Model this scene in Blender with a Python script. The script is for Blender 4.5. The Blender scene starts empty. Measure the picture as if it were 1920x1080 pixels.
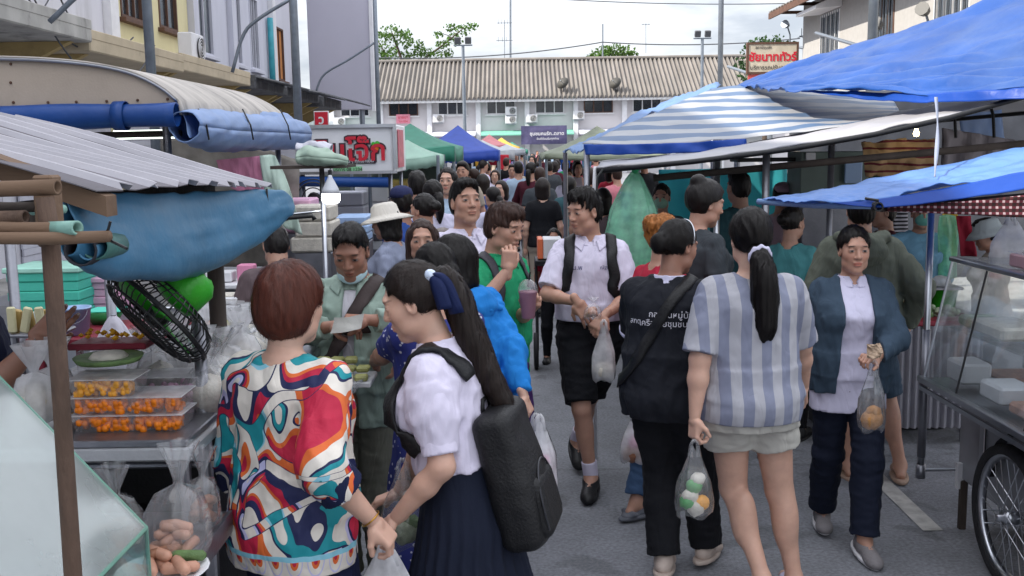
import bpy, bmesh, math, random
import numpy as np
from mathutils import Vector, Matrix
from mathutils.bvhtree import BVHTree

random.seed(7); RNG = np.random.default_rng(7)
SC = bpy.context.scene
COL = SC.collection
# ------------------------------------------------------------------ camera, sky, sun, exposure
F, CAMZ, PITCH, ROLL = 1900.0, 1.93, math.atan(265 / 1900.0), 0.0156
cp, sp, cr, sr = math.cos(PITCH), math.sin(PITCH), math.cos(ROLL), math.sin(ROLL)
_fw, _up, _X = Vector((0, cp, -sp)), Vector((0, sp, cp)), Vector((1, 0, 0))
_cr, _cu = cr * _X - sr * _up, sr * _X + cr * _up
camd = bpy.data.cameras.new('camera'); cam = bpy.data.objects.new('camera', camd); COL.objects.link(cam)
camd.sensor_width = 36; camd.lens = 36 * F / 1920; camd.clip_start = 0.05; camd.clip_end = 3000
cam.matrix_world = Matrix(((_cr.x, _cu.x, -_fw.x, 0), (_cr.y, _cu.y, -_fw.y, 0), (_cr.z, _cu.z, -_fw.z, CAMZ), (0, 0, 0, 1)))
SC.camera = cam
SUN_EL = math.radians(41); SUN_AZ = Vector((-0.95, -0.31, 0)).normalized()
TO_SUN = Vector((SUN_AZ.x * math.cos(SUN_EL), SUN_AZ.y * math.cos(SUN_EL), math.sin(SUN_EL)))
W = bpy.data.worlds.new('World'); SC.world = W; W.use_nodes = True
nt = W.node_tree; nt.nodes.clear()
wo = nt.nodes.new('ShaderNodeOutputWorld'); bg = nt.nodes.new('ShaderNodeBackground'); bg.inputs[1].default_value = 0.1
sky = nt.nodes.new('ShaderNodeTexSky'); sky.sky_type = 'NISHITA'; sky.sun_disc = False
sky.sun_elevation = SUN_EL; sky.sun_rotation = math.atan2(TO_SUN.x, TO_SUN.y)
tc = nt.nodes.new('ShaderNodeTexCoord'); mp = nt.nodes.new('ShaderNodeMapping'); mp.inputs['Scale'].default_value = (1.4, 1.4, 5)
nz = nt.nodes.new('ShaderNodeTexNoise'); nz.inputs['Scale'].default_value = 2.2; nz.inputs['Detail'].default_value = 6
nz.inputs['Roughness'].default_value = .62
rp = nt.nodes.new('ShaderNodeValToRGB')
rp.color_ramp.elements[0].position = .38; rp.color_ramp.elements[0].color = (7.6, 8.1, 9.2, 1)
rp.color_ramp.elements[1].position = .56; rp.color_ramp.elements[1].color = (13.4, 13.6, 14.2, 1)
mx = nt.nodes.new('ShaderNodeMixRGB'); mx.inputs[0].default_value = .86
nt.links.new(tc.outputs['Generated'], mp.inputs[0]); nt.links.new(mp.outputs[0], nz.inputs[0]); nt.links.new(nz.outputs[0], rp.inputs[0])
# overcast luminance (CIE): three times brighter overhead than at the horizon
sz = nt.nodes.new('ShaderNodeSeparateXYZ'); nt.links.new(tc.outputs['Generated'], sz.inputs[0])
ov = nt.nodes.new('ShaderNodeMapRange'); ov.inputs[1].default_value = 0; ov.inputs[2].default_value = 1; ov.inputs[3].default_value = 1 / 3; ov.inputs[4].default_value = 1
nt.links.new(sz.outputs[2], ov.inputs[0])
cm = nt.nodes.new('ShaderNodeVectorMath'); cm.operation = 'SCALE'; nt.links.new(rp.outputs[0], cm.inputs[0]); nt.links.new(ov.outputs[0], cm.inputs['Scale'])
nt.links.new(sky.outputs[0], mx.inputs[1]); nt.links.new(cm.outputs[0], mx.inputs[2])
nt.links.new(mx.outputs[0], bg.inputs[0]); nt.links.new(bg.outputs[0], wo.inputs[0])
sl = bpy.data.lights.new('sun', 'SUN'); sl.energy = 3.6; sl.angle = math.radians(.6); sl.color = (1, .93, .82)
so = bpy.data.objects.new('sun', sl); COL.objects.link(so)
so.rotation_euler = TO_SUN.to_track_quat('Z', 'Y').to_euler(); so.location = (-30, -10, 40)
SC.view_settings.view_transform = 'Standard'; SC.view_settings.look = 'None'
SC.view_settings.gamma = 1; SC.view_settings.exposure = 1.12; SC.view_settings.use_curve_mapping = False
SC.cycles.transparent_max_bounces = 24; SC.cycles.max_bounces = 8; SC.cycles.use_denoising = True
SC.cycles.caustics_reflective = False; SC.cycles.caustics_refractive = False

def P(px, py, Y):
 """world point at depth Y seen at photo pixel px,py"""
 u, v = float(px - 960) / F, float(540 - py) / F
 d = _fw + u * _cr + v * _cu
 t = Y / d.y
 return Vector((d.x * t, Y, CAMZ + d.z * t))
def G(px, py):
 u, v = float(px - 960) / F, float(540 - py) / F
 d = _fw + u * _cr + v * _cu
 t = -CAMZ / d.z
 return Vector((d.x * t, d.y * t, 0))

# ------------------------------------------------------------------ materials
def lin(c):
 if isinstance(c, str):
  c = [int(c[i:i + 2], 16) / 255 for i in (0, 2, 4)]
  return tuple(x / 12.92 if x <= .04045 else ((x + .055) / 1.055) ** 2.4 for x in c)
 return tuple(c[:3])
MATS = {}
def newmat(name):
 m = bpy.data.materials.new(name); m.use_nodes = True; t = m.node_tree; t.nodes.clear()
 return m, t, t.nodes.new, t.links.new
def mat(name, col=None, rough=.65, var=.12, scale=6, bump=.15, bscale=80, metal=0, transl=0, spec=.4, dirt=0, dirtcol=(.08, .07, .06), dscale=1.6, aniso=(1, 1, 1), bdist=.01, coat=0, sheen=0):
 if name in MATS: return MATS[name]
 c = lin(col); m, t, N, L = newmat(name)
 out = N('ShaderNodeOutputMaterial'); b = N('ShaderNodeBsdfPrincipled')
 tc = N('ShaderNodeTexCoord'); mp = N('ShaderNodeMapping'); mp.inputs['Scale'].default_value = aniso
 L(tc.outputs['Object'], mp.inputs[0])
 n1 = N('ShaderNodeTexNoise'); n1.inputs['Scale'].default_value = scale; n1.inputs['Detail'].default_value = 5
 L(mp.outputs[0], n1.inputs[0])
 r = N('ShaderNodeMixRGB'); r.inputs[1].default_value = (*[x * (1 - var) for x in c], 1); r.inputs[2].default_value = (*[min(1, x * (1 + var)) for x in c], 1)
 mr = N('ShaderNodeMapRange'); mr.inputs[1].default_value = .3; mr.inputs[2].default_value = .7
 L(n1.outputs[0], mr.inputs[0]); L(mr.outputs[0], r.inputs[0])
 cs = r.outputs[0]
 if dirt:
  n2 = N('ShaderNodeTexNoise'); n2.inputs['Scale'].default_value = dscale; n2.inputs['Detail'].default_value = 7; n2.inputs['Roughness'].default_value = .7
  L(mp.outputs[0], n2.inputs[0])
  m2 = N('ShaderNodeMapRange'); m2.inputs[1].default_value = .5; m2.inputs[2].default_value = .72; m2.inputs[4].default_value = dirt
  L(n2.outputs[0], m2.inputs[0])
  d = N('ShaderNodeMixRGB'); d.inputs[2].default_value = (*dirtcol, 1); L(m2.outputs[0], d.inputs[0]); L(cs, d.inputs[1]); cs = d.outputs[0]
 L(cs, b.inputs['Base Color'])
 b.inputs['Roughness'].default_value = rough; b.inputs['Metallic'].default_value = metal
 b.inputs['Specular IOR Level'].default_value = spec
 if coat: b.inputs['Coat Weight'].default_value = coat
 if sheen: b.inputs['Sheen Weight'].default_value = sheen
 if bump:
  n3 = N('ShaderNodeTexNoise'); n3.inputs['Scale'].default_value = bscale; n3.inputs['Detail'].default_value = 4
  L(mp.outputs[0], n3.inputs[0])
  bp = N('ShaderNodeBump'); bp.inputs['Strength'].default_value = bump; bp.inputs['Distance'].default_value = bdist
  L(n3.outputs[0], bp.inputs['Height']); L(bp.outputs[0], b.inputs['Normal'])
 s = b.outputs[0]
 if transl:
  tr = N('ShaderNodeBsdfTranslucent'); L(cs, tr.inputs[0])
  ms = N('ShaderNodeMixShader'); ms.inputs[0].default_value = transl; L(s, ms.inputs[1]); L(tr.outputs[0], ms.inputs[2]); s = ms.outputs[0]
 L(s, out.inputs[0]); MATS[name] = m; return m
def glassmat(name, tint=(.9, .96, .95), crinkle=0, rough=.05, gl=1.45, milky=0, mcol=(.8, .82, .85)):
 """thin sheet: see-through, with reflections (fresnel) and a little milkiness"""
 if name in MATS: return MATS[name]
 m, t, N, L = newmat(name)
 out = N('ShaderNodeOutputMaterial'); tr = N('ShaderNodeBsdfTransparent'); tr.inputs[0].default_value = (*tint, 1)
 g = N('ShaderNodeBsdfGlossy'); g.inputs['Roughness'].default_value = rough
 fr = N('ShaderNodeFresnel'); ge = N('ShaderNodeNewGeometry'); io = N('ShaderNodeMapRange'); io.inputs[3].default_value = gl; io.inputs[4].default_value = 1 / gl
 L(ge.outputs['Backfacing'], io.inputs[0]); L(io.outputs[0], fr.inputs[0])   # same reflectance from both sides of a thin sheet
 nz = N('ShaderNodeTexNoise'); nz.inputs['Scale'].default_value = 14 if crinkle else 5; nz.inputs['Detail'].default_value = 4
 tc = N('ShaderNodeTexCoord'); L(tc.outputs['Object'], nz.inputs[0])
 bp = N('ShaderNodeBump'); bp.inputs['Strength'].default_value = .5 if crinkle else .05; L(nz.outputs[0], bp.inputs['Height'])
 L(bp.outputs[0], g.inputs['Normal']); L(bp.outputs[0], fr.inputs['Normal'])
 df = N('ShaderNodeBsdfDiffuse'); df.inputs[0].default_value = (*mcol, 1)
 tl = N('ShaderNodeBsdfTranslucent'); tl.inputs[0].default_value = (*mcol, 1)
 a0 = N('ShaderNodeMixShader'); a0.inputs[0].default_value = .5; L(df.outputs[0], a0.inputs[1]); L(tl.outputs[0], a0.inputs[2])
 a1 = N('ShaderNodeMixShader'); L(tr.outputs[0], a1.inputs[1]); L(a0.outputs[0], a1.inputs[2])
 mr = N('ShaderNodeMapRange'); mr.inputs[1].default_value = .3; mr.inputs[2].default_value = .75; mr.inputs[3].default_value = milky * (.6 if crinkle else .9); mr.inputs[4].default_value = min(1, milky * (1.4 if crinkle else 1.1))
 L(nz.outputs[0], mr.inputs[0]); L(mr.outputs[0], a1.inputs[0])
 a2 = N('ShaderNodeMixShader'); L(fr.outputs[0], a2.inputs[0]); L(a1.outputs[0], a2.inputs[1]); L(g.outputs[0], a2.inputs[2])
 L(a2.outputs[0], out.inputs[0]); MATS[name] = m; return m
def emitmat(name, col, st):
 if name in MATS: return MATS[name]
 m, t, N, L = newmat(name); out = N('ShaderNodeOutputMaterial'); e = N('ShaderNodeEmission'); e.inputs[0].default_value = (*lin(col), 1); e.inputs[1].default_value = st
 L(e.outputs[0], out.inputs[0]); MATS[name] = m; return m
def stripemat(name, c1, c2, axis='X', width=.06, duty=.5, rough=.7, transl=0, c3=None, wobble=0, c4=None, uv=False, fold=0):
 """two-colour stripes along an object axis; c3/c4 add a check in another axis"""
 if name in MATS: return MATS[name]
 m, t, N, L = newmat(name); out = N('ShaderNodeOutputMaterial'); b = N('ShaderNodeBsdfPrincipled'); b.inputs['Roughness'].default_value = rough
 tc = N('ShaderNodeTexCoord'); src = tc.outputs['Object']
 if uv: at = N('ShaderNodeVertexColor'); at.layer_name = 'Grid'; src = at.outputs[0]
 if wobble:
  n = N('ShaderNodeTexNoise'); n.inputs['Scale'].default_value = 3; L(src, n.inputs[0])
  a = N('ShaderNodeVectorMath'); a.operation = 'SCALE'; a.inputs['Scale'].default_value = wobble; L(n.outputs['Color'], a.inputs[0])
  ad = N('ShaderNodeVectorMath'); ad.operation = 'ADD'; L(src, ad.inputs[0]); L(a.outputs[0], ad.inputs[1]); src = ad.outputs[0]
 sx = N('ShaderNodeSeparateXYZ'); L(src, sx.inputs[0])
 def band(ax, w, du):
  d = N('ShaderNodeMath'); d.operation = 'DIVIDE'; d.inputs[1].default_value = w; L(sx.outputs[ax], d.inputs[0])
  f = N('ShaderNodeMath'); f.operation = 'FRACT'; L(d.outputs[0], f.inputs[0])
  l = N('ShaderNodeMath'); l.operation = 'LESS_THAN'; l.inputs[1].default_value = du; L(f.outputs[0], l.inputs[0]); return l.outputs[0]
 r = N('ShaderNodeMixRGB'); r.inputs[1].default_value = (*lin(c1), 1); r.inputs[2].default_value = (*lin(c2), 1); L(band(axis, width, duty), r.inputs[0]); cs = r.outputs[0]
 if c3:
  r2 = N('ShaderNodeMixRGB'); r2.blend_type = 'MULTIPLY'; L(cs, r2.inputs[1]); r2.inputs[2].default_value = (*lin(c3), 1); L(band(c4 or 'Z', width, duty), r2.inputs[0]); cs = r2.outputs[0]
 n = N('ShaderNodeTexNoise'); n.inputs['Scale'].default_value = 7; n.inputs['Detail'].default_value = 5; L(tc.outputs['Object'], n.inputs[0])
 mm = N('ShaderNodeMixRGB'); mm.blend_type = 'MULTIPLY'; mm.inputs[0].default_value = .35; L(cs, mm.inputs[1]); L(n.outputs[0], mm.inputs[2])
 L(mm.outputs[0], b.inputs[0]); s = b.outputs[0]
 n3 = N('ShaderNodeTexNoise'); n3.inputs['Scale'].default_value = 60; L(tc.outputs['Object'], n3.inputs[0])
 bp = N('ShaderNodeBump'); bp.inputs['Strength'].default_value = .15; bp.inputs['Distance'].default_value = .01; L(n3.outputs[0], bp.inputs['Height']); L(bp.outputs[0], b.inputs['Normal'])
 if fold: foldbump(N, L, tc, b, fold)
 if transl:
  tr = N('ShaderNodeBsdfTranslucent'); L(cs, tr.inputs[0]); ms = N('ShaderNodeMixShader'); ms.inputs[0].default_value = transl
  L(s, ms.inputs[1]); L(tr.outputs[0], ms.inputs[2]); s = ms.outputs[0]
 L(s, out.inputs[0]); MATS[name] = m; return m

# ------------------------------------------------------------------ mesh building
ORG = {}
def _ortho(d):
 d = d.normalized(); a = Vector((0, 0, 1)) if abs(d.z) < .9 else Vector((1, 0, 0))
 u = d.cross(a).normalized(); return u, d.cross(u).normalized()
class MB:
 def __init__(s): s.v = []; s.f = []
 def add(s, vs, fs):
  o = len(s.v); s.v += [tuple(x) for x in vs]; s.f += [[i + o for i in f] for f in fs]; return s
 def box(s, c, size, rz=0, M=None, ch=0):
  hx, hy, hz = size[0] / 2, size[1] / 2, size[2] / 2; c = Vector(c)
  R = M if M else Matrix.Rotation(rz, 3, 'Z')
  if ch <= 0:
   vs = [R @ Vector((x * hx, y * hy, z * hz)) + c for x in (-1, 1) for y in (-1, 1) for z in (-1, 1)]
   return s.add(vs, [[0, 1, 3, 2], [4, 6, 7, 5], [0, 4, 5, 1], [2, 3, 7, 6], [0, 2, 6, 4], [1, 5, 7, 3]])
  ch = min(ch, hx * .9, hy * .9, hz * .9); vs = []; idx = {}
  for x in (-1, 1):
   for y in (-1, 1):
    for z in (-1, 1):
     for a in range(3):
      q = [x * (hx - ch), y * (hy - ch), z * (hz - ch)]; q[a] = (x * hx, y * hy, z * hz)[a]
      idx[x, y, z, a] = len(vs); vs.append(R @ Vector(q) + c)
  fs = []
  I = lambda x, y, z, a: idx[x, y, z, a]
  for g in (-1, 1):
   fs += [[I(g, -1, -1, 0), I(g, 1, -1, 0), I(g, 1, 1, 0), I(g, -1, 1, 0)][::g], [I(-1, g, -1, 1), I(-1, g, 1, 1), I(1, g, 1, 1), I(1, g, -1, 1)][::g],
       [I(-1, -1, g, 2), I(1, -1, g, 2), I(1, 1, g, 2), I(-1, 1, g, 2)][::g]]
  for y in (-1, 1):
   for z in (-1, 1): fs.append([I(-1, y, z, 1), I(1, y, z, 1), I(1, y, z, 2), I(-1, y, z, 2)][::(1 if y * z < 0 else -1) * -1])
  for x in (-1, 1):
   for z in (-1, 1): fs.append([I(x, -1, z, 0), I(x, 1, z, 0), I(x, 1, z, 2), I(x, -1, z, 2)][::(1 if x * z < 0 else -1)])
  for x in (-1, 1):
   for y in (-1, 1): fs.append([I(x, y, -1, 0), I(x, y, 1, 0), I(x, y, 1, 1), I(x, y, -1, 1)][::(1 if x * y < 0 else -1) * -1])
  for x in (-1, 1):
   for y in (-1, 1):
    for z in (-1, 1): fs.append([I(x, y, z, 0), I(x, y, z, 1), I(x, y, z, 2)][::(1 if x * y * z > 0 else -1)])
  return s.add(vs, fs)
 def tube(s, pts, r, n=8, cap=True, closed=False):
  pts = [Vector(p) for p in pts]; m = len(pts); rs = r if isinstance(r, (list, tuple)) else [r] * m
  ring = []; u = None
  for i, p in enumerate(pts):
   d = (pts[min(i + 1, m - 1)] - pts[max(i - 1, 0)]) if not closed else (pts[(i + 1) % m] - pts[i - 1])
   d.normalize()
   if u is None: u, w = _ortho(d)
   else:
    u = (u - d * u.dot(d))
    if u.length < 1e-4: u = _ortho(d)[0]
    u.normalize()
   w = d.cross(u)
   ring.append([p + (u * math.cos(a) + w * math.sin(a)) * rs[i] for a in [2 * math.pi * k / n for k in range(n)]])
  vs = [q for g in ring for q in g]; fs = []
  for i in range(m if closed else m - 1):
   j = (i + 1) % m
   fs += [[i * n + k, i * n + (k + 1) % n, j * n + (k + 1) % n, j * n + k] for k in range(n)]
  if cap and not closed: fs += [list(range(n))[::-1], [(m - 1) * n + k for k in range(n)]]
  return s.add(vs, fs)
 def cyl(s, a, b, r0, r1=None, n=12): return s.tube([a, b], [r0, r0 if r1 is None else r1], n)
 def pipe(s, a, b, r, t, n=14):
  """open-ended hollow pipe"""
  a, b = Vector(a), Vector(b); u, w = _ortho(b - a); vs = []
  for p, q in ((a, r), (b, r), (b, r - t), (a, r - t)):
   vs += [p + (u * math.cos(2 * math.pi * k / n) + w * math.sin(2 * math.pi * k / n)) * q for k in range(n)]
  fs = [[i * n + k, i * n + (k + 1) % n, (i + 1) % 4 * n + (k + 1) % n, (i + 1) % 4 * n + k] for i in range(4) for k in range(n)]
  return s.add(vs, fs)
 def lathe(s, prof, c, n=16, M=None):
  c = Vector(c); M = M or Matrix.Identity(3); vs = []; m = len(prof)
  for (r, z) in prof: vs += [M @ Vector((r * math.cos(2 * math.pi * k / n), r * math.sin(2 * math.pi * k / n), z)) + c for k in range(n)]
  fs = [[i * n + k, i * n + (k + 1) % n, (i + 1) * n + (k + 1) % n, (i + 1) * n + k] for i in range(m - 1) for k in range(n)]
  if prof[0] == prof[-1]: return s.add(vs, fs)
  if prof[0][0] > 1e-5: fs.append(list(range(n))[::-1])
  if prof[-1][0] > 1e-5: fs.append([(m - 1) * n + k for k in range(n)])
  return s.add(vs, fs)
 def grid(s, A):
  """A: array (n,m,3)"""
  A = np.asarray(A); n, m = A.shape[:2]
  return s.add(A.reshape(-1, 3).tolist(), [[i * m + j, i * m + j + 1, (i + 1) * m + j + 1, (i + 1) * m + j] for i in range(n - 1) for j in range(m - 1)])
 def quad(s, a, b, c, d): return s.add([a, b, c, d], [[0, 1, 2, 3]])
 def poly_prism(s, pts, d):
  """polygon pts extruded by vector d"""
  n = len(pts); d = Vector(d); vs = [Vector(p) for p in pts] + [Vector(p) + d for p in pts]
  return s.add(vs, [list(range(n))[::-1], list(range(n, 2 * n))] + [[i, (i + 1) % n, n + (i + 1) % n, n + i] for i in range(n)])
 def build(s, name, material, parent=None, smooth=False, solid=0, bev=0, local=False, uv=None):
  me = bpy.data.meshes.new(name); org = Vector((0, 0, 0))
  if parent is not None and not local: org = ORG.get(parent.name, Vector((0, 0, 0)))
  V = np.array(s.v, dtype=np.float64).reshape(-1, 3) - np.array(org)
  me.from_pydata(V.tolist(), [], s.f); me.update()
  o = bpy.data.objects.new(name, me); COL.objects.link(o); ORG[o.name] = org
  if uv is not None:
   a = me.color_attributes.new('Grid', 'FLOAT_COLOR', 'POINT'); n, m = uv; u, v = np.meshgrid(np.linspace(0, 1, n), np.linspace(0, 1, m), indexing='ij')
   a.data.foreach_set('color', np.stack([u, v, u * 0, u * 0 + 1], -1).astype(np.float32).ravel())
  if material: me.materials.append(material)
  if parent is not None: o.parent = parent
  if smooth: me.polygons.foreach_set('use_smooth', [True] * len(me.polygons))
  if bev:
   b = o.modifiers.new('bevel', 'BEVEL'); b.width = bev; b.segments = 2; b.limit_method = 'ANGLE'
  if solid:
   b = o.modifiers.new('solid', 'SOLIDIFY'); b.thickness = solid; b.offset = 0
  return o
def tag(o, label, cat, group=None, kind=None):
 o['label'] = label
 if cat: o['category'] = cat
 if group: o['group'] = group
 if kind: o['kind'] = kind
 return o
def thing(name, label, cat, loc=(0, 0, 0), group=None):
 o = bpy.data.objects.new(name, None); o.empty_display_size = .1; COL.objects.link(o); o.location = loc; ORG[o.name] = Vector(loc)
 return tag(o, label, cat, group)
def structure(o): o['kind'] = 'structure'; return o
def copy_tree(o, loc=None, rz=None, parent=None, scale=None):
 c = o.copy(); COL.objects.link(c)
 if parent is not None: c.parent = parent
 if loc is not None: c.location = loc
 if rz is not None: c.rotation_euler = (0, 0, rz)
 if scale is not None: c.scale = (scale,) * 3
 for ch in list(o.children): copy_tree(ch, parent=c)
 return c
def setmat(o, m):
 """object-level material so copies share mesh data"""
 if not o.material_slots: return
 o.material_slots[0].link = 'OBJECT'; o.material_slots[0].material = m
def catmull(C, n):
 """resample control points (k,...) to n by Catmull-Rom"""
 C = np.asarray(C, float); k = len(C)
 if k == 2: t = np.linspace(0, 1, n)[:, None]; t = t.reshape((n,) + (1,) * (C.ndim - 1)); return C[0] * (1 - t) + C[1] * t
 E = np.concatenate([[2 * C[0] - C[1]], C, [2 * C[-1] - C[-2]]]); t = np.linspace(0, k - 1, n); i = np.minimum(t.astype(int), k - 2); f = (t - i).reshape((n,) + (1,) * (C.ndim - 1))
 a, b, c, d = E[i], E[i + 1], E[i + 2], E[i + 3]
 return .5 * (2 * b + (c - a) * f + (2 * a - 5 * b + 4 * c - d) * f ** 2 + (3 * b - a - 3 * c + d) * f ** 3)
def vnoise(p, seed=0, n=14):
 """cheap smooth noise: sum of random plane waves, p (...,3)"""
 r = np.random.default_rng(seed); o = 0
 for i in range(n):
  k = r.normal(size=3); k /= np.linalg.norm(k); k *= r.uniform(.6, 2.2)
  o = o + np.sin(p @ k * 2 * math.pi + r.uniform(0, 6.28)) / n ** .5
 return o
def sheet(ctrl, n=40, m=40, wr=.012, wf=3.0, seed=0, stretch=(1, 1, 1), sag=0, crease=0, cf=(5, 1.3)):
 """smooth sheet through control rows of Vectors, with wrinkles"""
 C = np.array([[list(p) for p in r] for r in ctrl]); A = catmull(C, n); A = np.swapaxes(catmull(np.swapaxes(A, 0, 1), m), 0, 1)
 du = np.gradient(A, axis=0); dv = np.gradient(A, axis=1); nr = np.cross(du, dv); nr /= np.linalg.norm(nr, axis=2, keepdims=True) + 1e-9
 w = vnoise(A * wf * np.array(stretch), seed) * wr + vnoise(A * wf * 2.3 * np.array(stretch), seed + 1) * wr * .4
 if crease:
  uu, vv = np.meshgrid(np.linspace(0, 1, n), np.linspace(0, 1, m), indexing='ij'); q = np.stack([uu * cf[0] + vv * 1.1, vv * cf[1] - uu * .5, uu * 0 + .3], -1)
  w = w + crease * (np.abs(vnoise(q, seed + 20, 8)) - .6) + crease * .45 * (np.abs(vnoise(q * 2.1 + 4, seed + 21, 8)) - .6)
 A = A + nr * w[..., None]
 if sag:
  u = np.linspace(0, 1, n)[:, None]; v = np.linspace(0, 1, m)[None]; A[..., 2] -= sag * 16 * u * (1 - u) * v * (1 - v)
 return A
def text_mesh(body, size, material, name, parent, M, extrude=.002, bold=0, target=None):
 """lettering as real geometry; M maps text plane (x right, y up, z out) to world"""
 cu = bpy.data.curves.new(name, 'FONT'); cu.body = body; cu.size = size; cu.align_x = 'CENTER'; cu.align_y = 'CENTER'; cu.extrude = extrude; cu.offset = bold; cu.resolution_u = 3
 to = bpy.data.objects.new(name, cu); COL.objects.link(to)
 me = bpy.data.meshes.new_from_object(to.evaluated_get(bpy.context.evaluated_depsgraph_get()))
 bpy.data.objects.remove(to); b = MB()
 me.name = name
 org = ORG.get(parent.name, Vector((0, 0, 0))) if parent else Vector((0, 0, 0))
 for v in me.vertices: v.co = M @ v.co - org
 me.materials.clear(); me.materials.append(material)
 o = bpy.data.objects.new(name, me); COL.objects.link(o); ORG[o.name] = org; o.parent = parent
 return o
def plane_M(o, xdir, ydir):
 x = Vector(xdir).normalized(); y = Vector(ydir).normalized(); z = x.cross(y); o = Vector(o)
 return Matrix(((x.x, y.x, z.x, o.x), (x.y, y.y, z.y, o.y), (x.z, y.z, z.z, o.z), (0, 0, 0, 1)))
# ------------------------------------------------------------------ shared materials
M_ASPHALT = mat('asphalt', '7d7f85', rough=.74, var=.16, scale=2.2, bump=.6, bscale=150, dirt=.6, dirtcol=(.09, .09, .095), dscale=.9, bdist=.008)
def crack(m):
 t = m.node_tree; N, L = t.nodes.new, t.links.new; b = [n for n in t.nodes if n.type == 'BSDF_PRINCIPLED'][0]; src = b.inputs[0].links[0].from_socket; tc = N('ShaderNodeTexCoord')
 nz = N('ShaderNodeTexNoise'); nz.inputs['Scale'].default_value = 3; nz.inputs['Detail'].default_value = 5; L(tc.outputs['Object'], nz.inputs[0]); ad = N('ShaderNodeMixRGB'); ad.inputs[0].default_value = .12; L(tc.outputs['Object'], ad.inputs[1]); L(nz.outputs['Color'], ad.inputs[2])
 v = N('ShaderNodeTexVoronoi'); v.feature = 'DISTANCE_TO_EDGE'; v.inputs['Scale'].default_value = .33; L(ad.outputs[0], v.inputs['Vector']); r = N('ShaderNodeMapRange'); r.inputs[1].default_value = .002; r.inputs[2].default_value = .008; r.inputs[3].default_value = .8; r.inputs[4].default_value = 1; L(v.outputs['Distance'], r.inputs[0])
 g = N('ShaderNodeTexNoise'); g.inputs['Scale'].default_value = 55; g.inputs['Detail'].default_value = 3; L(tc.outputs['Object'], g.inputs[0]); r2 = N('ShaderNodeMapRange'); r2.inputs[1].default_value = .35; r2.inputs[2].default_value = .65; r2.inputs[3].default_value = .78; r2.inputs[4].default_value = 1.15; L(g.outputs[0], r2.inputs[0])
 # tyre-polished bands and old spills
 s2 = N('ShaderNodeTexNoise'); s2.inputs['Scale'].default_value = 2.6; s2.inputs['Detail'].default_value = 2; s2.inputs['Distortion'].default_value = .6; L(tc.outputs['Object'], s2.inputs[0]); r3 = N('ShaderNodeMapRange'); r3.inputs[1].default_value = .60; r3.inputs[2].default_value = .66; r3.inputs[3].default_value = 1; r3.inputs[4].default_value = .72; L(s2.outputs[0], r3.inputs[0])
 for q in (r, r2, r3): x = N('ShaderNodeMixRGB'); x.blend_type = 'MULTIPLY'; x.inputs[0].default_value = 1; L(src, x.inputs[1]); L(q.outputs[0], x.inputs[2]); src = x.outputs[0]
 L(src, b.inputs[0])
crack(M_ASPHALT)
M_PAINT = mat('road_paint', 'a8a6a2', rough=.8, var=.2, scale=14, dirt=.6, dirtcol=(.2, .2, .2), dscale=9)
M_WALLW = mat('wall_white', 'cdcdd6', rough=.85, var=.08, scale=1.5, bump=.1, dirt=.5, dirtcol=(.28, .28, .29), dscale=1.1, aniso=(1, 1, .18))
M_WALLG = mat('wall_grey', 'c2c3cf', rough=.85, var=.07, scale=1.5, dirt=.4, dirtcol=(.3, .3, .32), dscale=.7, aniso=(1, 1, .3))
M_WALLY = mat('wall_yellow', 'd6cda4', rough=.85, var=.06, scale=1.5, dirt=.3, dirtcol=(.35, .32, .22), dscale=.7, aniso=(1, 1, .3))
M_CONC = mat('stained_concrete', 'a8a6a2', rough=.9, var=.2, scale=3, dirt=.95, dirtcol=(.06, .06, .06), dscale=1.8, aniso=(1, 1, .5))
M_TANCONC = mat('tan_concrete', 'b9ab93', rough=.9, var=.12, scale=3, dirt=.5, dirtcol=(.12, .1, .08), dscale=1.5)
M_OCHRE = mat('ochre_render', 'b09a6a', rough=.9, var=.15, scale=2, dirt=.4, dirtcol=(.1, .08, .05))
M_DARKROOF = mat('weathered_roof', '55565a', rough=.9, var=.3, scale=4, dirt=.5, dirtcol=(.25, .25, .25), dscale=2)
M_WIN = glassmat('window_glass', (.55, .6, .66), rough=.08, gl=1.6, milky=.18, mcol=(.3, .33, .38))
M_DARKIN = mat('dark_interior', '2b2c33', rough=.9)
M_WFRAME = mat('window_frame_white', 'd6d6d8', rough=.6)
M_BROWN = mat('brown_timber', '5a4034', rough=.7, var=.25)
M_STEELP = mat('galvanised_pole', '7f8791', rough=.45, metal=.6, var=.12, scale=10)
M_STEEL = mat('stainless', 'b9bcc2', rough=.28, metal=1, var=.1, scale=5, bump=.05)
M_BLACK = mat('black_plastic', '17181b', rough=.45, var=.2)
M_RUBBER = mat('tyre_rubber', '1d1d20', rough=.8, var=.2, bump=.3)
M_WHITEP = mat('white_paint', 'dcdce0', rough=.45, var=.05, dirt=.2, dirtcol=(.4, .4, .4))
M_RED = mat('red_print', 'c02035', rough=.5, var=.08)
M_TEALP = mat('teal_pipe', '3f9aa8', rough=.5)
M_ORANGEC = mat('orange_curtain', 'b77a45', rough=.8, var=.25, scale=20, aniso=(1, 4, .2))
M_CORR = mat('fibre_cement_roof', '76716d', rough=.9, var=.2, scale=1.2, dirt=.6, dirtcol=(.16, .155, .15), dscale=.9, aniso=(1, .3, .3))

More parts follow.
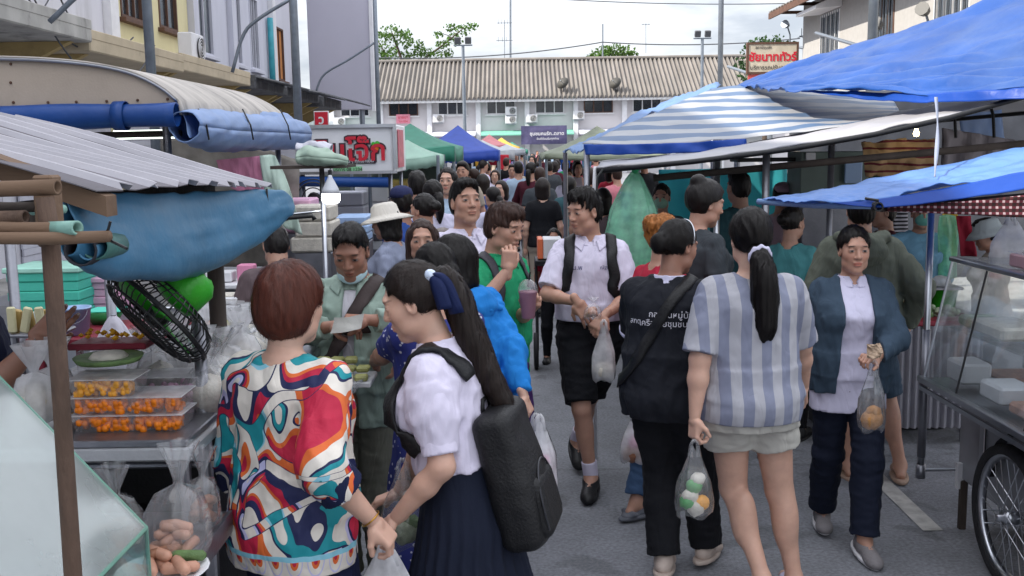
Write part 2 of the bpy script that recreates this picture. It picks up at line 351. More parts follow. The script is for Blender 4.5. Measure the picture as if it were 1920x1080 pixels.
# ------------------------------------------------------------------ ground
g = MB(); g.quad((-300, -60, 0), (300, -60, 0), (300, 500, 0), (-300, 500, 0)); ground = structure(g.build('street', M_ASPHALT))
ln = MB(); ln.quad((2.03, 4.83, .004), (2.13, 4.83, .004), (2.18, 7.2, .004), (2.08, 7.2, .004)); structure(ln.build('road_marking', M_PAINT))
r1 = np.random.default_rng(3)
for x in (-4.9, 4.9):   # pavement with kerb, behind the stalls
 k = MB(); k.box((x + math.copysign(1.4, x), 15, .06), (2.8, 60, .12), ch=.02); structure(k.build('pavement', M_CONC))

# ------------------------------------------------------------------ row of shophouses on the left
def window(par, x, y0, y1, z0, z1, panes, side=1, frame=M_WFRAME, glass=M_WIN, sill=True, depth=.14, bars=0):
 """window in a wall whose street face is at x (side=+1: room lies towards -x)"""
 w = MB(); t = .06; xr = x - side * depth
 w.box((x - side * .03, (y0 + y1) / 2, z0 + t / 2), (.1, y1 - y0, t)); w.box((x - side * .03, (y0 + y1) / 2, z1 - t / 2), (.1, y1 - y0, t))
 w.box((x - side * .03, y0 + t / 2, (z0 + z1) / 2), (.1, t, z1 - z0 - 2 * t - .004)); w.box((x - side * .03, y1 - t / 2, (z0 + z1) / 2), (.1, t, z1 - z0 - 2 * t - .004))
 n = panes; pw = (y1 - y0 - 2 * t) / n
 for i in range(1, n): w.box((x - side * .035, y0 + t + i * pw, (z0 + z1) / 2), (.07, .04, z1 - z0 - 2 * t - .006))
 o = w.build('window', frame, par)
 for i in range(n):
  p = MB(); ya = y0 + t + i * pw + .022; yb = y0 + t + (i + 1) * pw - .022
  p.box((x - side * .05, (ya + yb) / 2, (z0 + z1) / 2), (.012, yb - ya, z1 - z0 - 2 * t - .012)); p.build('pane', glass, o)
 if sill:
  s = MB(); s.box((x + side * .06, (y0 + y1) / 2, z0 - .06), (.16, y1 - y0 + .2, .09), ch=.01); s.build('sill', frame, o)
 if bars:
  b = MB()
  for i in range(bars): b.box((x + side * .03, y0 + (i + .5) * (y1 - y0) / bars, (z0 + z1) / 2), (.02, .03, z1 - z0))
  b.build('grille', M_STEELP, o)
 return o
def wall_with_holes(x, y0, y1, z0, z1, holes, th=.25, side=1):
 """wall slab at street face x with rectangular openings (y0,y1,z0,z1)"""
 b = MB(); ys = sorted({y0, y1} | {h[0] for h in holes} | {h[1] for h in holes}); zs = sorted({z0, z1} | {h[2] for h in holes} | {h[3] for h in holes})
 for i in range(len(ys) - 1):
  run = None
  for j in range(len(zs) - 1):
   cy, cz = (ys[i] + ys[i + 1]) / 2, (zs[j] + zs[j + 1]) / 2
   if not any(h[0] < cy < h[1] and h[2] < cz < h[3] for h in holes):
    b.box((x - side * th / 2, cy, cz), (th, ys[i + 1] - ys[i], zs[j + 1] - zs[j]))
 return b
XF = -7.5; TOP = 9.9
def shophouse(y0, y1, wallm, wins, label, slab=None, extra=None, top=TOP):
 t = thing('shophouse', label, 'building', (XF, (y0 + y1) / 2, 0), 'shophouses on the shaded side of the street')
 holes = [(w[0], w[1], w[2], w[3]) for w in wins]
 wall_with_holes(XF, y0 + .002, y1 - .002, 0, top, holes).build('wall', wallm, t)
 b = MB(); b.box((XF - 5, (y0 + y1) / 2, top / 2), (9, y1 - y0 - .01, top - .02)); b.box((XF - 2.4, (y0 + y1) / 2, top + .15), (5.2, y1 - y0 - .01, .3)); b.build('rear_block', M_DARKIN, t)
 for w in wins: window(t, XF, *w[:4], w[4], frame=w[5] if len(w) > 5 else M_WFRAME, glass=w[6] if len(w) > 6 else M_WIN)
 pl = MB(); pl.box((XF + .06, y0 + .2, 6.3), (.18, .4, 5.2)); pl.build('pilaster', M_WHITEP if wallm is not M_WALLG else M_WALLG, t)
 if slab:
  z, m, xe = slab; s = MB(); s.box(((XF + xe) / 2 + .002, (y0 + y1) / 2, z), (xe - XF, y1 - y0 - .02, .22), ch=.02); s.box((xe - .05, (y0 + y1) / 2, z + .14), (.12, y1 - y0 - .03, .14), ch=.01)
  s.build('awning_slab', m, t)
  for yy in (y0 + .3, y1 - .3): q = MB(); q.poly_prism([(XF, yy, z - .115), (xe - .2, yy, z - .115), (XF, yy, z - .75)], (0, .14, 0)); q.build('bracket', M_OCHRE, t)
 sh = MB()
 for i in range(28): sh.box((XF + .03 + .015 * (i % 2), (y0 + y1) / 2, .12 + i * .105), (.03, y1 - y0 - .8, .1))
 sh.build('roller_shutter', M_WALLG, t)
 return t
slabA = (3.62, M_CONC, -6.0)
shophouse(-14, 4, M_WALLW, [(0, 2.2, 4.6, 6.2, 3)], 'white shophouse upper wall nearest the camera, mostly above the curved cart roof', slabA)
shophouse(4.02, 15.0, M_WALLW, [(9.5, 11.7, 4.65, 6.2, 3), (13.0, 14.4, 5.0, 6.4, 2)], 'white shophouse with stained concrete awning above the curved cart roof', slabA)
shophouse(15.02, 19.3, M_WALLW, [(15.6, 17.0, 4.9, 6.4, 2)], 'white shophouse with tan awning beside the yellow shophouse', (3.5, M_TANCONC, -6.05))
sy = shophouse(19.32, 24.4, M_WALLY, [(20.2, 21.4, 4.55, 6.2, 3, M_BROWN), (22.4, 23.6, 4.6, 6.2, 2, M_BROWN)], 'pale yellow shophouse with brown framed windows', (3.55, M_TANCONC, -6.1))
shophouse(24.42, 27.8, M_WALLG, [(25.0, 26.4, 4.3, 6.3, 2, M_WALLG)], 'grey white shophouse with tall shuttered window', (3.5, M_DARKROOF, -6.0))
shophouse(27.82, 32.6, M_WALLG, [(28.2, 29.2, 4.3, 6.4, 3, M_WALLG), (30.2, 31.2, 4.3, 6.4, 3, M_WALLG)], 'grey white shophouse with two slim casement windows beside teal pipe', (3.5, M_DARKROOF, -6.0))
shophouse(32.62, 36.2, M_WALLW, [(33.4, 34.6, 4.2, 5.9, 2, M_BROWN, M_ORANGEC)], 'white shophouse with orange curtained window near the billboard', (3.4, M_DARKROOF, -5.9))
b = MB(); b.tube([(XF + .12, 32.3, 3.4), (XF + .12, 32.3, 5.2), (XF + .12, 32.3, 6.0)], .09, 10); tag(b.build('drain_pipe', M_TEALP, smooth=True), 'vertical teal drain pipe on the grey shophouse wall', 'pipe')
# extra rusted lean-to roofs on the far slabs
for i, (ya, yb, zt, ze, xe) in enumerate([(24.5, 27.6, 4.0, 3.5, -5.4), (27.9, 32.4, 3.95, 3.45, -5.2), (32.7, 36.0, 4.1, 3.4, -4.9)]):
 b = MB(); n = 46; A = [[(XF + .05 + (xe - XF) * u, ya + (yb - ya) * k / n, zt + (ze - zt) * u + .03 * (k % 2)) for k in range(n + 1)] for u in (0, .5, 1)]
 b.grid(A); lab = ['dark weathered lean-to roof beside the yellow shophouse', 'dark weathered lean-to roof below the teal pipe', 'dark weathered lean-to roof next to the billboard'][i]
 tag(b.build('lean_to_roof', M_DARKROOF, solid=.02), lab, 'roof')
def ac_unit(loc, face, label, s=1.0, group='outdoor air conditioners'):
 """box with round fan grille; face = unit vector the fan looks along"""
 f = Vector(face); side = Vector((f.y, -f.x, 0)); loc = Vector(loc)
 t = thing('air_conditioner', label, 'air conditioner', loc, group)
 R = Matrix((side, f, Vector((0, 0, 1)))).transposed()
 b = MB(); b.box(loc, (.82 * s, .3 * s, .6 * s), M=R, ch=.02); b.build('casing', M_WHITEP, t)
 c = loc + f * (.16 * s) - side * .12 * s
 q = MB(); MM = Matrix((side, Vector((0, 0, 1)), f)).transposed(); q.lathe([(0, 0), (.22 * s, 0), (.24 * s, .01), (.24 * s, .02)], c, 18, MM); q.build('fan_opening', M_BLACK, t)
 q = MB()
 for r in (.06, .12, .18, .23): q.tube([c + f * .03 + (side * math.cos(a) + Vector((0, 0, 1)) * math.sin(a)) * r * s for a in [k * math.pi / 8 for k in range(16)]], .008 * s, 4, closed=True)
 q.build('grille', M_WHITEP, t)
 q = MB(); q.box(loc - Vector((0, 0, .34 * s)), (.7 * s, .34 * s, .05), M=R); q.build('bracket', M_STEELP, t); return t
ac_unit((-6.6, 21.6, 4.05), (1, 0, 0), 'air conditioner on the awning of the yellow shophouse', 1.0, None)

# street lamp posts on both sides with bent pipe arms
def pole(x, y, h, r, label, arms=()):
 t = thing('street_pole', label, 'pole', (x, y, 0), 'tall grey street poles')
 b = MB(); b.cyl((x, y, .25), (x, y, h), r, r * .85, 14); b.build('shaft', M_STEELP, t, smooth=True)
 b = MB(); b.cyl((x, y, 0), (x, y, .25), r * 2, r * 1.6, 14); b.build('base', M_CONC, t)
 for a in arms:
  b = MB(); b.tube([Vector(p) for p in catmull([list(q) for q in a], 12)], .035, 8); b.build('arm', M_STEELP, t, smooth=True)
pole(-4.32, 12.5, 9.5, .062, 'thick grey street pole rising behind the curved cart roof', [[(-4.32, 12.5, 4.2), (-5.0, 12.5, 3.9), (-5.5, 12.5, 3.5)]])
pole(-4.15, 20.2, 9.5, .085, 'grey street pole between yellow shophouse and billboard', [[(-4.15, 20.2, 4.85), (-4.85, 20.2, 4.45), (-5.15, 20.2, 4.15), (-5.4, 20.2, 3.45)]])
pole(-4.2, 33.0, 9.5, .075, 'slim grey street pole just beyond the billboard edge', [[(-4.2, 33, 5.3), (-5.1, 33, 4.75), (-5.9, 33, 4.3), (-6.2, 33, 3.7)]])
pole(4.22, 20.6, 9.5, .055, 'thin grey street pole standing beside the far corrugated roof')
pole(4.25, 12.1, 9.5, .06, 'grey street pole in front of the shophouse above the blue tarp')

# billboard seen from behind
t = thing('billboard', 'tall plain grey billboard panel between shophouses and far roof', 'billboard', (-6.2, 37.2, 0))
pa, pb = P(583, 207, 37), P(698, 205, 37)
b = MB(); b.box(((pa.x + pb.x) / 2, 37.15, (pa.z + 11) / 2), (pb.x - pa.x, .3, 11 - pa.z), ch=.02); b.build('panel', mat('billboard_grey', 'b6b4c2', rough=.6, var=.04, scale=.8), t)
b = MB(); b.box((pb.x + .06, 37.1, (pa.z + 11) / 2), (.12, .34, 11 - pa.z + .1)); b.build('edge_trim', M_WHITEP, t)
b = MB()
for x in (pa.x + .4, pb.x - .4): b.cyl((x, 37.2, 0), (x, 37.2, pa.z + .1), .1, .1, 10)
b.build('support', M_STEELP, t)
# red square sign with a white letter
t = thing('shop_sign', 'small red square sign with a white character below the billboard', 'sign', P(603, 223, 26))
c = P(603, 224, 26); b = MB(); b.box(c, (.38, .06, .42), ch=.01); b.build('board', M_WHITEP, t); b = MB(); b.box(c + Vector((0, -.035, 0)), (.33, .02, .37)); b.build('face', M_RED, t)
text_mesh('ว', .3, M_WHITEP, 'lettering', t, plane_M(c + Vector((0, -.05, -.02)), (1, 0, 0), (0, 0, 1)), bold=.008)

# ------------------------------------------------------------------ two-storey building closing the street
YB = 71.0
t = thing('row_building', 'long white two-storey building with corrugated roof closing the street', 'building', (2, YB, 0)); FB = t
BX0, BX1 = -17.5, 21.0; bay = 3.36; cols = [P(710, 230, YB).x + bay * k for k in range(-3, 9)]
holes = []; wins = []
wh0, wh1 = P(960, 214, YB).z, P(960, 187, YB).z
def hwall(y, x0, x1, z0, z1, holes, th=.25):
 b = MB(); xs = sorted({x0, x1} | {h[0] for h in holes} | {h[1] for h in holes}); zs = sorted({z0, z1} | {h[2] for h in holes} | {h[3] for h in holes})
 for i in range(len(xs) - 1):
  for j in range(len(zs) - 1):
   cx, cz = (xs[i] + xs[i + 1]) / 2, (zs[j] + zs[j + 1]) / 2
   if not any(h[0] < cx < h[1] and h[2] < cz < h[3] for h in holes): b.box((cx, y + th / 2, cz), (xs[i + 1] - xs[i], th, zs[j + 1] - zs[j]))
 return b
for k, cx in enumerate(cols[:-1]):
 a = cx + .75; e = cx + 2.75; holes.append((a, e, wh0, wh1))
hwall(YB, BX0, BX1, 0, 5.45, holes).build('wall', mat('far_wall', 'c9c6c8', rough=.9, var=.06, scale=.5, dirt=.35, dirtcol=(.35, .34, .34), dscale=.4), t)
b = MB(); b.box(((BX0 + BX1) / 2, YB + 4.3, 2.6), (BX1 - BX0 - .1, 8, 5.2)); b.build('rear_block', M_DARKIN, t)
for k, h in enumerate(holes):
 w = MB(); tt = .07; a, e, z0, z1 = h
 dark = k % 4 == 3
 fm = M_BROWN if dark else M_WFRAME
 w.box(((a + e) / 2, YB - .02, z0 + tt / 2), (e - a, .1, tt)); w.box(((a + e) / 2, YB - .02, z1 - tt / 2), (e - a, .1, tt))
 for i in range(4): w.box((a + tt / 2 + i * (e - a - tt) / 3, YB - .02, (z0 + z1) / 2), (tt, .1, z1 - z0 - 2 * tt - .004))
 o = w.build('window', fm, t)
 for i in range(3):
  p = MB(); xa = a + tt + i * (e - a - tt) / 3; xb = a + (i + 1) * (e - a - tt) / 3; p.box(((xa + xb) / 2, YB + .02 + .03 * (i % 2), (z0 + z1) / 2), (xb - xa - .01, .015, z1 - z0 - 2 * tt - .01)); p.build('pane', M_WIN, o)
 p = MB(); p.box(((a + e) / 2, YB - .08, z0 - .05), (e - a + .2, .16, .08)); p.build('sill', M_WFRAME, o)
for cx in cols:
 p = MB(); p.box((cx + .18, YB - .15, 2.65), (.34, .3, 5.3), ch=.02); p.build('column', M_WHITEP, t)
# ground-floor canopy strip
for k, cx in enumerate(cols[:-1]):
 p = MB(); p.poly_prism([(cx + .37, YB - .01, 3.05), (cx + .37, YB - 1.3, 2.75), (cx + .37, YB - 1.3, 2.68), (cx + .37, YB - .01, 2.95)], (bay - .38, 0, 0))
 p.build('canopy', [M_WALLG, mat('teal_canvas', '7fc0ad', rough=.7, transl=.2), mat('teal_canvas', None), M_WALLG][k % 4], t)
# corrugated roof: one sheet per bay, real waves running down the slope
ze, zr, ye, yr = P(960, 184, YB - .9).z, P(960, 114, YB + 4.2).z, YB - .9, YB + 4.2
wave = .31
for k in range(2, len(cols) - 1):
 x0, x1 = cols[k] + .001, cols[k + 1] - .001; n = 112
 p = MB(); A = []
 for u in np.linspace(0, 1, 7):
  A.append([(x, ye + (yr - ye) * u, ze + (zr - ze) * u + .11 * math.sin(2 * math.pi * x / wave) + .012 * (int(u * 6.99) % 2)) for x in np.linspace(x0, x1, n)])
 p.grid(A); p.build('roof_sheet', M_CORR, t, smooth=True, solid=.015)
p = MB(); p.cyl((cols[2], yr + .02, zr + .08), (cols[-1], yr + .02, zr + .08), .14, .14, 8); p.build('ridge_cap', M_CORR, t)
p = MB(); p.box(((cols[0] + cols[-1]) / 2, ye + .12, ze - .16), (cols[-1] - cols[0], .05, .16)); p.build('fascia', M_WFRAME, t)
p = MB(); A = [[(cols[2], yr + .05, zr), (cols[-1], yr + .05, zr)], [(cols[2], yr + 5, ze), (cols[-1], yr + 5, ze)]]; p.grid(A); p.build('rear_slope', M_CORR, t)
for cx in (cols[2], cols[-1]):
 p = MB(); p.poly_prism([(cx, YB + .1, 5.2), (cx, yr + 4, 5.2), (cx, yr, zr - .1)], (.1, 0, 0)); p.build('gable', M_WALLG, t)
for px, py, lab in [(637, 228, 'air conditioner on the far wall directly below the billboard'), (822, 222, 'air conditioner on the far building beside the street lamp'), (958, 208, 'upper of two stacked air conditioners on the far building'), (958, 224, 'lower of two stacked air conditioners on the far building'),
     (997, 222, 'air conditioner just right of the stacked pair on the far building'), (1085, 216, 'air conditioner under the brown window of the far building')]:
 c = P(px, py, YB - .35); ac_unit(c, (0, -1, 0), lab, .95, 'air conditioners on the far building')
# pink shop sign and dark banner on the far building
t = thing('shop_sign', 'small pink sign on the far building wall under a window', 'sign', P(756, 223, YB - .15)); c = P(756, 223, YB - .15)
b = MB(); b.box(c, (.95, .08, .62)); b.build('board', mat('pink_sign', 'd98a9c', rough=.6), t)
text_mesh('ขายยา', .28, M_RED, 'lettering', t, plane_M(c + Vector((0, -.05, .1)), (1, 0, 0), (0, 0, 1))); text_mesh('โทร 056', .2, M_RED, 'lettering', t, plane_M(c + Vector((0, -.05, -.17)), (1, 0, 0), (0, 0, 1)))
t = thing('banner', 'dark purple banner with white script at the street end', 'banner', P(1020, 253, YB - 1.6)); c = P(1020, 253, YB - 1.6)
b = MB(); A = sheet([[c + Vector((x, 0, z)) for x in (-1.55, 0, 1.55)] for z in (.62, 0, -.62)], 12, 24, .03, 1); b.grid(A); b.build('cloth', mat('purple_banner', '4d4a6b', rough=.6, var=.15), t, smooth=True)
text_mesh('ชุมชนคนรัก..ตลาด', .32, M_WHITEP, 'lettering', t, plane_M(c + Vector((.2, -.08, .08)), (1, 0, 0), (0, 0, 1)), bold=.004)
text_mesh('ยินดีต้อนรับทุกท่าน', .2, M_WHITEP, 'lettering', t, plane_M(c + Vector((.25, -.08, -.26)), (1, 0, 0), (0, 0, 1)))
# satellite dishes on the roof
for px, lab in [(1057, 'dark satellite dish on the corrugated roof above the banner'), (1155, 'dark satellite dish further along the corrugated roof')]:
 c = P(px, 158, YB - .2); t = thing('satellite_dish', lab, 'satellite dish', c)
 b = MB(); R = Vector((-.5, -.7, .5)).to_track_quat('Z', 'Y').to_matrix(); b.lathe([(.02, 0), (.2, .03), (.38, .1), (.45, .15)], c, 20, R); b.build('dish', mat('dish_mesh', '4a4844', rough=.6), t, smooth=True, solid=.015)
 b = MB(); b.cyl(c, c - Vector((0, -.3, .9)), .035, .035, 6); b.build('mast', M_STEELP, t); b = MB(); b.cyl(c, c + R @ Vector((0, 0, .5)), .02, .02, 6); b.build('feed_arm', M_STEELP, t)
# flood-light posts
for px, py, Y, w, lab in [(868, 85, 55, 1.0, 'slim lamp post with two floodlights left of the antennas'), (1317, 72, 58, 1.0, 'slim lamp post with two floodlights beside the right end of the roof')]:
 c = P(px, py, Y); t = thing('floodlight_post', lab, 'lamp post', (c.x, Y, 0))
 b = MB(); b.cyl((c.x, Y, 0), (c.x, Y, c.z), .11, .08, 10); b.build('shaft', M_STEELP, t)
 b = MB(); b.box((c.x, Y, c.z), (1.0, .07, .07)); b.build('crossbar', M_STEELP, t)
 for s in (-.28, .28):
  b = MB(); b.box((c.x + s, Y - .1, c.z + .24), (.34, .18, .36), M=Matrix.Rotation(.3, 3, 'X'), ch=.03); b.build('floodlight', mat('floodlight_case', '4b4d52', rough=.5), t)
# antennas
def antenna(px, py0, py1, Y, bars, lab, r=.03):
 a, e = P(px, py1, Y), P(px, py0, Y); t = thing('antenna', lab, 'antenna', a); b = MB(); b.cyl(a, e, r, r, 6); b.build('mast', M_STEELP, t)
 for py, w, n in bars:
  q = P(px, py, Y); b = MB(); b.box(q, (w, .04, .04))
  for k in range(n): b.box(q + Vector((-w / 2 + w * (k + .5) / n, 0, 0)), (.03, .9, .03)); b.box(q + Vector((-w / 2 + w * (k + .5) / n, 0, .12)), (.02, .02, .3))
  b.build('boom', M_STEELP, t)
antenna(946, 38, 118, 76, [(43, 1.1, 5), (76, 1.2, 4)], 'television antenna with two booms behind the far roof')
antenna(957, -40, 118, 78, [], 'tall bare mast behind the far roof', .09)
antenna(1130, 45, 112, 76, [], 'short bare mast in front of the round tree', .06)
antenna(1211, 44, 100, 95, [(46, .8, 3)], 'small far television antenna above the roof ridge')
antenna(1507, 68, 90, 36, [(68, .3, 2)], 'small antenna mast beside the tour sign')
# overhead wires
M_WIRE = mat('cable', '4a4c52', rough=.7)
def wire(a, e, sagm, lab, r=.012, n=24):
 a, e = Vector(a), Vector(e); b = MB(); b.tube([a.lerp(e, k / n) - Vector((0, 0, 4 * sagm * (k / n) * (1 - k / n))) for k in range(n + 1)], r, 5)
 tag(b.build('cable', M_WIRE), lab, 'cable', 'overhead cables')
wire(P(700, 108, 62), P(1130, 79, 62), .35, 'sagging overhead cable left of the bare mast above the roof', .035); wire(P(1130, 79, 62), P(1500, 72, 62), .25, 'overhead cable right of the bare mast above the roof', .035)
wire(P(1040, -2, 40), P(1500, 6, 40), .1, 'thin overhead cable crossing the top of the sky', .018)
for k, (a, e, s) in enumerate([((40, -20), (250, 70), .5), ((60, -10), (290, 85), .9), ((110, -10), (175, 60), .2), ((0, 20), (100, -20), .3)]):
 wire(P(*a, 13.6), P(*e, 17), s, ['slack cable hanging before the white shophouse wall, upper one', 'longest slack cable hanging before the white shophouse wall', 'short steep cable before the white shophouse wall', 'cable across the top left corner of the wall'][k], .012)

# ------------------------------------------------------------------ sunlit shophouse on the right
t = thing('shophouse', 'sunlit two-storey shophouse with overhanging eave above the blue tarp', 'building', (10, 22, 0))
XR = 10.0; wl = []
for i in range(5): wl.append((33.2 - 4.4 * i - 1.9, 33.2 - 4.4 * i, 4.0, 5.9))
wall_with_holes(XR, 9, 35.2, 0, 6.5, wl, side=-1).build('wall', mat('wall_sunlit', 'a6a4a2', rough=.85, var=.06, dirt=.3, dirtcol=(.3, .28, .24), dscale=.7), t)
b = MB(); b.box((XR + 4.4, 22, 3.2), (8, 26, 6.2)); b.build('rear_block', M_DARKIN, t)
for i, w in enumerate(wl):
 o = window(t, XR, *w, 4, side=-1, frame=M_BROWN if i % 2 else M_WFRAME, bars=9)
 h = MB(); yc = (w[0] + w[1]) / 2; h.poly_prism([(XR - .01, yc - 1.1, 6.35), (XR - .75, yc - 1.0, 6.0), (XR - .75, yc - 1.0, 5.9), (XR - .01, yc - 1.1, 5.95)], (0, 2.15, 0)); h.build('window_hood', M_WHITEP, t)
b = MB(); A = []
for u in (0, 1): A.append([(XR - 1.0 + 6 * u, y, 6.35 + 2.0 * u + .04 * (k % 2)) for k, y in enumerate(np.linspace(8.5, 35.9, 160))])
b.grid(A); b.build('roof_sheet', M_CORR, t, solid=.03)
b = MB(); b.box((XR - .98, 22.2, 6.24), (.06, 27.4, .2)); b.build('fascia', M_BROWN, t)
for k, y in enumerate(np.arange(10, 35.5, 2.1)):
 b = MB(); b.box((XR - .5, y, 6.28), (1.0, .08, .1)); b.build('rafter', M_BROWN, t)
b = MB(); b.poly_prism([(XR, 35.2, 6.3), (XR + 5, 35.2, 8.0), (XR + 5, 35.2, 6.3)], (0, -.2, 0)); b.build('gable', M_WALLW, t)
for i, (px, py, Y) in enumerate([(1735, 22, 20), (1648, 48, 22), (1476, 48, 35)]):
 c = P(px, py, Y); t2 = thing('spotlight', ['small black spotlight on the sunlit shophouse, nearest of three', 'small black spotlight on the sunlit shophouse, middle of three', 'small pale lamp head beside the eave of the sunlit shophouse'][i], 'spotlight', c)
 b = MB(); b.cyl(c, c + Vector((-.12, -.12, .05)), .1, .14, 10); b.build('head', M_BLACK if i < 2 else M_STEELP, t2); b = MB(); b.tube([c, c + Vector((.1, 0, -.3)), c + Vector((.15, .1, -.9))], .025, 6); b.build('bracket', M_STEELP, t2)
# slanted struts / pipes before that wall
for i, (a, e) in enumerate([((1530, 62, 30), (1608, 85, 27)), ((1365, 125, 36), (1405, 138, 34)), ((1430, 108, 36), (1490, 126, 34)), ((1480, 85, 36), (1560, 100, 34))]):
 b = MB(); b.cyl(P(*a), P(*e), .05, .05, 8); tag(b.build('roof_strut', M_STEELP), ['slanted pipe strut before the sunlit shophouse windows', 'short slanted pipe left of the tour sign', 'slanted pipe crossing in front of the tour sign', 'slanted pipe between tour sign and shophouse'][i], 'pipe')
# sign with red Thai lettering
c = P(1448, 109, 33); t = thing('street_sign', 'white sign board with red lettering on a post', 'sign', (c.x, 33, 0))
wd, hd = 88 / F * 33, 50 / F * 33
b = MB(); b.box(c, (wd, .1, hd), ch=.01); b.build('board', mat('sign_cream', 'bdb3a2', rough=.5, dirt=.3, dirtcol=(.4, .38, .33)), t)
b = MB()
for s in (-1, 1): b.box(c + Vector((s * (wd / 2 + .03), 0, 0)), (.06, .14, hd + .12)); b.box(c + Vector((0, 0, s * (hd / 2 + .03))), (wd - .002, .14, .06))
b.build('frame', M_BROWN, t)
b = MB(); b.box(c + Vector((0, 0, -hd / 2 - .2)), (wd, .08, .26)); b.build('lower_band', mat('sign_red', 'b04a4a', rough=.5), t)
b = MB(); b.cyl((c.x, 33.1, 0), (c.x, 33.1, c.z), .09, .09, 10); b.build('post', M_STEELP, t)
text_mesh('ชัยนาททัวร์', .35, M_RED, 'lettering', t, plane_M(c + Vector((0, -.06, .02)), (1, 0, 0), (0, 0, 1)), bold=.012)
text_mesh('บริการรถปรับอากาศ', .18, M_DARKIN, 'lettering', t, plane_M(c + Vector((0, -.06, -.3)), (1, 0, 0), (0, 0, 1)))
text_mesh('สถานีขนส่ง', .12, M_DARKIN, 'lettering', t, plane_M(c + Vector((-.3, -.06, .33)), (1, 0, 0), (0, 0, 1)))

# ------------------------------------------------------------------ trees beyond the roof
M_LEAF = mat('leaves', '4c6b2c', rough=.6, var=.45, scale=.9, transl=.35); M_LEAFD = mat('leaves_dark', '33502a', rough=.6, var=.4, scale=.9, transl=.3); M_BARK = mat('bark', '4a3f36', rough=.95, var=.3, bump=.6)
def tree(base, limbs, clumps, label, leafm, seed, leaf=.3, per=60):
 r = np.random.default_rng(seed); t = thing('tree', label, 'tree', base, None)
 b = MB()
 for pts, r0 in limbs:
  q = catmull([list(p) for p in pts], 10); b.tube([Vector(p) for p in q], [r0 * (1 - .75 * k / 9) for k in range(10)], 7)
 b.build('trunk', M_BARK, t, smooth=True); b = MB()
 for c, rad in clumps:
  n = int(per * rad ** 1.6)
  d = r.normal(size=(n, 3)); d /= np.linalg.norm(d, axis=1)[:, None]; p = np.array(c) + d * (rad * r.uniform(.25, 1.05, n) ** .6)[:, None] * np.array([1, 1, .62])
  for q in p:
   s = leaf * r.uniform(.55, 1.25); a = Vector(r.normal(size=3)).normalized(); e = a.cross(Vector(r.normal(size=3))).normalized(); w = a.cross(e)
   q = Vector(q); m = q + e * s * .5 + w * s * .12
   b.add([q - e * s * .5, q + a * s * .3 + w * s * .08, q + e * s * .55, q - a * s * .3 + w * s * .08], [[0, 1, 2, 3]])
 b.build('crown', leafm, t); return t
T = lambda px, py, Y=84: P(px, py, Y)
cl = []
rr = np.random.default_rng(5)
for (px, py, rad) in [(712, 70, 1.0), (735, 60, 1.0), (755, 75, 1.0), (722, 95, 1.2), (760, 62, .7), (775, 85, .9), (745, 105, 1.3), (790, 95, .8), (780, 110, 1.0), (708, 112, 1.2), (815, 105, .8), (830, 85, .7), (850, 68, .6), (868, 55, .8), (882, 52, .6), (845, 55, .6), (820, 65, .5), (858, 80, .6), (838, 100, .6)]:
 cl.append((T(px + rr.uniform(-3, 3), py) + Vector((0, rr.uniform(-1, 1), 0)), rad * .95))
tree(T(760, 300).xyz * 1, [([T(765, 290), T(762, 180), T(755, 120), T(735, 62)], .28), ([T(758, 150), T(790, 115), T(830, 85), T(870, 52)], .16), ([T(762, 140), T(730, 110), T(710, 80)], .15), ([T(830, 85), T(845, 70), T(826, 62)], .07)], cl, 'spreading leafy tree behind the left end of the far roof', M_LEAF, 11, .3, 130)
cl = [(T(px, py), r_) for px, py, r_ in [(1130, 100, 1.0), (1150, 96, 1.1), (1172, 98, 1.0), (1118, 108, .8), (1185, 106, .7), (1150, 110, 1.1), (1165, 110, 1.0), (1135, 112, 1.0)]]
tree(T(1150, 300), [([T(1150, 290), T(1150, 180), T(1150, 105)], .25), ([T(1150, 140), T(1170, 100)], .1)], cl, 'small rounded tree behind the far roof by the bare mast', M_LEAF, 12, .28, 170)
T4 = lambda px, py: P(px, py, 46)
cl = [(T4(px, py), r_) for px, py, r_ in [(1405, 95, .5), (1425, 85, .6), (1450, 80, .6), (1475, 88, .5), (1395, 120, .5), (1415, 130, .6), (1440, 110, .8), (1470, 120, .7), (1398, 140, .5)]]
tree(T4(1435, 290), [([T4(1435, 290), T4(1436, 180), T4(1440, 100)], .18), ([T4(1436, 150), T4(1405, 110)], .08)], cl, 'dark tree behind the white sign with red lettering', M_LEAFD, 13, .22, 150)
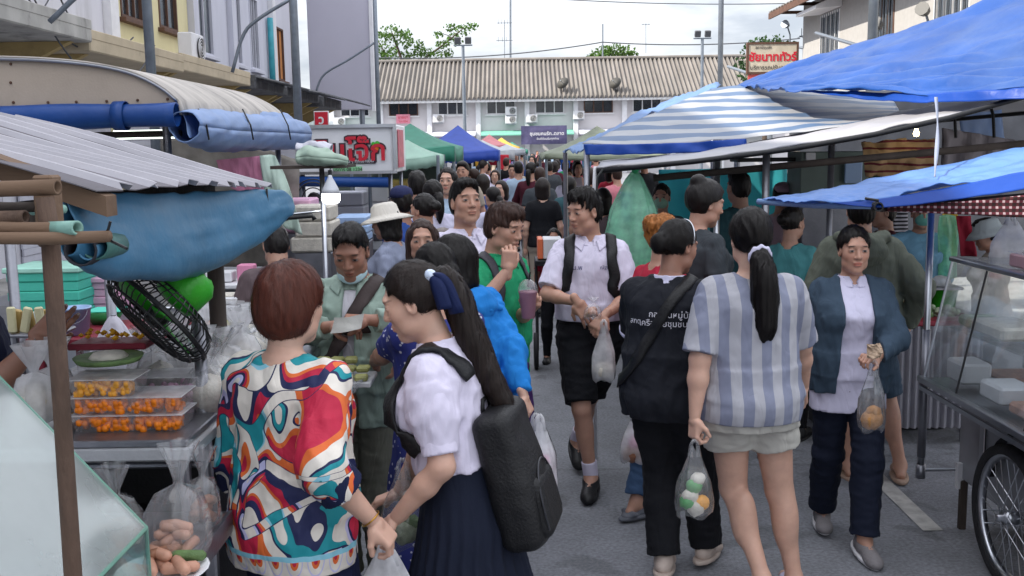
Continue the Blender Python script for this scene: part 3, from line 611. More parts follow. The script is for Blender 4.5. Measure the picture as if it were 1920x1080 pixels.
# ------------------------------------------------------------------ figures: implicit surfaces polygonised with surface nets
f32 = np.float32
V3 = lambda *a: np.array(a, float)
def rot(ax, a):
 return np.array(Matrix.Rotation(a, 3, ax))
def prim_cone(a, b, ra, rb, k=.02, flat=False, sq=None):
 a, b = np.array(a, float), np.array(b, float); m = max(ra, rb) + .05
 return dict(t='c', a=a, b=b, ra=ra, rb=rb, k=k, flat=flat, lo=np.minimum(a, b) - m, hi=np.maximum(a, b) + m, op='u')
def prim_ell(c, r, R=None, k=.02, op='u'):
 c, r = np.array(c, float), np.array(r, float); m = r.max() + .05
 if R is None: return dict(t='e', c=c, r=r, R=None, k=k, lo=c - r - .05, hi=c + r + .05, op=op)
 return dict(t='e', c=c, r=r, R=np.array(R, float), k=k, lo=c - m, hi=c + m, op=op)
def prim_loft(M, zs, rx, ry, cy, k=.03, op='u', cx=None, ex=2.0, ripple=None):
 """stack of ellipses along local z of frame M (3x4: R|t)"""
 zs, rx, ry, cy = [np.array(q, float) for q in (zs, rx, ry, cy)]
 R, t = M; cor = np.array([R @ V3(x, y, z) + t for x in (-rx.max() - .05, rx.max() + .05) for y in (-(ry + abs(cy)).max() - .05, (ry + abs(cy)).max() + .05) for z in (zs[0] - .04, zs[-1] + .04)])
 return dict(t='l', R=R, tr=t, zs=zs, rx=rx, ry=ry, cy=cy, cx=np.zeros_like(zs) if cx is None else np.array(cx, float), k=k, lo=cor.min(0), hi=cor.max(0), op=op, ex=ex, ripple=ripple)
def prim_box(c, h, R=None, k=.01, rd=.004, op='u'):
 c, h = np.array(c, float), np.array(h, float); m = np.linalg.norm(h) + .03
 return dict(t='b', c=c, h=h, R=np.eye(3) if R is None else np.array(R, float), rd=rd, k=k, lo=c - m, hi=c + m, op=op)
def prim_eval(p, X, Y, Z):
 t = p['t']
 if t == 'c':
  a, b = p['a'], p['b']; ab = b - a; L2 = ab @ ab + 1e-12
  dx, dy, dz = X - a[0], Y - a[1], Z - a[2]; s = (dx * ab[0] + dy * ab[1] + dz * ab[2]) / L2
  sc = np.clip(s, 0, 1); r = p['ra'] + (p['rb'] - p['ra']) * sc
  if p['flat']:
   rad = np.sqrt(np.maximum((dx - s * ab[0]) ** 2 + (dy - s * ab[1]) ** 2 + (dz - s * ab[2]) ** 2, 1e-12)) - r
   ax = np.maximum(-s, s - 1) * math.sqrt(L2); return np.maximum(rad, ax)
  return np.sqrt((dx - sc * ab[0]) ** 2 + (dy - sc * ab[1]) ** 2 + (dz - sc * ab[2]) ** 2) - r
 if t == 'e':
  c, r = p['c'], p['r']; dx, dy, dz = X - c[0], Y - c[1], Z - c[2]
  if p['R'] is not None:
   R = p['R']; dx, dy, dz = R[0, 0] * dx + R[1, 0] * dy + R[2, 0] * dz, R[0, 1] * dx + R[1, 1] * dy + R[2, 1] * dz, R[0, 2] * dx + R[1, 2] * dy + R[2, 2] * dz
  k0 = np.sqrt((dx / r[0]) ** 2 + (dy / r[1]) ** 2 + (dz / r[2]) ** 2); k1 = np.sqrt((dx / r[0] ** 2) ** 2 + (dy / r[1] ** 2) ** 2 + (dz / r[2] ** 2) ** 2) + 1e-9
  return k0 * (k0 - 1) / k1
 R = p['R']
 if t == 'b':
  c, h = p['c'], p['h'] - p['rd']; dx, dy, dz = X - c[0], Y - c[1], Z - c[2]
  q = [np.abs(R[0, i] * dx + R[1, i] * dy + R[2, i] * dz) - h[i] for i in range(3)]
  return np.sqrt(sum(np.maximum(e, 0) ** 2 for e in q)) + np.minimum(np.maximum(np.maximum(q[0], q[1]), q[2]), 0) - p['rd']
 tr = p['tr']; dx, dy, dz = X - tr[0], Y - tr[1], Z - tr[2]
 lx, ly, lz = [R[0, i] * dx + R[1, i] * dy + R[2, i] * dz for i in range(3)]
 lx, ly, lz = np.broadcast_arrays(lx, ly, lz)
 zs = p['zs']; zz = np.linspace(zs[0], zs[-1], 160)
 fine = [np.interp(lz, zz, np.convolve(np.pad(np.interp(zz, zs, p[q]), 8, mode='edge'), np.hanning(17) / np.hanning(17).sum(), 'valid')) for q in ('rx', 'ry', 'cy', 'cx')]
 rx, ry, cy, cx = fine; x, y = lx - cx, ly - cy
 if p['ripple']:
  n, amp, z0, z1 = p['ripple']; th = np.arctan2(y / ry, x / rx); g = np.clip((z0 - lz) / (z0 - z1), 0, 1)
  w = 1 + amp * g * (np.abs((th * n / math.pi) % 2 - 1) * 2 - 1); rx, ry = rx * w, ry * w
 ex = p['ex']; q = (np.abs(x / rx) ** ex + np.abs(y / ry) ** ex) ** (1 / ex)
 g = np.sqrt((x / rx ** 2) ** 2 + (y / ry ** 2) ** 2) + 1e-6
 e2 = np.sqrt((x / rx) ** 2 + (y / ry) ** 2) + 1e-6
 d = (q - 1) * e2 / g
 return np.maximum(d, np.maximum(zs[0] - lz, lz - zs[-1]))
class Grid:
 def __init__(s, prims, lo, hi, h):
  s.lo, s.h = np.array(lo, float), h; n = np.ceil((np.array(hi) - s.lo) / h).astype(int) + 2; s.n = n
  s.ax = [(s.lo[i] + h * np.arange(n[i])).astype(f32) for i in range(3)]; s.D = np.full(n, .2, f32)
  for p in prims: s.add(p)
 def add(s, p):
  i0 = np.maximum(((p['lo'] - s.lo) / s.h).astype(int), 0); i1 = np.minimum(((p['hi'] - s.lo) / s.h).astype(int) + 2, s.n)
  if (i1 <= i0).any(): return
  sl = tuple(slice(a, b) for a, b in zip(i0, i1)); X = s.ax[0][sl[0]][:, None, None]; Y = s.ax[1][sl[1]][None, :, None]; Z = s.ax[2][sl[2]][None, None]
  d = prim_eval(p, X, Y, Z).astype(f32); D = s.D[sl]; k = p['k']
  if p['op'] == 'u': g = np.clip(.5 + .5 * (d - D) / k, 0, 1); s.D[sl] = d * (1 - g) + D * g - k * g * (1 - g)
  elif p['op'] == 's': d = -d; g = np.clip(.5 - .5 * (d - D) / k, 0, 1); s.D[sl] = d * (1 - g) + D * g + k * g * (1 - g)
  elif p['op'] == 'i': g = np.clip(.5 - .5 * (d - D) / k, 0, 1); s.D[sl] = d * (1 - g) + D * g + k * g * (1 - g)
 def half(s, n, c, k=.006):
  """keep the side where n.x <= c"""
  d = (s.ax[0][:, None, None] * n[0] + s.ax[1][None, :, None] * n[1] + s.ax[2][None, None] * n[2] - c).astype(f32); s.D = np.maximum(s.D, d)
 def wrinkle(s, amp, freq, seed, st=(1, 1, 1)):
  m = np.nonzero(np.abs(s.D) < .03); p = np.stack([s.ax[i][m[i]] for i in range(3)], 1) * (np.array(st) * freq)
  w = vnoise(p, seed, 10); w2 = vnoise(p * 1.9 + 3, seed + 5, 8); s.D[m] += (amp * (np.abs(w) - .6) + amp * .45 * w2).astype(f32)
 def sample(s, p, grad=True):
  q = (np.asarray(p) - s.lo) / s.h; i = np.clip(np.floor(q).astype(int), 0, s.n - 2); f = q - i; D = s.D
  def S(q):
   i = np.clip(np.floor(q).astype(int), 0, s.n - 2); f = np.clip(q - i, 0, 1); o = 0
   for a in (0, 1):
    for b in (0, 1):
     for c in (0, 1): o = o + D[i[:, 0] + a, i[:, 1] + b, i[:, 2] + c] * (f[:, 0] if a else 1 - f[:, 0]) * (f[:, 1] if b else 1 - f[:, 1]) * (f[:, 2] if c else 1 - f[:, 2])
   return o
  d = S(q)
  if not grad: return d
  g = np.stack([S(q + e) - S(q - e) for e in np.eye(3)], 1); g /= np.linalg.norm(g, axis=1, keepdims=True) + 1e-9
  return d, g
 def project(s, p, off=0, it=4):
  p = np.array(p, float)
  for _ in range(it):
   d, g = s.sample(p); p = p - g * (d - off)[:, None]
  return p, g
 def mesh(s):
  D = s.D; sg = D < 0; n = D.shape
  c = sum(sg[a:n[0] - 1 + a, b:n[1] - 1 + b, e:n[2] - 1 + e].astype(np.int8) for a in (0, 1) for b in (0, 1) for e in (0, 1))
  act = np.nonzero((c > 0) & (c < 8)); m = len(act[0])
  if m == 0: return np.zeros((0, 3)), np.zeros((0, 4), int)
  idx = np.full(c.shape, -1, np.int32); idx[act] = np.arange(m); A = np.stack(act, 1)
  val = {}
  for a in (0, 1):
   for b in (0, 1):
    for e in (0, 1): val[a, b, e] = D[act[0] + a, act[1] + b, act[2] + e]
  sm = np.zeros((m, 3)); ct = np.zeros(m)
  for k0 in val:
   for ax in range(3):
    if k0[ax]: continue
    k1 = list(k0); k1[ax] = 1; u, v = val[k0], val[tuple(k1)]; x = (u < 0) != (v < 0); t = np.where(x, u / np.where(x, u - v, 1), 0)
    pt = np.repeat(np.array([k0], float), m, 0); pt[:, ax] += t; sm += np.where(x[:, None], pt, 0); ct += x
  V = (A + sm / ct[:, None]) * s.h + s.lo; Fq = []
  for ax in range(3):
   s0 = [slice(1, -1)] * 3; s0[ax] = slice(0, -1); s1 = list(s0); s1[ax] = slice(1, None)
   a, b = sg[tuple(s0)], sg[tuple(s1)]; e = np.stack(np.nonzero(a != b), 1)
   if not len(e): continue
   fl = a[tuple(e.T)]; e = e + 1; e[:, ax] -= 1; o1, o2 = [(1, 2), (2, 0), (0, 1)][ax]
   def I(d1, d2):
    q = e.copy(); q[:, o1] -= d1; q[:, o2] -= d2; return idx[tuple(q.T)]
   Q = np.stack([I(1, 1), I(0, 1), I(0, 0), I(1, 0)], 1); Q[~fl] = Q[~fl][:, ::-1]; Fq.append(Q)
  Fq = np.concatenate(Fq); Fq = Fq[(Fq >= 0).all(1)]; return V, Fq
def bounds(prims, pad=.012):
 u = [p for p in prims if p['op'] == 'u']; return np.min([p['lo'] for p in u], 0) + .05 - pad - .02, np.max([p['hi'] for p in u], 0) - .05 + pad + .02
def np_obj(name, V, Fq, material, parent, col=None, smooth=True):
 me = bpy.data.meshes.new(name); n, m = len(V), len(Fq); w = Fq.shape[1]
 me.vertices.add(n); me.vertices.foreach_set('co', np.asarray(V, f32).ravel()); me.loops.add(m * w); me.loops.foreach_set('vertex_index', np.asarray(Fq, np.int32).ravel())
 me.polygons.add(m); me.polygons.foreach_set('loop_start', np.arange(m, dtype=np.int32) * w); me.polygons.foreach_set('loop_total', np.full(m, w, np.int32)); me.update(calc_edges=True)
 if smooth: me.polygons.foreach_set('use_smooth', np.ones(m, bool))
 if col is not None:
  a = me.color_attributes.new('Col', 'FLOAT_COLOR', 'POINT'); a.data.foreach_set('color', np.concatenate([col, np.ones((n, 1))], 1).astype(f32).ravel())
 me.materials.append(material); o = bpy.data.objects.new(name, me); COL.objects.link(o)
 if parent is not None: o.parent = parent; ORG[o.name] = ORG.get(parent.name, Vector((0, 0, 0)))
 return o
def skinmat():
 if 'skin' in MATS: return MATS['skin']
 m, t, N, L = newmat('skin'); out = N('ShaderNodeOutputMaterial'); b = N('ShaderNodeBsdfPrincipled'); a = N('ShaderNodeVertexColor'); a.layer_name = 'Col'
 n = N('ShaderNodeTexNoise'); n.inputs['Scale'].default_value = 25; n.inputs['Detail'].default_value = 4; tc = N('ShaderNodeTexCoord'); L(tc.outputs['Object'], n.inputs[0])
 mr = N('ShaderNodeMapRange'); mr.inputs[3].default_value = .82; mr.inputs[4].default_value = 1.15; L(n.outputs[0], mr.inputs[0])
 mm = N('ShaderNodeMixRGB'); mm.blend_type = 'MULTIPLY'; mm.inputs[0].default_value = 1; L(a.outputs[0], mm.inputs[1]); L(mr.outputs[0], mm.inputs[2]); L(mm.outputs[0], b.inputs[0])
 b.inputs['Roughness'].default_value = .5; b.inputs['Subsurface Weight'].default_value = .12; b.inputs['Subsurface Radius'].default_value = (.02, .008, .004); b.inputs['Subsurface Scale'].default_value = .3
 L(b.outputs[0], out.inputs[0]); MATS['skin'] = m; return m
def hairmat(name, col, hi=1.7):
 if name in MATS: return MATS[name]
 c = lin(col); m, t, N, L = newmat(name); out = N('ShaderNodeOutputMaterial'); b = N('ShaderNodeBsdfPrincipled')
 tc = N('ShaderNodeTexCoord'); n = N('ShaderNodeTexNoise'); n.inputs['Scale'].default_value = 90; n.inputs['Detail'].default_value = 3
 mp = N('ShaderNodeMapping'); mp.inputs['Scale'].default_value = (1, 1, .12); L(tc.outputs['Object'], mp.inputs[0]); L(mp.outputs[0], n.inputs[0])
 r = N('ShaderNodeMixRGB'); r.inputs[1].default_value = (*[x * .55 for x in c], 1); r.inputs[2].default_value = (*[min(1, x * hi) for x in c], 1); L(n.outputs[0], r.inputs[0]); L(r.outputs[0], b.inputs[0])
 bp = N('ShaderNodeBump'); bp.inputs['Strength'].default_value = .28; bp.inputs['Distance'].default_value = .01; L(n.outputs[0], bp.inputs['Height']); L(bp.outputs[0], b.inputs['Normal'])
 b.inputs['Roughness'].default_value = .45; b.inputs['Specular IOR Level'].default_value = .28; L(b.outputs[0], out.inputs[0]); MATS[name] = m; return m
SKIN = {'a': lin('c9a08c'), 'b': lin('b58a76'), 'c': lin('966b58'), 'd': lin('7c5645')}
ZT = np.array([.80, .86, .93, 1.0, 1.06, 1.14, 1.22, 1.30, 1.36, 1.40, 1.435])
def torso_profile(fem, fat):
 if fem: rx = np.array([.150, .165, .168, .150, .135, .136, .150, .158, .150, .110, .060]); ry = np.array([.105, .118, .118, .100, .090, .092, .104, .104, .090, .072, .052]); cy = np.array([-.012, -.018, -.012, .0, .004, .004, .006, .0, -.008, -.012, -.012])
 else: rx = np.array([.140, .152, .155, .148, .142, .148, .162, .172, .160, .112, .062]); ry = np.array([.100, .108, .108, .100, .096, .098, .108, .108, .094, .075, .055]); cy = np.array([-.01, -.014, -.008, .0, .002, .002, .004, .0, -.008, -.012, -.012])
 w = np.array([1, 1, 1, 1.05, 1.1, 1.05, 1, .95, .8, .5, .3]); return rx + fat * .045 * w, ry + fat * .05 * w, cy
def ik(S, T, l1, l2, pole):
 d = T - S; L = np.linalg.norm(d); mxl = (l1 + l2) * .995
 if L > mxl: T = S + d / L * mxl; d = T - S; L = mxl
 if L < .12: d = d / L * .12; T = S + d; L = .12
 n = d / L; a = (l1 * l1 - l2 * l2 + L * L) / (2 * L); h = math.sqrt(max(l1 * l1 - a * a, 0)); p = pole - n * (pole @ n); p /= np.linalg.norm(p) + 1e-9
 return S + n * a + p * h, T
def hand_prims(Wr, e1, e3, side, curl=.35, spread=.0, thumb=.5, sc=1.0):
 """Wr wrist, e1 finger direction, e3 palm-facing direction; side=+1 when thumb lies towards e1 x e3"""
 e1 = e1 / np.linalg.norm(e1); e3 = e3 - e1 * (e3 @ e1); e3 /= np.linalg.norm(e3) + 1e-9; e2 = np.cross(e1, e3) * side; Q = lambda a, b, c: Wr + (e1 * a + e2 * b + e3 * c) * sc
 R = np.stack([e1, e2, e3], 1); pr = [prim_cone(Q(-.03, 0, 0), Q(.012, 0, 0), .023 * sc, .024 * sc, .02), prim_box(Q(.05, 0, 0), V3(.044, .037, .0125) * sc, R, .012, .011 * sc), prim_ell(Q(.035, .028, .012), V3(.03, .018, .015) * sc, R, .012)]
 for i, (b, L, r) in enumerate([(.029, .068, .0088), (.0095, .078, .0092), (-.010, .072, .0088), (-.0285, .056, .0078)]):
  cu = curl * (1 + .08 * i); p = Q(.088 - .004 * abs(i - 1), b, 0); a = cu * .9; sp_ = spread * (1.5 - i) * .12
  for j, fr in enumerate((.45, .31, .24)):
   d = e1 * math.cos(a) + e3 * math.sin(a) + e2 * sp_; d /= np.linalg.norm(d); q = p + d * L * fr * sc; pr.append(prim_cone(p, q, r * (1 - .1 * j) * sc, r * (.92 - .1 * j) * sc, .004)); p = q; a += cu * (1.15 if j == 0 else .8)
 p = Q(.02, .03, .006); d = e1 * .62 + e2 * (.75 - thumb * .5) + e3 * (.25 + thumb * .55); d /= np.linalg.norm(d); q = p + d * .042 * sc; pr.append(prim_cone(p, q, .013 * sc, .0105 * sc, .008))
 d2 = d + e1 * .5 - e2 * thumb * .7 + e3 * thumb * .3; d2 /= np.linalg.norm(d2); pr.append(prim_cone(q, q + d2 * .032 * sc, .0105 * sc, .0085 * sc, .004)); return pr
def head_prims(Mh, fem, age=0, hf=1.0):
 R, t = Mh; Q = lambda x, y, z: R @ V3(x, y, z) + t; pr = []; E = lambda c, r, k=.02, op='u': pr.append(prim_ell(Q(*c), r, R, k, op))
 E((0, -.012, .028), (.0700, .091, .087)); E((0, .022, -.040), (.055 * hf, .066, .081), .03); E((0, .060, -.102), (.023 if fem else .028, .02, .018), .03)
 for s in (-1, 1): E((s * .038, .050, -.022), (.023, .026, .028), .025); E((s * .041, .02, -.074), (.020 if fem else .024, .035, .024), .025)
 for s in (-1, 1): E((s * .033, .098, .004), (.021, .016, .013), .014, 's')
 for s in (-1, 1): E((s * .032, .0735, .003), (.0165, .0135, .0105), .006)
 E((0, .076, .030), (.05, .014, .012), .02)
 pr.append(prim_cone(Q(0, .083, .012), Q(0, .099, -.027), .0075, .0125, .012))
 for s in (-1, 1): E((s * .0125, .0905, -.031), (.009, .011, .0085), .006); E((s * .0715, -.006, -.008), (.009, .018, .030), .006); E((s * .078, -.003, -.004), (.006, .010, .018), .004, 's')
 E((0, .0835, -.0575), (.023, .011, .0062), .008); E((0, .0825, -.0695), (.02, .011, .0075), .007); E((0, .099, -.0635), (.022, .008, .0018), .003, 's'); return pr
def head_colors(Vh, base, fem, brow=1.0):
 """Vh in head frame -> colours for lips, brows, eyes"""
 b = np.array(base); C = np.repeat(b[None], len(Vh), 0); x, y, z = np.abs(Vh[:, 0]), Vh[:, 1], Vh[:, 2]; fr = y > .04
 def mixc(w, c): C[:] = C * (1 - w[:, None]) + np.array(c) * w[:, None]
 sm = lambda v, a, e: np.clip((v - a) / (e - a), 0, 1)
 ck = np.exp(-(((x - .038) / .02) ** 2 + ((z + .03) / .02) ** 2)) * fr; mixc(ck * .35, b * V3(1.15, .85, .8))
 lipw = sm(1 - np.sqrt((Vh[:, 0] / .025) ** 2 + ((z + .0635) / .0125) ** 2), 0, .25) * (y > .07); mixc(lipw * .8, b * (V3(1.05, .55, .55) if fem else V3(.85, .6, .58)))
 mixc(sm(1 - np.sqrt((Vh[:, 0] / .024) ** 2 + ((z + .0635) / .0022) ** 2), 0, .5) * (y > .06) * .8, b * .18)
 bz = .0285 + (x - .032) * -.10; mixc(sm(1 - np.sqrt(((x - .033) / .021) ** 2 + ((z - bz) / .0048) ** 2), 0, .4) * (y > .05) * .85 * brow, (.012, .010, .010))
 ew = sm(1 - np.sqrt(((x - .032) / .0155) ** 2 + ((z - .002) / .0050) ** 2), 0, .4) * (y > .05); mixc(ew, (.25, .235, .23)); mixc(sm(1 - np.sqrt(((x - .032) / .0075) ** 2 + ((z - .002) / .0075) ** 2), 0, .3) * ew, (.010, .007, .006))
 mixc(sm(1 - np.sqrt(((x - .032) / .0185) ** 2 + ((z - .0078) / .0034) ** 2), 0, .6) * (y > .05) * .9, (.012, .009, .009)); mixc(sm(1 - np.sqrt(((x - .032) / .016) ** 2 + ((z + .0045) / .002) ** 2), 0, .8) * (y > .05) * .4, b * .3)
 mixc(sm(1 - np.sqrt(((x - .009) / .0055) ** 2 + ((z + .0385) / .003) ** 2), 0, .6) * (y > .08) * .8, b * .15); return C
class Person: pass
def person(label, px=None, Y=None, H=1.62, yaw=0, fem=False, fat=0, skin='b', x=None, hy=0, hp=0, hr=0, lean=0, twist=0, side=0, armL=None, armR=None, legL=None, legR=None, tops=(), bottom=None, hair=None, shoes=None, q=1, group=None, hips=1.0, poleL=None, poleR=None, handL={}, handR={}, py_hip=700, neckrest=0, hf=1.0, drop=0, brow=1.0, name='person', face=True):
 """one figure. angles in degrees; yaw 0 looks away from the camera, +90 looks to the left of the photo.
 armL/armR: world wrist positions (Vector) or local tuples; q: 1 hero, 2 middle, 3 far"""
 p = Person(); s = H / 1.70; D2 = math.radians
 if x is None: x = P(px, py_hip, Y).x
 p.loc = Vector((x, Y, 0)); p.s = s; p.yaw = D2(yaw); hb = {1: .0095, 2: .012, 3: .016}[q]; hh = {1: .0036, 2: .005, 3: .012}[q]
 root = thing(name, label, 'person', p.loc, group); root.rotation_euler = (0, 0, p.yaw); p.root = root; ORG[root.name] = Vector((0, 0, 0))
 Rz = np.array(Matrix.Rotation(-p.yaw, 3, 'Z'))
 p.local = lambda w: Rz @ (np.array(w) - np.array(p.loc)) / s
 def loc(a): return p.local(a) if isinstance(a, Vector) else np.array(a, float)
 # frames
 piv = V3(0, 0, .97 - drop); Rt = rot('Z', D2(twist)) @ rot('X', -D2(lean)) @ rot('Y', D2(side)); Mt = (Rt, piv - Rt @ V3(0, 0, .97)); TQ = lambda *a: Rt @ V3(*a) + Mt[1]
 M0 = (np.eye(3), V3(0, 0, -drop)); Rh = Rt @ rot('X', D2(lean) * neckrest) @ rot('Z', D2(hy)) @ rot('X', D2(hp)) @ rot('Y', D2(hr)); nb = TQ(0, -.005, 1.44); Mh = (Rh, nb + Rh @ V3(0, .022, .150)); p.Mh, p.Mt, p.TQ = Mh, Mt, TQ
 HQ = lambda *a: Rh @ V3(*a) + Mh[1]; p.HQ = HQ
 rx, ry, cy = torso_profile(fem, fat); rx = rx.copy(); rx[:3] *= hips; shw = (.143 if fem else .150) + fat * .028
 J = {}
 for nm, sg, tgt, pole in (('L', -1, armL, poleL), ('R', 1, armR, poleR)):
  S = TQ(sg * shw, -.008, 1.362); T_ = loc(tgt) if tgt is not None else S + V3(sg * .07, .03, -.50); pv = np.array(pole if pole is not None else (sg * .55, -.75, -.3), float); E, Wr = ik(S, T_, .275, .245, pv); J[nm] = (S, E, Wr)
 legs = {}
 for nm, sg, tgt in (('L', -1, legL), ('R', 1, legR)):
  Hh = V3(sg * .085 * hips, 0, .90 - drop); T_ = loc(tgt) if tgt is not None else V3(sg * .10, -.01, .085); K, A = ik(Hh, T_, .43, .40, V3(sg * .08, 1, 0)); legs[nm] = (Hh, K, A)
 p.J, p.legs = J, legs; ch = np.array([ZT >= .99])[0]
 # --- skin
 pr = [prim_loft(M0, ZT[:6], rx[:6], ry[:6], cy[:6], .05), prim_loft(Mt, ZT[3:], rx[3:], ry[3:], cy[3:], .05)]
 if fem: pr += [prim_ell(TQ(sg * .068, .082 + fat * .03, 1.255), (.056 + .02 * fat, .045, .056), Rt, .03) for sg in (-1, 1)]
 pr.append(prim_cone(TQ(0, -.018, 1.40), HQ(0, -.022, -.05), .054 if fem else .060, .050 if fem else .056, .025))
 for sg in (-1, 1): pr.append(prim_cone(TQ(sg * .03, -.015, 1.42), TQ(sg * .12, -.008, 1.362), .030, .040, .03))
 fa = 1 + .28 * fat
 for nm in 'LR':
  S, E, Wr = J[nm]; pr += [prim_cone(S, E, .047 * fa, .037 * fa, .03), prim_cone(E, E + (Wr - E) * .35, .037 * fa, .036 * fa, .02), prim_cone(E + (Wr - E) * .35, Wr, .036 * fa, .0235, .02)]
  Hh, K, A = legs[nm]; pr += [prim_cone(Hh, K, .082 * fa, .052 * fa, .03), prim_cone(K, A, .050 * fa, .033, .02)]
  n = (A - K) / np.linalg.norm(A - K); pr.append(prim_ell(K + n * .13 + V3(0, -.018, 0), V3(.046, .046, .11) * fa, None, .03))
 fr_ = {}
 for nm in 'LR':
  Hh, K, A = legs[nm]; d = K - A; fw = V3(0, 1, 0); pit = 0
  foot_yaw = (.12 if nm == 'R' else -.12); ff = V3(math.sin(foot_yaw), math.cos(foot_yaw), 0)
  lift = A[2] - .085
  if lift > .02: ff = ff * math.cos(min(lift * 5, .9)) + V3(0, 0, -math.sin(min(lift * 5, .9)))
  fr_[nm] = (A, ff)
  up = V3(0, 0, 1) - ff * ff[2]; up /= np.linalg.norm(up); heel = A - up * .05 - ff * .045; toe = A - up * .062 + ff * .16
  pr += [prim_cone(A, heel, .033, .028, .03), prim_cone(A - up * .02 + ff * .02, toe, .034, .02, .03), prim_cone(A - up * .055 + ff * .10, A - up * .06 + ff * .165, .036, .024, .02)]
 hp_ = {}
 if q == 3:
  for nm in 'LR': S, E, Wr = J[nm]; d = (Wr - E) / np.linalg.norm(Wr - E); pr.append(prim_ell(Wr + d * .07, (.032, .032, .06), None, .02))
  hpr = head_prims(Mh, fem, hf=hf); 
  G_ = Grid(pr + hpr, *bounds(pr + hpr), hb); V, Fq = G_.mesh(); parts = [(V, Fq)]
 else:
  zc = nb + (Mh[1] - nb) * .12
  G_ = Grid(pr, *bounds(pr), hb); n = (Mh[1] - nb); n /= np.linalg.norm(n); G_.half(n, n @ (nb + n * .075)); parts = [G_.mesh()]
  hpr = head_prims(Mh, fem, hf=hf); nk = prim_cone(TQ(0, -.018, 1.40), HQ(0, -.022, -.05), .054 if fem else .060, .050 if fem else .056, .025)
  lo, hi = bounds(hpr); Gh = Grid(hpr + [nk], lo - V3(0, 0, .05), hi, hh); Gh.half(-n, -(n @ (nb + n * .02))); parts.append(Gh.mesh())
  for nm, sg, hk in (('L', -1, handL), ('R', 1, handR)):
   S, E, Wr = J[nm]; e1 = np.array(hk['dir'], float) if 'dir' in hk else (Wr - E); pal = np.array(hk.get('palm', (-sg, .15, 0)), float)
   if 'dirw' in hk: e1 = Rz @ np.array(hk['dirw'], float)
   if 'palmw' in hk: pal = Rz @ np.array(hk['palmw'], float)
   hq = hand_prims(Wr, e1, pal, hk.get('side', -sg), hk.get('curl', .4), hk.get('spread', .2), hk.get('thumb', .5), hk.get('sc', 1.0 if not fem else .93)); lo, hi = bounds(hq); parts.append(Grid(hq, lo, hi, .0034 if q == 1 else .005).mesh()); hp_[nm] = (Wr, e1 / np.linalg.norm(e1))
 p.hand = hp_
 off = 0; VV = []; FF = []; 
 for V, Fq in parts: VV.append(V); FF.append(Fq + off); off += len(V)
 VV, FF = np.concatenate(VV), np.concatenate(FF); base = np.array(SKIN[skin]) if isinstance(skin, str) else np.array(skin)
 VH = (VV - Mh[1]) @ Rh; col = np.repeat(base[None], len(VV), 0); hm = (np.abs(VH) < V3(.1, .13, .135)).all(1)
 if face: col[hm] = head_colors(VH[hm], base, fem, brow)
 p.body = np_obj('body', VV * s, FF, skinmat(), root, col)
 # --- clothes
 p.grids = {}
 def fit_torso(ease, hem, hang, top, Mts=True, flare=0):
  zz = np.linspace(hem, top, 12); ra, rb_, rc = np.interp(zz, ZT, rx), np.interp(zz, ZT, ry), np.interp(zz, ZT, cy); bust = (.03 if fem else 0)
  rb2 = rb_ + bust * np.exp(-((zz - 1.25) / .07) ** 2) * .9; rc2 = rc + bust * np.exp(-((zz - 1.25) / .07) ** 2) * .9
  g = np.exp(-np.maximum(zz - 1.25, 0) / .06); hx = np.interp(1.24, ZT, rx) * hang; hyy = np.interp(1.24, ZT, ry) * hang
  below = np.clip((1.27 - zz) / .1, 0, 1); ra = np.maximum(ra, hx * below) + ease * np.clip((1.46 - zz) / .12, .25, 1) + flare * np.maximum(1.1 - zz, 0); rb2 = np.maximum(rb2, hyy * below) + ease * np.clip((1.46 - zz) / .12, .25, 1) + flare * np.maximum(1.1 - zz, 0)
  lowz = np.clip((1.0 - zz) / .08, 0, 1); ra = np.maximum(ra, lowz * (.1 + (.085 * hips + .084 * (1 + .28 * fat) + .024 - .1))); rb2 = np.maximum(rb2, lowz * (.084 * (1 + .28 * fat) + .032))
  return zz, ra, rb2, rc2
 p.cloth = {}
 for c in tops:
  c = dict(dict(name='shirt', ease=.016, hem=.86, hang=.98, sl=.62, sr=.02, wr=.0035, wf=6, top=1.44, v=0, open=0, h=None, seed=1, flare=0, cuff=None, collar=None, slr=None, arms='LR', puff=0, zcut=None), **c)
  zz, ra, rb_, rc = fit_torso(c['ease'], c['hem'], c['hang'], c['top'], flare=c['flare'])
  up_ = zz >= .99; pr = []
  i0 = max(np.argmax(up_) - 1, 0)
  pr.append(prim_loft(Mt, zz[i0:], ra[i0:], rb_[i0:], rc[i0:], .03, ex=2.25))
  if c['hem'] < 1.0:
   i1 = min(np.argmax(up_) + 2, len(zz)); pr.append(prim_loft(M0, zz[:i1], ra[:i1], rb_[:i1], rc[:i1], .04, ex=2.2))
  if c['hem'] < .93: pr.append(prim_ell(V3(0, -.045 - fat * .03, .90 - drop), (.14 * hips + c['ease'], .085 + .03 * fat + c['ease'] + .008, .10), None, .05))
  for sg in (-1, 1): pr.append(prim_cone(TQ(sg * .045, -.012, 1.405), TQ(sg * (shw - .012), -.008, 1.364), .036 + c['ease'] * .5, .046 * fa + c['ease'] * .55, .035))
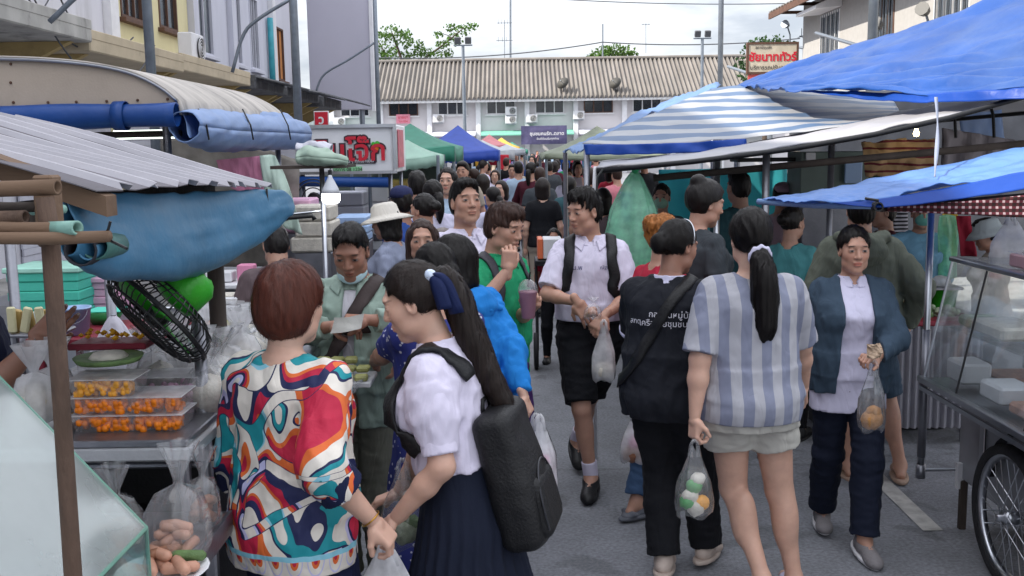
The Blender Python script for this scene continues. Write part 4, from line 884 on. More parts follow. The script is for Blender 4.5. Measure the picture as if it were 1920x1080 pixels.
  for nm in c['arms']:
   S, E, Wr = J[nm]; a = .047 * fa + c['sr'] * .75; sl = c['sl']
   if sl <= 1: pr.append(prim_cone(S, S + (E - S) * sl, a, (.04 * fa + c['sr']) if c['slr'] is None else c['slr'], .025, flat=False) if sl == 0 else prim_cone(S + (E - S) * .12, S + (E - S) * sl, a, (.04 * fa + c['sr']) if c['slr'] is None else c['slr'], .025, flat=True))
   else:
    re = .038 * fa + c['sr']; pr.append(prim_cone(S, E, a, re, .025)); f = sl - 1; pr.append(prim_cone(E - (Wr - E) * .02, E + (Wr - E) * f, re, (.026 + c['sr'] * .8) if c['slr'] is None else c['slr'], .02, flat=True)); pr.append(prim_ell(E, V3(1, 1, 1) * re, None, .02))
   if sl <= 1: pr.append(prim_cone(S, S + (E - S) * sl * .5, a - .006, a - .010, .03))
   if c['puff']: pr.append(prim_ell(S + (E - S) * .42, (c['puff'], c['puff'], c['puff'] * 1.25), None, .03))
  lo, hi = bounds(pr); G2 = Grid(pr, lo, hi, c['h'] or {1: .0075, 2: .011, 3: .016}[q])
  if c['wr'] and q < 3: G2.wrinkle(c['wr'], c['wf'], c['seed'], (1, 1, .6)); G2.wrinkle(c['wr'] * .3, c['wf'] * 1.9, c['seed'] + 9, (1, 1, .7))
  if c['hem'] < 1.0: G2.half(V3(0, 0, -1), -(c['hem'] - drop))
  nh = HQ(0, 0, 0) - nb; nh /= np.linalg.norm(nh)
  G2.add(prim_cone(TQ(0, -.018, 1.405), TQ(0, -.005, 1.52), .060, .075, .008) | {'op': 's'})
  if c['v']: G2.add(prim_cone(TQ(0, .09 + fat * .03, 1.45), TQ(0, .135 + fat * .05, 1.44 - .095 * c['v']), .042 * c['v'] + .012, .008, .006) | {'op': 's'})
  if c['open']: G2.add(prim_loft(Mt, [.6, 1.0, 1.3, 1.5], [c['open'] * 1.3, c['open'], c['open'] * .8, c['open'] * .9], [.3] * 4, [.3] * 4, .008, 's', ex=6))
  V, Fq = G2.mesh(); o = np_obj(c['name'], V * s, Fq, c['mat'], root); p.cloth[c['name']] = o; p.grids[c['name']] = G2
  if c['cuff']:
   for nm in c['arms']:
    S, E, Wr = J[nm]; sl = c['sl']; a, b_ = (S, E) if sl <= 1 else (E, Wr); f = sl if sl <= 1 else sl - 1; n = (b_ - a) / np.linalg.norm(b_ - a); e = a + (b_ - a) * f; r_ = ((.04 * fa + c['sr']) if sl <= 1 else .026 + c['sr'] * .8) if c['slr'] is None else c['slr']
    w = c.get('cuffw', .03); pc = [prim_cone(e - n * w, e + n * .003, r_ + .006, r_ + .006, .01, flat=True)]; lo, hi = bounds(pc); V, Fq = Grid(pc, lo, hi, .006).mesh(); np_obj('cuff', V * s, Fq, c['cuff'], o)
  if c['collar'] and q < 3:
   kz = c.get('ckz', 0)
   pc = [prim_loft(Mt, [1.398, 1.415, 1.43, 1.455], [.098, .088, .076, .070], [.092, .084, .074, .068], [-.008, -.012, -.014, -.016], .01), ]; lo, hi = bounds(pc); Gc = Grid(pc, lo, hi, .005 if q == 1 else .007)
   Gc.add(prim_loft(Mt, [1.38, 1.415, 1.43, 1.47], [.084, .076, .066, .061], [.08, .074, .064, .060], [-.008, -.012, -.014, -.016], .004, 's'))
   Gc.add(prim_cone(TQ(0, .07, 1.48), TQ(0, .10, 1.385), .045 if c['v'] else .02, .016, .004) | {'op': 's'})
   V, Fq = Gc.mesh(); np_obj('collar', V * s, Fq, c['collar'], o)
   if q == 1 and c.get('points', 1):
    for sg in (-1, 1):
     m_ = MB(); pts = [TQ(sg * .030, .070, 1.425), TQ(sg * .072, .03, 1.438), TQ(sg * .085, .055, 1.395), TQ(sg * .048, .095, 1.365)]; pts, _ = G2.project(np.array(pts), .008); A = catmull(np.array([[pts[0], pts[1]], [pts[3], pts[2]]]).swapaxes(0, 0), 8); A = np.swapaxes(catmull(np.swapaxes(A, 0, 1), 8), 0, 1); sh_ = A.shape; pp, _ = G2.project(A.reshape(-1, 3), .007, 2); m_.grid(pp.reshape(sh_) * s); ob = m_.build('collar_point', c['collar'], o, smooth=True, solid=.004, local=True)
 if bottom:
  c = dict(dict(kind='pants', name='trousers', ease=.014, top=1.0, leg=1.0, lr=.05, kr=.062, wr=.004, wf=5, seed=3, hem=.5, flare=.1, pleat=None, h=None), **bottom); zz = np.linspace(.80, max(c['top'], .84), 6); ra, rb_, rc = np.interp(zz, ZT, rx) + c['ease'], np.interp(zz, ZT, ry) + c['ease'], np.interp(zz, ZT, cy); pr = []
  if c['kind'] == 'skirt':
   z2 = np.linspace(c['hem'], c['top'], 10); w = np.maximum(.93 - z2, 0); pr.append(prim_loft(M0, z2, np.maximum(np.interp(z2, ZT, rx) + c['ease'], .2 * (z2 < .92)) + c['flare'] * w, np.maximum(np.interp(z2, ZT, ry) + c['ease'], .125 * (z2 < .92)) + c['flare'] * w, np.interp(z2, ZT, cy), .02, ripple=c['pleat']))
  else:
   pr.append(prim_loft(M0, zz, ra, rb_, rc, .03))
   for nm in 'LR':
    Hh, K, A = legs[nm]; t_ = .084 * fa + c['ease']; L = c['leg']; kr = max(c['kr'], .053 * fa + .013)
    if L <= .5: pr.append(prim_cone(Hh + V3(0, 0, -.02), Hh + (K - Hh) * L * 2, t_ + .01, c['lr'], .03, flat=True)); pr.append(prim_ell(Hh, (t_ + .008, t_ + .012, t_ + .02), None, .03))
    else: pr.append(prim_cone(Hh, K, t_, kr, .03)); e = K + (A - K) * (L - .5) * 2; n = (A - K) / np.linalg.norm(A - K); pr.append(prim_cone(K - n * .01, e, kr, c['lr'], .03, flat=True)); pr.append(prim_ell(K, V3(1, 1, 1) * kr, None, .02)); pr.append(prim_cone(K, K + n * .15 + V3(0, -.012, 0), kr, max((kr + c['lr']) / 2, .05 * fa + .014), .02))
   pr.append(prim_ell(V3(0, -.045 - fat * .03, .88 - drop), (.135 * hips, .085 + .03 * fat, .085), None, .04))
  lo, hi = bounds(pr); G2 = Grid(pr, lo, hi, c['h'] or {1: .008, 2: .012, 3: .017}[q]); G2.half(V3(0, 0, 1), c['top'] - drop)
  if c['wr'] and q < 3: G2.wrinkle(c['wr'], c['wf'], c['seed'], (1, 1, .5)); c['kind'] != 'skirt' and G2.wrinkle(c['wr'] * .8, 5, c['seed'] + 4, (.6, .6, 2.2))
  V, Fq = G2.mesh(); o = np_obj(c['name'], V * s, Fq, c['mat'], root); p.cloth[c['name']] = o; p.grids[c['name']] = G2
 if shoes:
  c = dict(dict(kind='shoe', sole=None, socks=None), **shoes)
  for nm in 'LR':
   A, ff = fr_[nm]; up = V3(0, 0, 1) - ff * ff[2]; up /= np.linalg.norm(up); sd = np.cross(ff, up); R = np.stack([sd, ff, up], 1); Q = lambda a, b, c_: A + sd * a + ff * b + up * c_
   z0 = -.088
   if c['kind'] == 'shoe': pu = [prim_ell(Q(0, -.02, -.045), (.042, .065, .045), R, .03), prim_cone(Q(0, .03, -.04), Q(0, .15, -.058), .043, .032, .03), prim_ell(Q(0, .13, -.058), (.046, .07, .032), R, .02), prim_cone(Q(0, -.005, -.03), Q(0, -.012, .012), .044, .043, .02, flat=True)]
   elif c['kind'] == 'clog': pu = [prim_ell(Q(0, .09, -.05), (.052, .115, .05), R, .02), prim_cone(Q(-.047, -.05, -.05), Q(.047, -.05, -.05), .014, .014, .02), prim_ell(Q(0, -.04, -.066), (.046, .06, .02), R, .02)]
   else: pu = [prim_ell(Q(0, .085, -.045), (.048, .05, .034), R, .01), prim_ell(Q(0, .03, -.082), (.05, .155, .014), R, .01)]
   lo, hi = bounds(pu); Gs = Grid(pu, lo, hi, {1: .006, 2: .008, 3: .014}[q]); Gs.half(-up, -(up @ Q(0, 0, -.078)))
   V, Fq = Gs.mesh(); o = np_obj('shoe', V * s, Fq, c['mat'], root)
   ps = [prim_ell(Q(0, .03, -.078), (.052, .155, .04), R, .02)]; lo, hi = bounds(ps); Gs = Grid(ps, lo, hi, .007 if q < 3 else .014); Gs.half(up, up @ Q(0, 0, -.066)); Gs.half(-up, -(up @ Q(0, 0, -.088))); V, Fq = Gs.mesh(); np_obj('sole', V * s, Fq, c['sole'] or c['mat'], o)
   if c['socks']:
    Hh, K, _ = legs[nm]; n = (K - A) / np.linalg.norm(K - A); ps = [prim_cone(A - n * .03, A + n * c.get('sockh', .09), .042, .043, .01, flat=True)]; lo, hi = bounds(ps); V, Fq = Grid(ps, lo, hi, .006).mesh(); np_obj('sock', V * s, Fq, c['socks'], root)
 if hair: make_hair(p, hair, q)
 return p
def make_hair(p, c, q):
 c = dict(dict(style='short', mat=None, vol=.012, low=-.05, front=.078, n=1500, len=.11, seed=2, part=0, tail=None, w=.0017, fringe=0, rough=.0025), **c); Rh, th = p.Mh; HQ = p.HQ; s = p.s; v = c['vol']; st = c['style']; R = Rh
 pr = [prim_ell(HQ(0, -.014, .030), (.0705 + v, .091 + v, .087 + v), R, .02)]
 if st == 'short': pr[0] = prim_ell(HQ(0, -.014, .032), (.0705 + v * .5, .091 + v * .8, .087 + v), R, .02); pr.append(prim_ell(HQ(0, -.035, -.02), (.064 + v * .3, .066 + v * .5, .07), R, .03)); pr.append(prim_ell(HQ(0, .03, .088), (.06, .058, .026 + v), R, .03))
 if st == 'shortf': pr += [prim_ell(HQ(0, -.035, -.025), (.070 + v * .7, .072 + v * .8, .085), R, .03)]
 if st in ('bob', 'long'):
  L = c.get('drop', .10); pr += [prim_cone(HQ(sg * .055, -.02, .02), HQ(sg * .062, -.02, -L), .042, .032, .03) for sg in (-1, 1)] + [prim_cone(HQ(0, -.06, .0), HQ(0, -.065, -L - .02), .055, .045, .04), prim_cone(HQ(.03, -.06, .0), HQ(.04, -.05, -L - .01), .045, .036, .04), prim_cone(HQ(-.03, -.06, .0), HQ(-.04, -.05, -L - .01), .045, .036, .04)]
 if st == 'bun': pr += [prim_ell(HQ(*c.get('bun', (0, -.115, .03))), c.get('bunr', (.045, .042, .042)), R, .012)]
 lo, hi = bounds(pr); g = Grid(pr, lo, hi, {1: .0042, 2: .007, 3: .013}[q])
 fz = c['front']  # hairline height on the forehead
 cutb = lambda y, z, hx=.15, cx=0, rd=.03: g.add(prim_box(HQ(cx, y + .15, z - .2), (hx, .15, .2), R, .012, rd, 's'))
 if st in ('bob', 'long'): cutb(.040, fz, .060, 0, .035); cutb(.03, -.02, .066)
 else:
  cutb(.058, fz); cutb(.022, fz - .045); cutb(-.012 if st != 'shortf' else .012, c.get('ear', .012) if st != 'shortf' else -.005)
  g.add(prim_box(HQ(0, 0, -.15 + c['low']), (.15, .2, .10), R, .015, .01, 's'))
 if c['rough'] and q < 3: g.wrinkle(c['rough'], 16, c['seed'], (1, 1, .35))
 V, Fq = g.mesh(); o = np_obj('hair', V * s, Fq, c['mat'], p.root); p.hair = o; p.hairgrid = g
 tails = []
 if c['tail']:
  pts = np.array([HQ(*a) if len(a) == 3 else p.TQ(*a[:3]) for a in c['tail']['pts']]); rs = c['tail']['r']; pp = catmull(pts, 16); rr = np.interp(np.linspace(0, 1, 16), np.linspace(0, 1, len(rs)), rs); pt = [prim_cone(pp[i], pp[i + 1], rr[i], rr[i + 1], .02) for i in range(15)]
  lo, hi = bounds(pt); gt = Grid(pt, lo, hi, .006 if q == 1 else .01)
  if q < 3: gt.wrinkle(.006, 14, c['seed'] + 3, (1.2, 1.2, .12))
  V2, F2 = gt.mesh(); o2 = np_obj('ponytail', V2 * s, F2, c['mat'], o); tails.append((gt, V2))
 if q == 1 and c['n']:
  rg = np.random.default_rng(c['seed']); tie = np.array(HQ(*c['tie'])) if 'tie' in c else None
  def strands(g, V, n, L, steps=8, width=c['w'], tail=False, lift=.0015):
   if len(V) == 0: return
   P0 = V[rg.integers(0, len(V), n)]; d, N = g.sample(P0); Pk = P0.copy(); path = [Pk]; Nn = [N]; wob = rg.normal(size=(n, 3)) * .35; LL = L * rg.uniform(.5, 1.15, n); crown = HQ(0, -.05, .12)
   for k in range(steps):
    if tail: f = np.repeat(V3(0, 0, -1)[None], n, 0)
    elif tie is not None: f = tie - Pk
    else: away = Pk - crown; f = away / (np.linalg.norm(away, axis=1, keepdims=True) + 1e-6) + Rh @ V3(0, c.get('sweep', 0), -.7)
    f = f / (np.linalg.norm(f, axis=1, keepdims=True) + 1e-6) + wob * .5; d, N = g.sample(Pk); f = f - N * (f * N).sum(1, keepdims=True); f /= np.linalg.norm(f, axis=1, keepdims=True) + 1e-6
    Pk = Pk + f * (LL / steps)[:, None]; d, N = g.sample(Pk); Pk = Pk - N * np.clip(d - lift - .002 * rg.random(n), -.02, .02)[:, None] * .9; path.append(Pk); Nn.append(N)
   path = np.stack(path, 1); Nn = np.stack(Nn, 1); T_ = np.gradient(path, axis=1); T_ /= np.linalg.norm(T_, axis=2, keepdims=True) + 1e-9; Sd = np.cross(T_, Nn); Sd /= np.linalg.norm(Sd, axis=2, keepdims=True) + 1e-9
   wd = width * np.sin(np.linspace(.25, 1, steps + 1) * math.pi * .97)[None, :, None] * rg.uniform(.5, 1.2, (n, 1, 1)); A = path - Sd * wd / 2; B = path + Sd * wd / 2; m = steps + 1; VV = np.stack([A, B], 2).reshape(-1, 3); b0 = (np.arange(n) * m * 2)[:, None] + (np.arange(steps) * 2)[None]; Q = np.stack([b0, b0 + 1, b0 + 3, b0 + 2], -1).reshape(-1, 4); return VV, Q
  VV, Q = strands(g, V, int(c['n'] * 1.7), c['len']); V3_, Q3_ = strands(g, V, c['n'] // 8, c['len'] * .7, lift=.006, width=.0011); Q = np.concatenate([Q, Q3_ + len(VV)]); VV = np.concatenate([VV, V3_]); ob = np_obj('hair_strands', VV * s, Q, c.get('smat') or c['mat'], o); ob['kind'] = 'stuff'  # smat lightens the strands: hair sheen put into their colour
  # loose ends along the hairline
  VHh = (V - th) @ Rh; ed = V[((VHh[:, 1] > .045) & (VHh[:, 2] < fz + .018)) | ((VHh[:, 1] < .0) & (VHh[:, 2] < c['low'] - .035)) | ((np.abs(VHh[:, 1]) < .05) & (VHh[:, 2] < .02) & (np.abs(VHh[:, 0]) > .06))]
  if len(ed):
   m_ = c.get('loose', 420); P0 = ed[rg.integers(0, len(ed), m_)]; d_, N_ = g.sample(P0); away = P0 - HQ(0, -.05, .10); dn = away / np.linalg.norm(away, axis=1, keepdims=True) * .5 + Rh @ V3(0, 0, -1) + rg.normal(size=(m_, 3)) * .28; dn -= N_ * (dn * N_).sum(1, keepdims=True) * .8; dn /= np.linalg.norm(dn, axis=1, keepdims=True); L_ = rg.uniform(.008, c.get('loosel', .026), m_)[:, None]; sdv = np.cross(dn, N_); sdv /= np.linalg.norm(sdv, axis=1, keepdims=True) + 1e-9; P0 = P0 + N_ * .001
   q4 = np.stack([P0 - sdv * .0013, P0 + sdv * .0013, P0 + dn * L_ + sdv * .0003, P0 + dn * L_ - sdv * .0003], 1).reshape(-1, 3); ob = np_obj('hairline', q4 * s, np.arange(m_ * 4).reshape(-1, 4), c['mat'], o); ob['kind'] = 'stuff'
  for gt, V2 in tails: VV, Q = strands(gt, V2, c['n'] // 2, .16, tail=True); ob = np_obj('hair_strands', VV * s, Q, c.get('smat') or c['mat'], o2); ob['kind'] = 'stuff'
def ribbon(p, pts, w, material, name, grid, parent, off=.006, n=24, th=.008, it=4):
 """flat strap following a garment; local coordinates, garment grid"""
 C = catmull(np.array(pts, float), n); g = grid; q, N = g.project(C, off, it)
 bad = np.abs(g.sample(C, False)) > .12; q[bad] = C[bad]
 T_ = np.gradient(q, axis=0); T_ /= np.linalg.norm(T_, axis=1, keepdims=True) + 1e-9; S = np.cross(T_, N); S /= np.linalg.norm(S, axis=1, keepdims=True) + 1e-9
 A = np.stack([q - S * w / 2, q - S * w / 6 + N * .002, q + S * w / 6 + N * .002, q + S * w / 2], 1); m = MB(); m.grid(A * p.s); return m.build(name, material, parent, smooth=True, solid=th, local=True)
def worn(p, name, label, cat, group=None):
 """top-level thing sharing a person's frame (worn or carried things)"""
 t = thing(name, label, cat, p.loc, group); t.rotation_euler = (0, 0, p.yaw); ORG[t.name] = Vector((0, 0, 0)); return t
def sdf_obj(prims, h, name, material, parent, s=1.0, wr=0, wf=6, seed=1, cuts=()):
 lo, hi = bounds(prims); g = Grid(prims, lo, hi, h)
 for n, c in cuts: g.half(n, c)
 if wr: g.wrinkle(wr, wf, seed)
 V, Fq = g.mesh(); return np_obj(name, V * s, Fq, material, parent), g
def backpack(p, label, material, grid, size=(.15, .075, .21), c=(0, -.20, 1.13), straps=True, strapm=None, pocket=True, strap_w=.055, group=None, tilt=0):
 t = worn(p, 'backpack', label, 'backpack', group); R = p.Mt[0]; Q = lambda *a: p.TQ(*a); cx, cy, cz = c; Rt_ = R @ rot('X', tilt)
 sdf_obj([prim_box(Q(cx, cy, cz), size, Rt_, .02, .042), prim_ell(Q(cx, cy - .02, cz - .05), (size[0] * .94, size[1] * 1.12, size[2] * .8), Rt_, .06)], .0075, 'bag', material, t, p.s, wr=.0016, wf=4, seed=4)
 if pocket: sdf_obj([prim_box(Q(cx, cy - size[1] * .95, cz - .10), (size[0] * .78, .045, size[2] * .45), Rt_, .02, .035)], .008, 'pocket', material, t, p.s, wr=.001)
 zp = mat('zip_grey', '2c2d33', rough=.4, metal=.3); W2 = lambda a, b_, c_: Vector((Q(cx, cy, cz) + Rt_ @ V3(a, b_, c_)) * p.s); sx, sy, sz_ = size
 for k_, (y_, z0_, tp_) in enumerate(((-sy * .55, -.15, .97), (-sy * .95 - .03, -.19, .12))):
  xx = sx * (1.0, .79)[k_]; b = MB(); b.tube([W2(xx * math.cos(a_), y_, (sz_ * tp_ - z0_) * math.sin(a_) ** .6 + z0_) for a_ in np.linspace(.02, math.pi - .02, 22)], .0035, 5); b.build('zip', zp, t, local=True)
 b = MB(); b.tube([W2(-.04, sy * .6, sz_ * .96), W2(-.03, sy * .5, sz_ + .03), W2(.03, sy * .5, sz_ + .03), W2(.04, sy * .6, sz_ * .96)], .008, 6); b.build('grab_handle', material, t, smooth=True, local=True)
 if straps:
  for sg in (-1, 1):
   pts = [Q(sg * .095, -.13, 1.33), Q(sg * .105, -.09, 1.41), Q(sg * .112, -.01, 1.45), Q(sg * .115, .08, 1.40), Q(sg * .122, .13, 1.30), Q(sg * .138, .10, 1.20), Q(sg * .16, .05, 1.14), Q(sg * .165, -.05, 1.08)]
   ribbon(p, pts[:-1], strap_w, strapm or material, 'strap', grid, t, .010, 30, .010)
 return t
def cloth(name, col, var=.08, rough=.85, fold=.5, transl=0, sheen=0):
 """woven cloth: soft fold relief and fine weave"""
 if name in MATS: return MATS[name]
 c = lin(col); m, t, N, L = newmat(name); out = N('ShaderNodeOutputMaterial'); b = N('ShaderNodeBsdfPrincipled'); tc = N('ShaderNodeTexCoord')
 n = N('ShaderNodeTexNoise'); n.inputs['Scale'].default_value = 5; n.inputs['Detail'].default_value = 6; L(tc.outputs['Object'], n.inputs[0])
 r = N('ShaderNodeMixRGB'); r.inputs[1].default_value = (*[x * (1 - var) for x in c], 1); r.inputs[2].default_value = (*[min(1, x * (1 + var)) for x in c], 1); L(n.outputs[0], r.inputs[0]); L(r.outputs[0], b.inputs[0])
 b.inputs['Roughness'].default_value = rough; b.inputs['Specular IOR Level'].default_value = .25; b.inputs['Sheen Weight'].default_value = sheen
 foldbump(N, L, tc, b, fold)
 L(b.outputs[0], out.inputs[0]); MATS[name] = m; return m
def foldbump(N, L, tc, b, fold):
 mp = N('ShaderNodeMapping'); mp.inputs['Scale'].default_value = (1.2, 1.2, .38); mp.inputs['Rotation'].default_value = (.15, .3, .1); L(tc.outputs['Object'], mp.inputs[0])
 n2 = N('ShaderNodeTexNoise'); n2.inputs['Scale'].default_value = 7; n2.inputs['Detail'].default_value = 3; n2.inputs['Distortion'].default_value = .8; L(mp.outputs[0], n2.inputs[0])
 a = N('ShaderNodeMath'); a.operation = 'SUBTRACT'; a.inputs[1].default_value = .5; L(n2.outputs[0], a.inputs[0]); a2 = N('ShaderNodeMath'); a2.operation = 'ABSOLUTE'; L(a.outputs[0], a2.inputs[0])
 bp = N('ShaderNodeBump'); bp.inputs['Strength'].default_value = fold; bp.inputs['Distance'].default_value = .05; L(a2.outputs[0], bp.inputs['Height'])
 n3 = N('ShaderNodeTexNoise'); n3.inputs['Scale'].default_value = 320; L(tc.outputs['Object'], n3.inputs[0]); b2 = N('ShaderNodeBump'); b2.inputs['Strength'].default_value = .12; b2.inputs['Distance'].default_value = .004; L(n3.outputs[0], b2.inputs['Height']); L(bp.outputs[0], b2.inputs['Normal']); L(b2.outputs[0], b.inputs['Normal'])
# ------------------------------------------------------------------ market stalls
M_TIN = mat('tin_roof', '6e6b70', rough=.85, spec=.1, var=.2, scale=3, dirt=.6, dirtcol=(.09, .075, .065), dscale=2.5); M_TINL = mat('tin_ridge_highlight', 'a8a6ad', rough=.5, spec=.3, var=.15, scale=4, dirt=.3, dirtcol=(.25, .22, .2), dscale=4)  # ridges paler for highlights put into their colour, flats darker with dirt
M_RUSTP = mat('weathered_post', '57453a', rough=.8, var=.4, scale=16, bump=.7, bscale=60, dirt=.9, dirtcol=(.07, .045, .035), dscale=20, aniso=(1, 1, .3))
M_TIMBER = mat('old_timber', '6a5544', rough=.85, var=.3, scale=8, bump=.5, bscale=30, aniso=(.2, 1, 1), dirt=.4, dirtcol=(.1, .07, .05))
M_DTIMBER = mat('dark_timber', '3f3732', rough=.85, var=.3, scale=9, bump=.6, bscale=30, aniso=(1, 1, .2))
M_PVC = mat('pvc_pipe', '7fa89c', rough=.5); M_GALV = mat('dull_steel', '8a8b92', rough=.38, metal=.85, var=.15, scale=8)
M_TARPB = mat('tarp_steel_blue', '43789a', rough=.42, var=.1, scale=3, bump=.25, bscale=9, transl=.12, bdist=.03, dirt=.25, dirtcol=(.2, .24, .28))
M_TARPL = mat('tarp_lavender_blue', '8faad6', rough=.4, var=.1, scale=3, bump=.3, bscale=8, transl=.25, bdist=.03, dirt=.3, dirtcol=(.3, .32, .4))
M_TARP = mat('tarp_bright_blue', '1f4d96', rough=.4, var=.14, scale=2, bump=.25, bscale=7, transl=.22, dirt=.25, dirtcol=(.12, .2, .36), bdist=.04)
M_TARPN = mat('tarp_cobalt', '1b4ba8', rough=.4, var=.1, scale=2, bump=.25, bscale=7, transl=.3, bdist=.04)
M_TARPG = mat('tarp_grey_beige', '9a9aa0', rough=.5, var=.12, scale=2, bump=.2, bscale=9, transl=.06, dirt=.4, dirtcol=(.3, .27, .22))
M_BEIGE = mat('beige_panel', 'b3a596', rough=.55, var=.05, scale=2, dirt=.3, dirtcol=(.3, .25, .2), dscale=3)
M_CURV = mat('curved_roof', 'b9b2aa', rough=.55, var=.2, scale=3, dirt=.9, dirtcol=(.10, .09, .085), dscale=2.0, aniso=(.5, 3, .5), transl=.1)
M_CLEAR = glassmat('clear_film', (.985, .99, .995), 1, rough=.09, gl=1.75, milky=.13, mcol=(.92, .93, .96))
M_MILKY = glassmat('milky_film', (.97, .975, .99), 1, rough=.2, gl=1.4, milky=.62, mcol=(.97, .97, .99))
M_GLASS = glassmat('case_glass', (.90, .95, .93), rough=.04, gl=1.55, milky=.10, mcol=(.75, .85, .82))
M_GLASSM = glassmat('sky_reflect_glass', (.86, .93, .92), rough=.12, gl=2.1, milky=.3, mcol=(.95, .98, .98))  # white milkiness stands in for the sky reflected in the slanted pane
M_GEDGE = mat('glass_edge', '7fae9d', rough=.2, transl=.3); M_ORANGE = mat('orange_sweets', 'f07f14', rough=.4, var=.25, scale=40, bump=.3)
M_AMBER = mat('amber_sweets', 'e8a23a', rough=.4, var=.2, scale=40, bump=.3); M_RICE = mat('white_food', 'cfc9bd', rough=.6, var=.15, scale=30, bump=.4)
M_MEAT = mat('brown_food', '8a5d45', rough=.5, var=.4, scale=40, bump=.4); M_SAUS = mat('sausage', 'b98a74', rough=.45, var=.2, scale=12)
M_GREENP = mat('bright_green_plastic', '37a82c', rough=.35, var=.06); M_TEALB = mat('teal_foam', '4fc4ad', rough=.6, var=.06); M_PINKB = mat('pink_foam', 'd7a9c4', rough=.6, var=.06)
M_LBLUE = mat('light_blue_plastic', '9fbbe0', rough=.4, var=.05); M_REDT = mat('dark_red_paint', '7d2233', rough=.5); M_VEG = mat('green_veg', '5f7a4a', rough=.6, var=.4, scale=14, bump=.5); M_PALEVEG = mat('pale_veg', 'a9b598', rough=.6, var=.4, scale=18, bump=.6)
M_WCLOTH = cloth('white_cloth', 'cfcbd6'); M_PINKC = cloth('pink_cloth', 'd98fae'); M_SUNC = cloth('pale_green_cloth', 'b9cdc0')
M_FOAMW = mat('white_foam', 'dadadd', rough=.7, var=.04); M_LAMP = emitmat('lit_lamp', 'ffffff', 5.0); M_ROPE = mat('rope_white', 'c9c6c0', rough=.8)

M_TYELX = mat('yellow_boxes', 'b9a05a', rough=.6, var=.3, scale=12); C_PK1 = cloth('rose_cloth', 'c79aa8'); C_PK2 = stripemat('bw_stripes', 'b9b6c0', '17161c', 'Z', .03, .5, .85); C_PK3 = cloth('dark_green_cloth', '2c4034'); C_PK4 = cloth('cream_cloth', 'c9bfa8'); C_PK5 = cloth('yellow_cloth', 'c9a53a')
def arr(v): return np.array([list(x) for x in v])
def roll(name, path, m, parent, seed=0, n=22, wr=.006, k=30, fl=1.0, material2=None):
 """rolled tarp along (px,py,Y,half height px)"""
 C = np.array([list(P(a, b, c)) + [d * c / F] for a, b, c, d in path]); C = catmull(C, k); pts = C[:, :3]; r = np.maximum(C[:, 3], .012)
 T_ = np.gradient(pts, axis=0); T_ /= np.linalg.norm(T_, axis=1, keepdims=True); up = V3(0, 0, 1) - T_ * T_[:, 2:3]; up /= np.linalg.norm(up, axis=1, keepdims=True); sd = np.cross(T_, up); A = []
 for i in range(k):
  th = np.linspace(0, 2 * math.pi, n); ring = pts[i] + (np.cos(th)[:, None] * sd[i] * fl + np.sin(th)[:, None] * up[i]) * r[i]; A.append(ring)
 A = np.array(A); ctr = pts[:, None]; d = A - ctr; w = vnoise(A * np.array([5, 5, 9]), seed) * wr + vnoise(A * 14, seed + 2) * wr * .35; A = A + d / (np.linalg.norm(d, axis=2, keepdims=True) + 1e-6) * w[..., None]
 b = MB(); b.grid(A); return b.build(name, m, parent, smooth=True, solid=.006)
def box_obj(name, m, par, c, size, rz=0, ch=.006): b = MB(); b.box(c, size, rz, ch=ch); return b.build(name, m, par)
def post(par, px, py0, py1, Y, r, m=M_GALV, name='post', ground=False, square=False):
 a, e = P(px, py0, Y), P(px, py1, Y); e = Vector((a.x, Y, 0 if ground else e.z)); b = MB()
 if square: b.box((a.x, Y, (a.z + e.z) / 2), (r * 2, r * 2, a.z - e.z), ch=r * .15)
 else: b.cyl(e, a, r, r, 14)
 return b.build(name, m, par, smooth=not square)
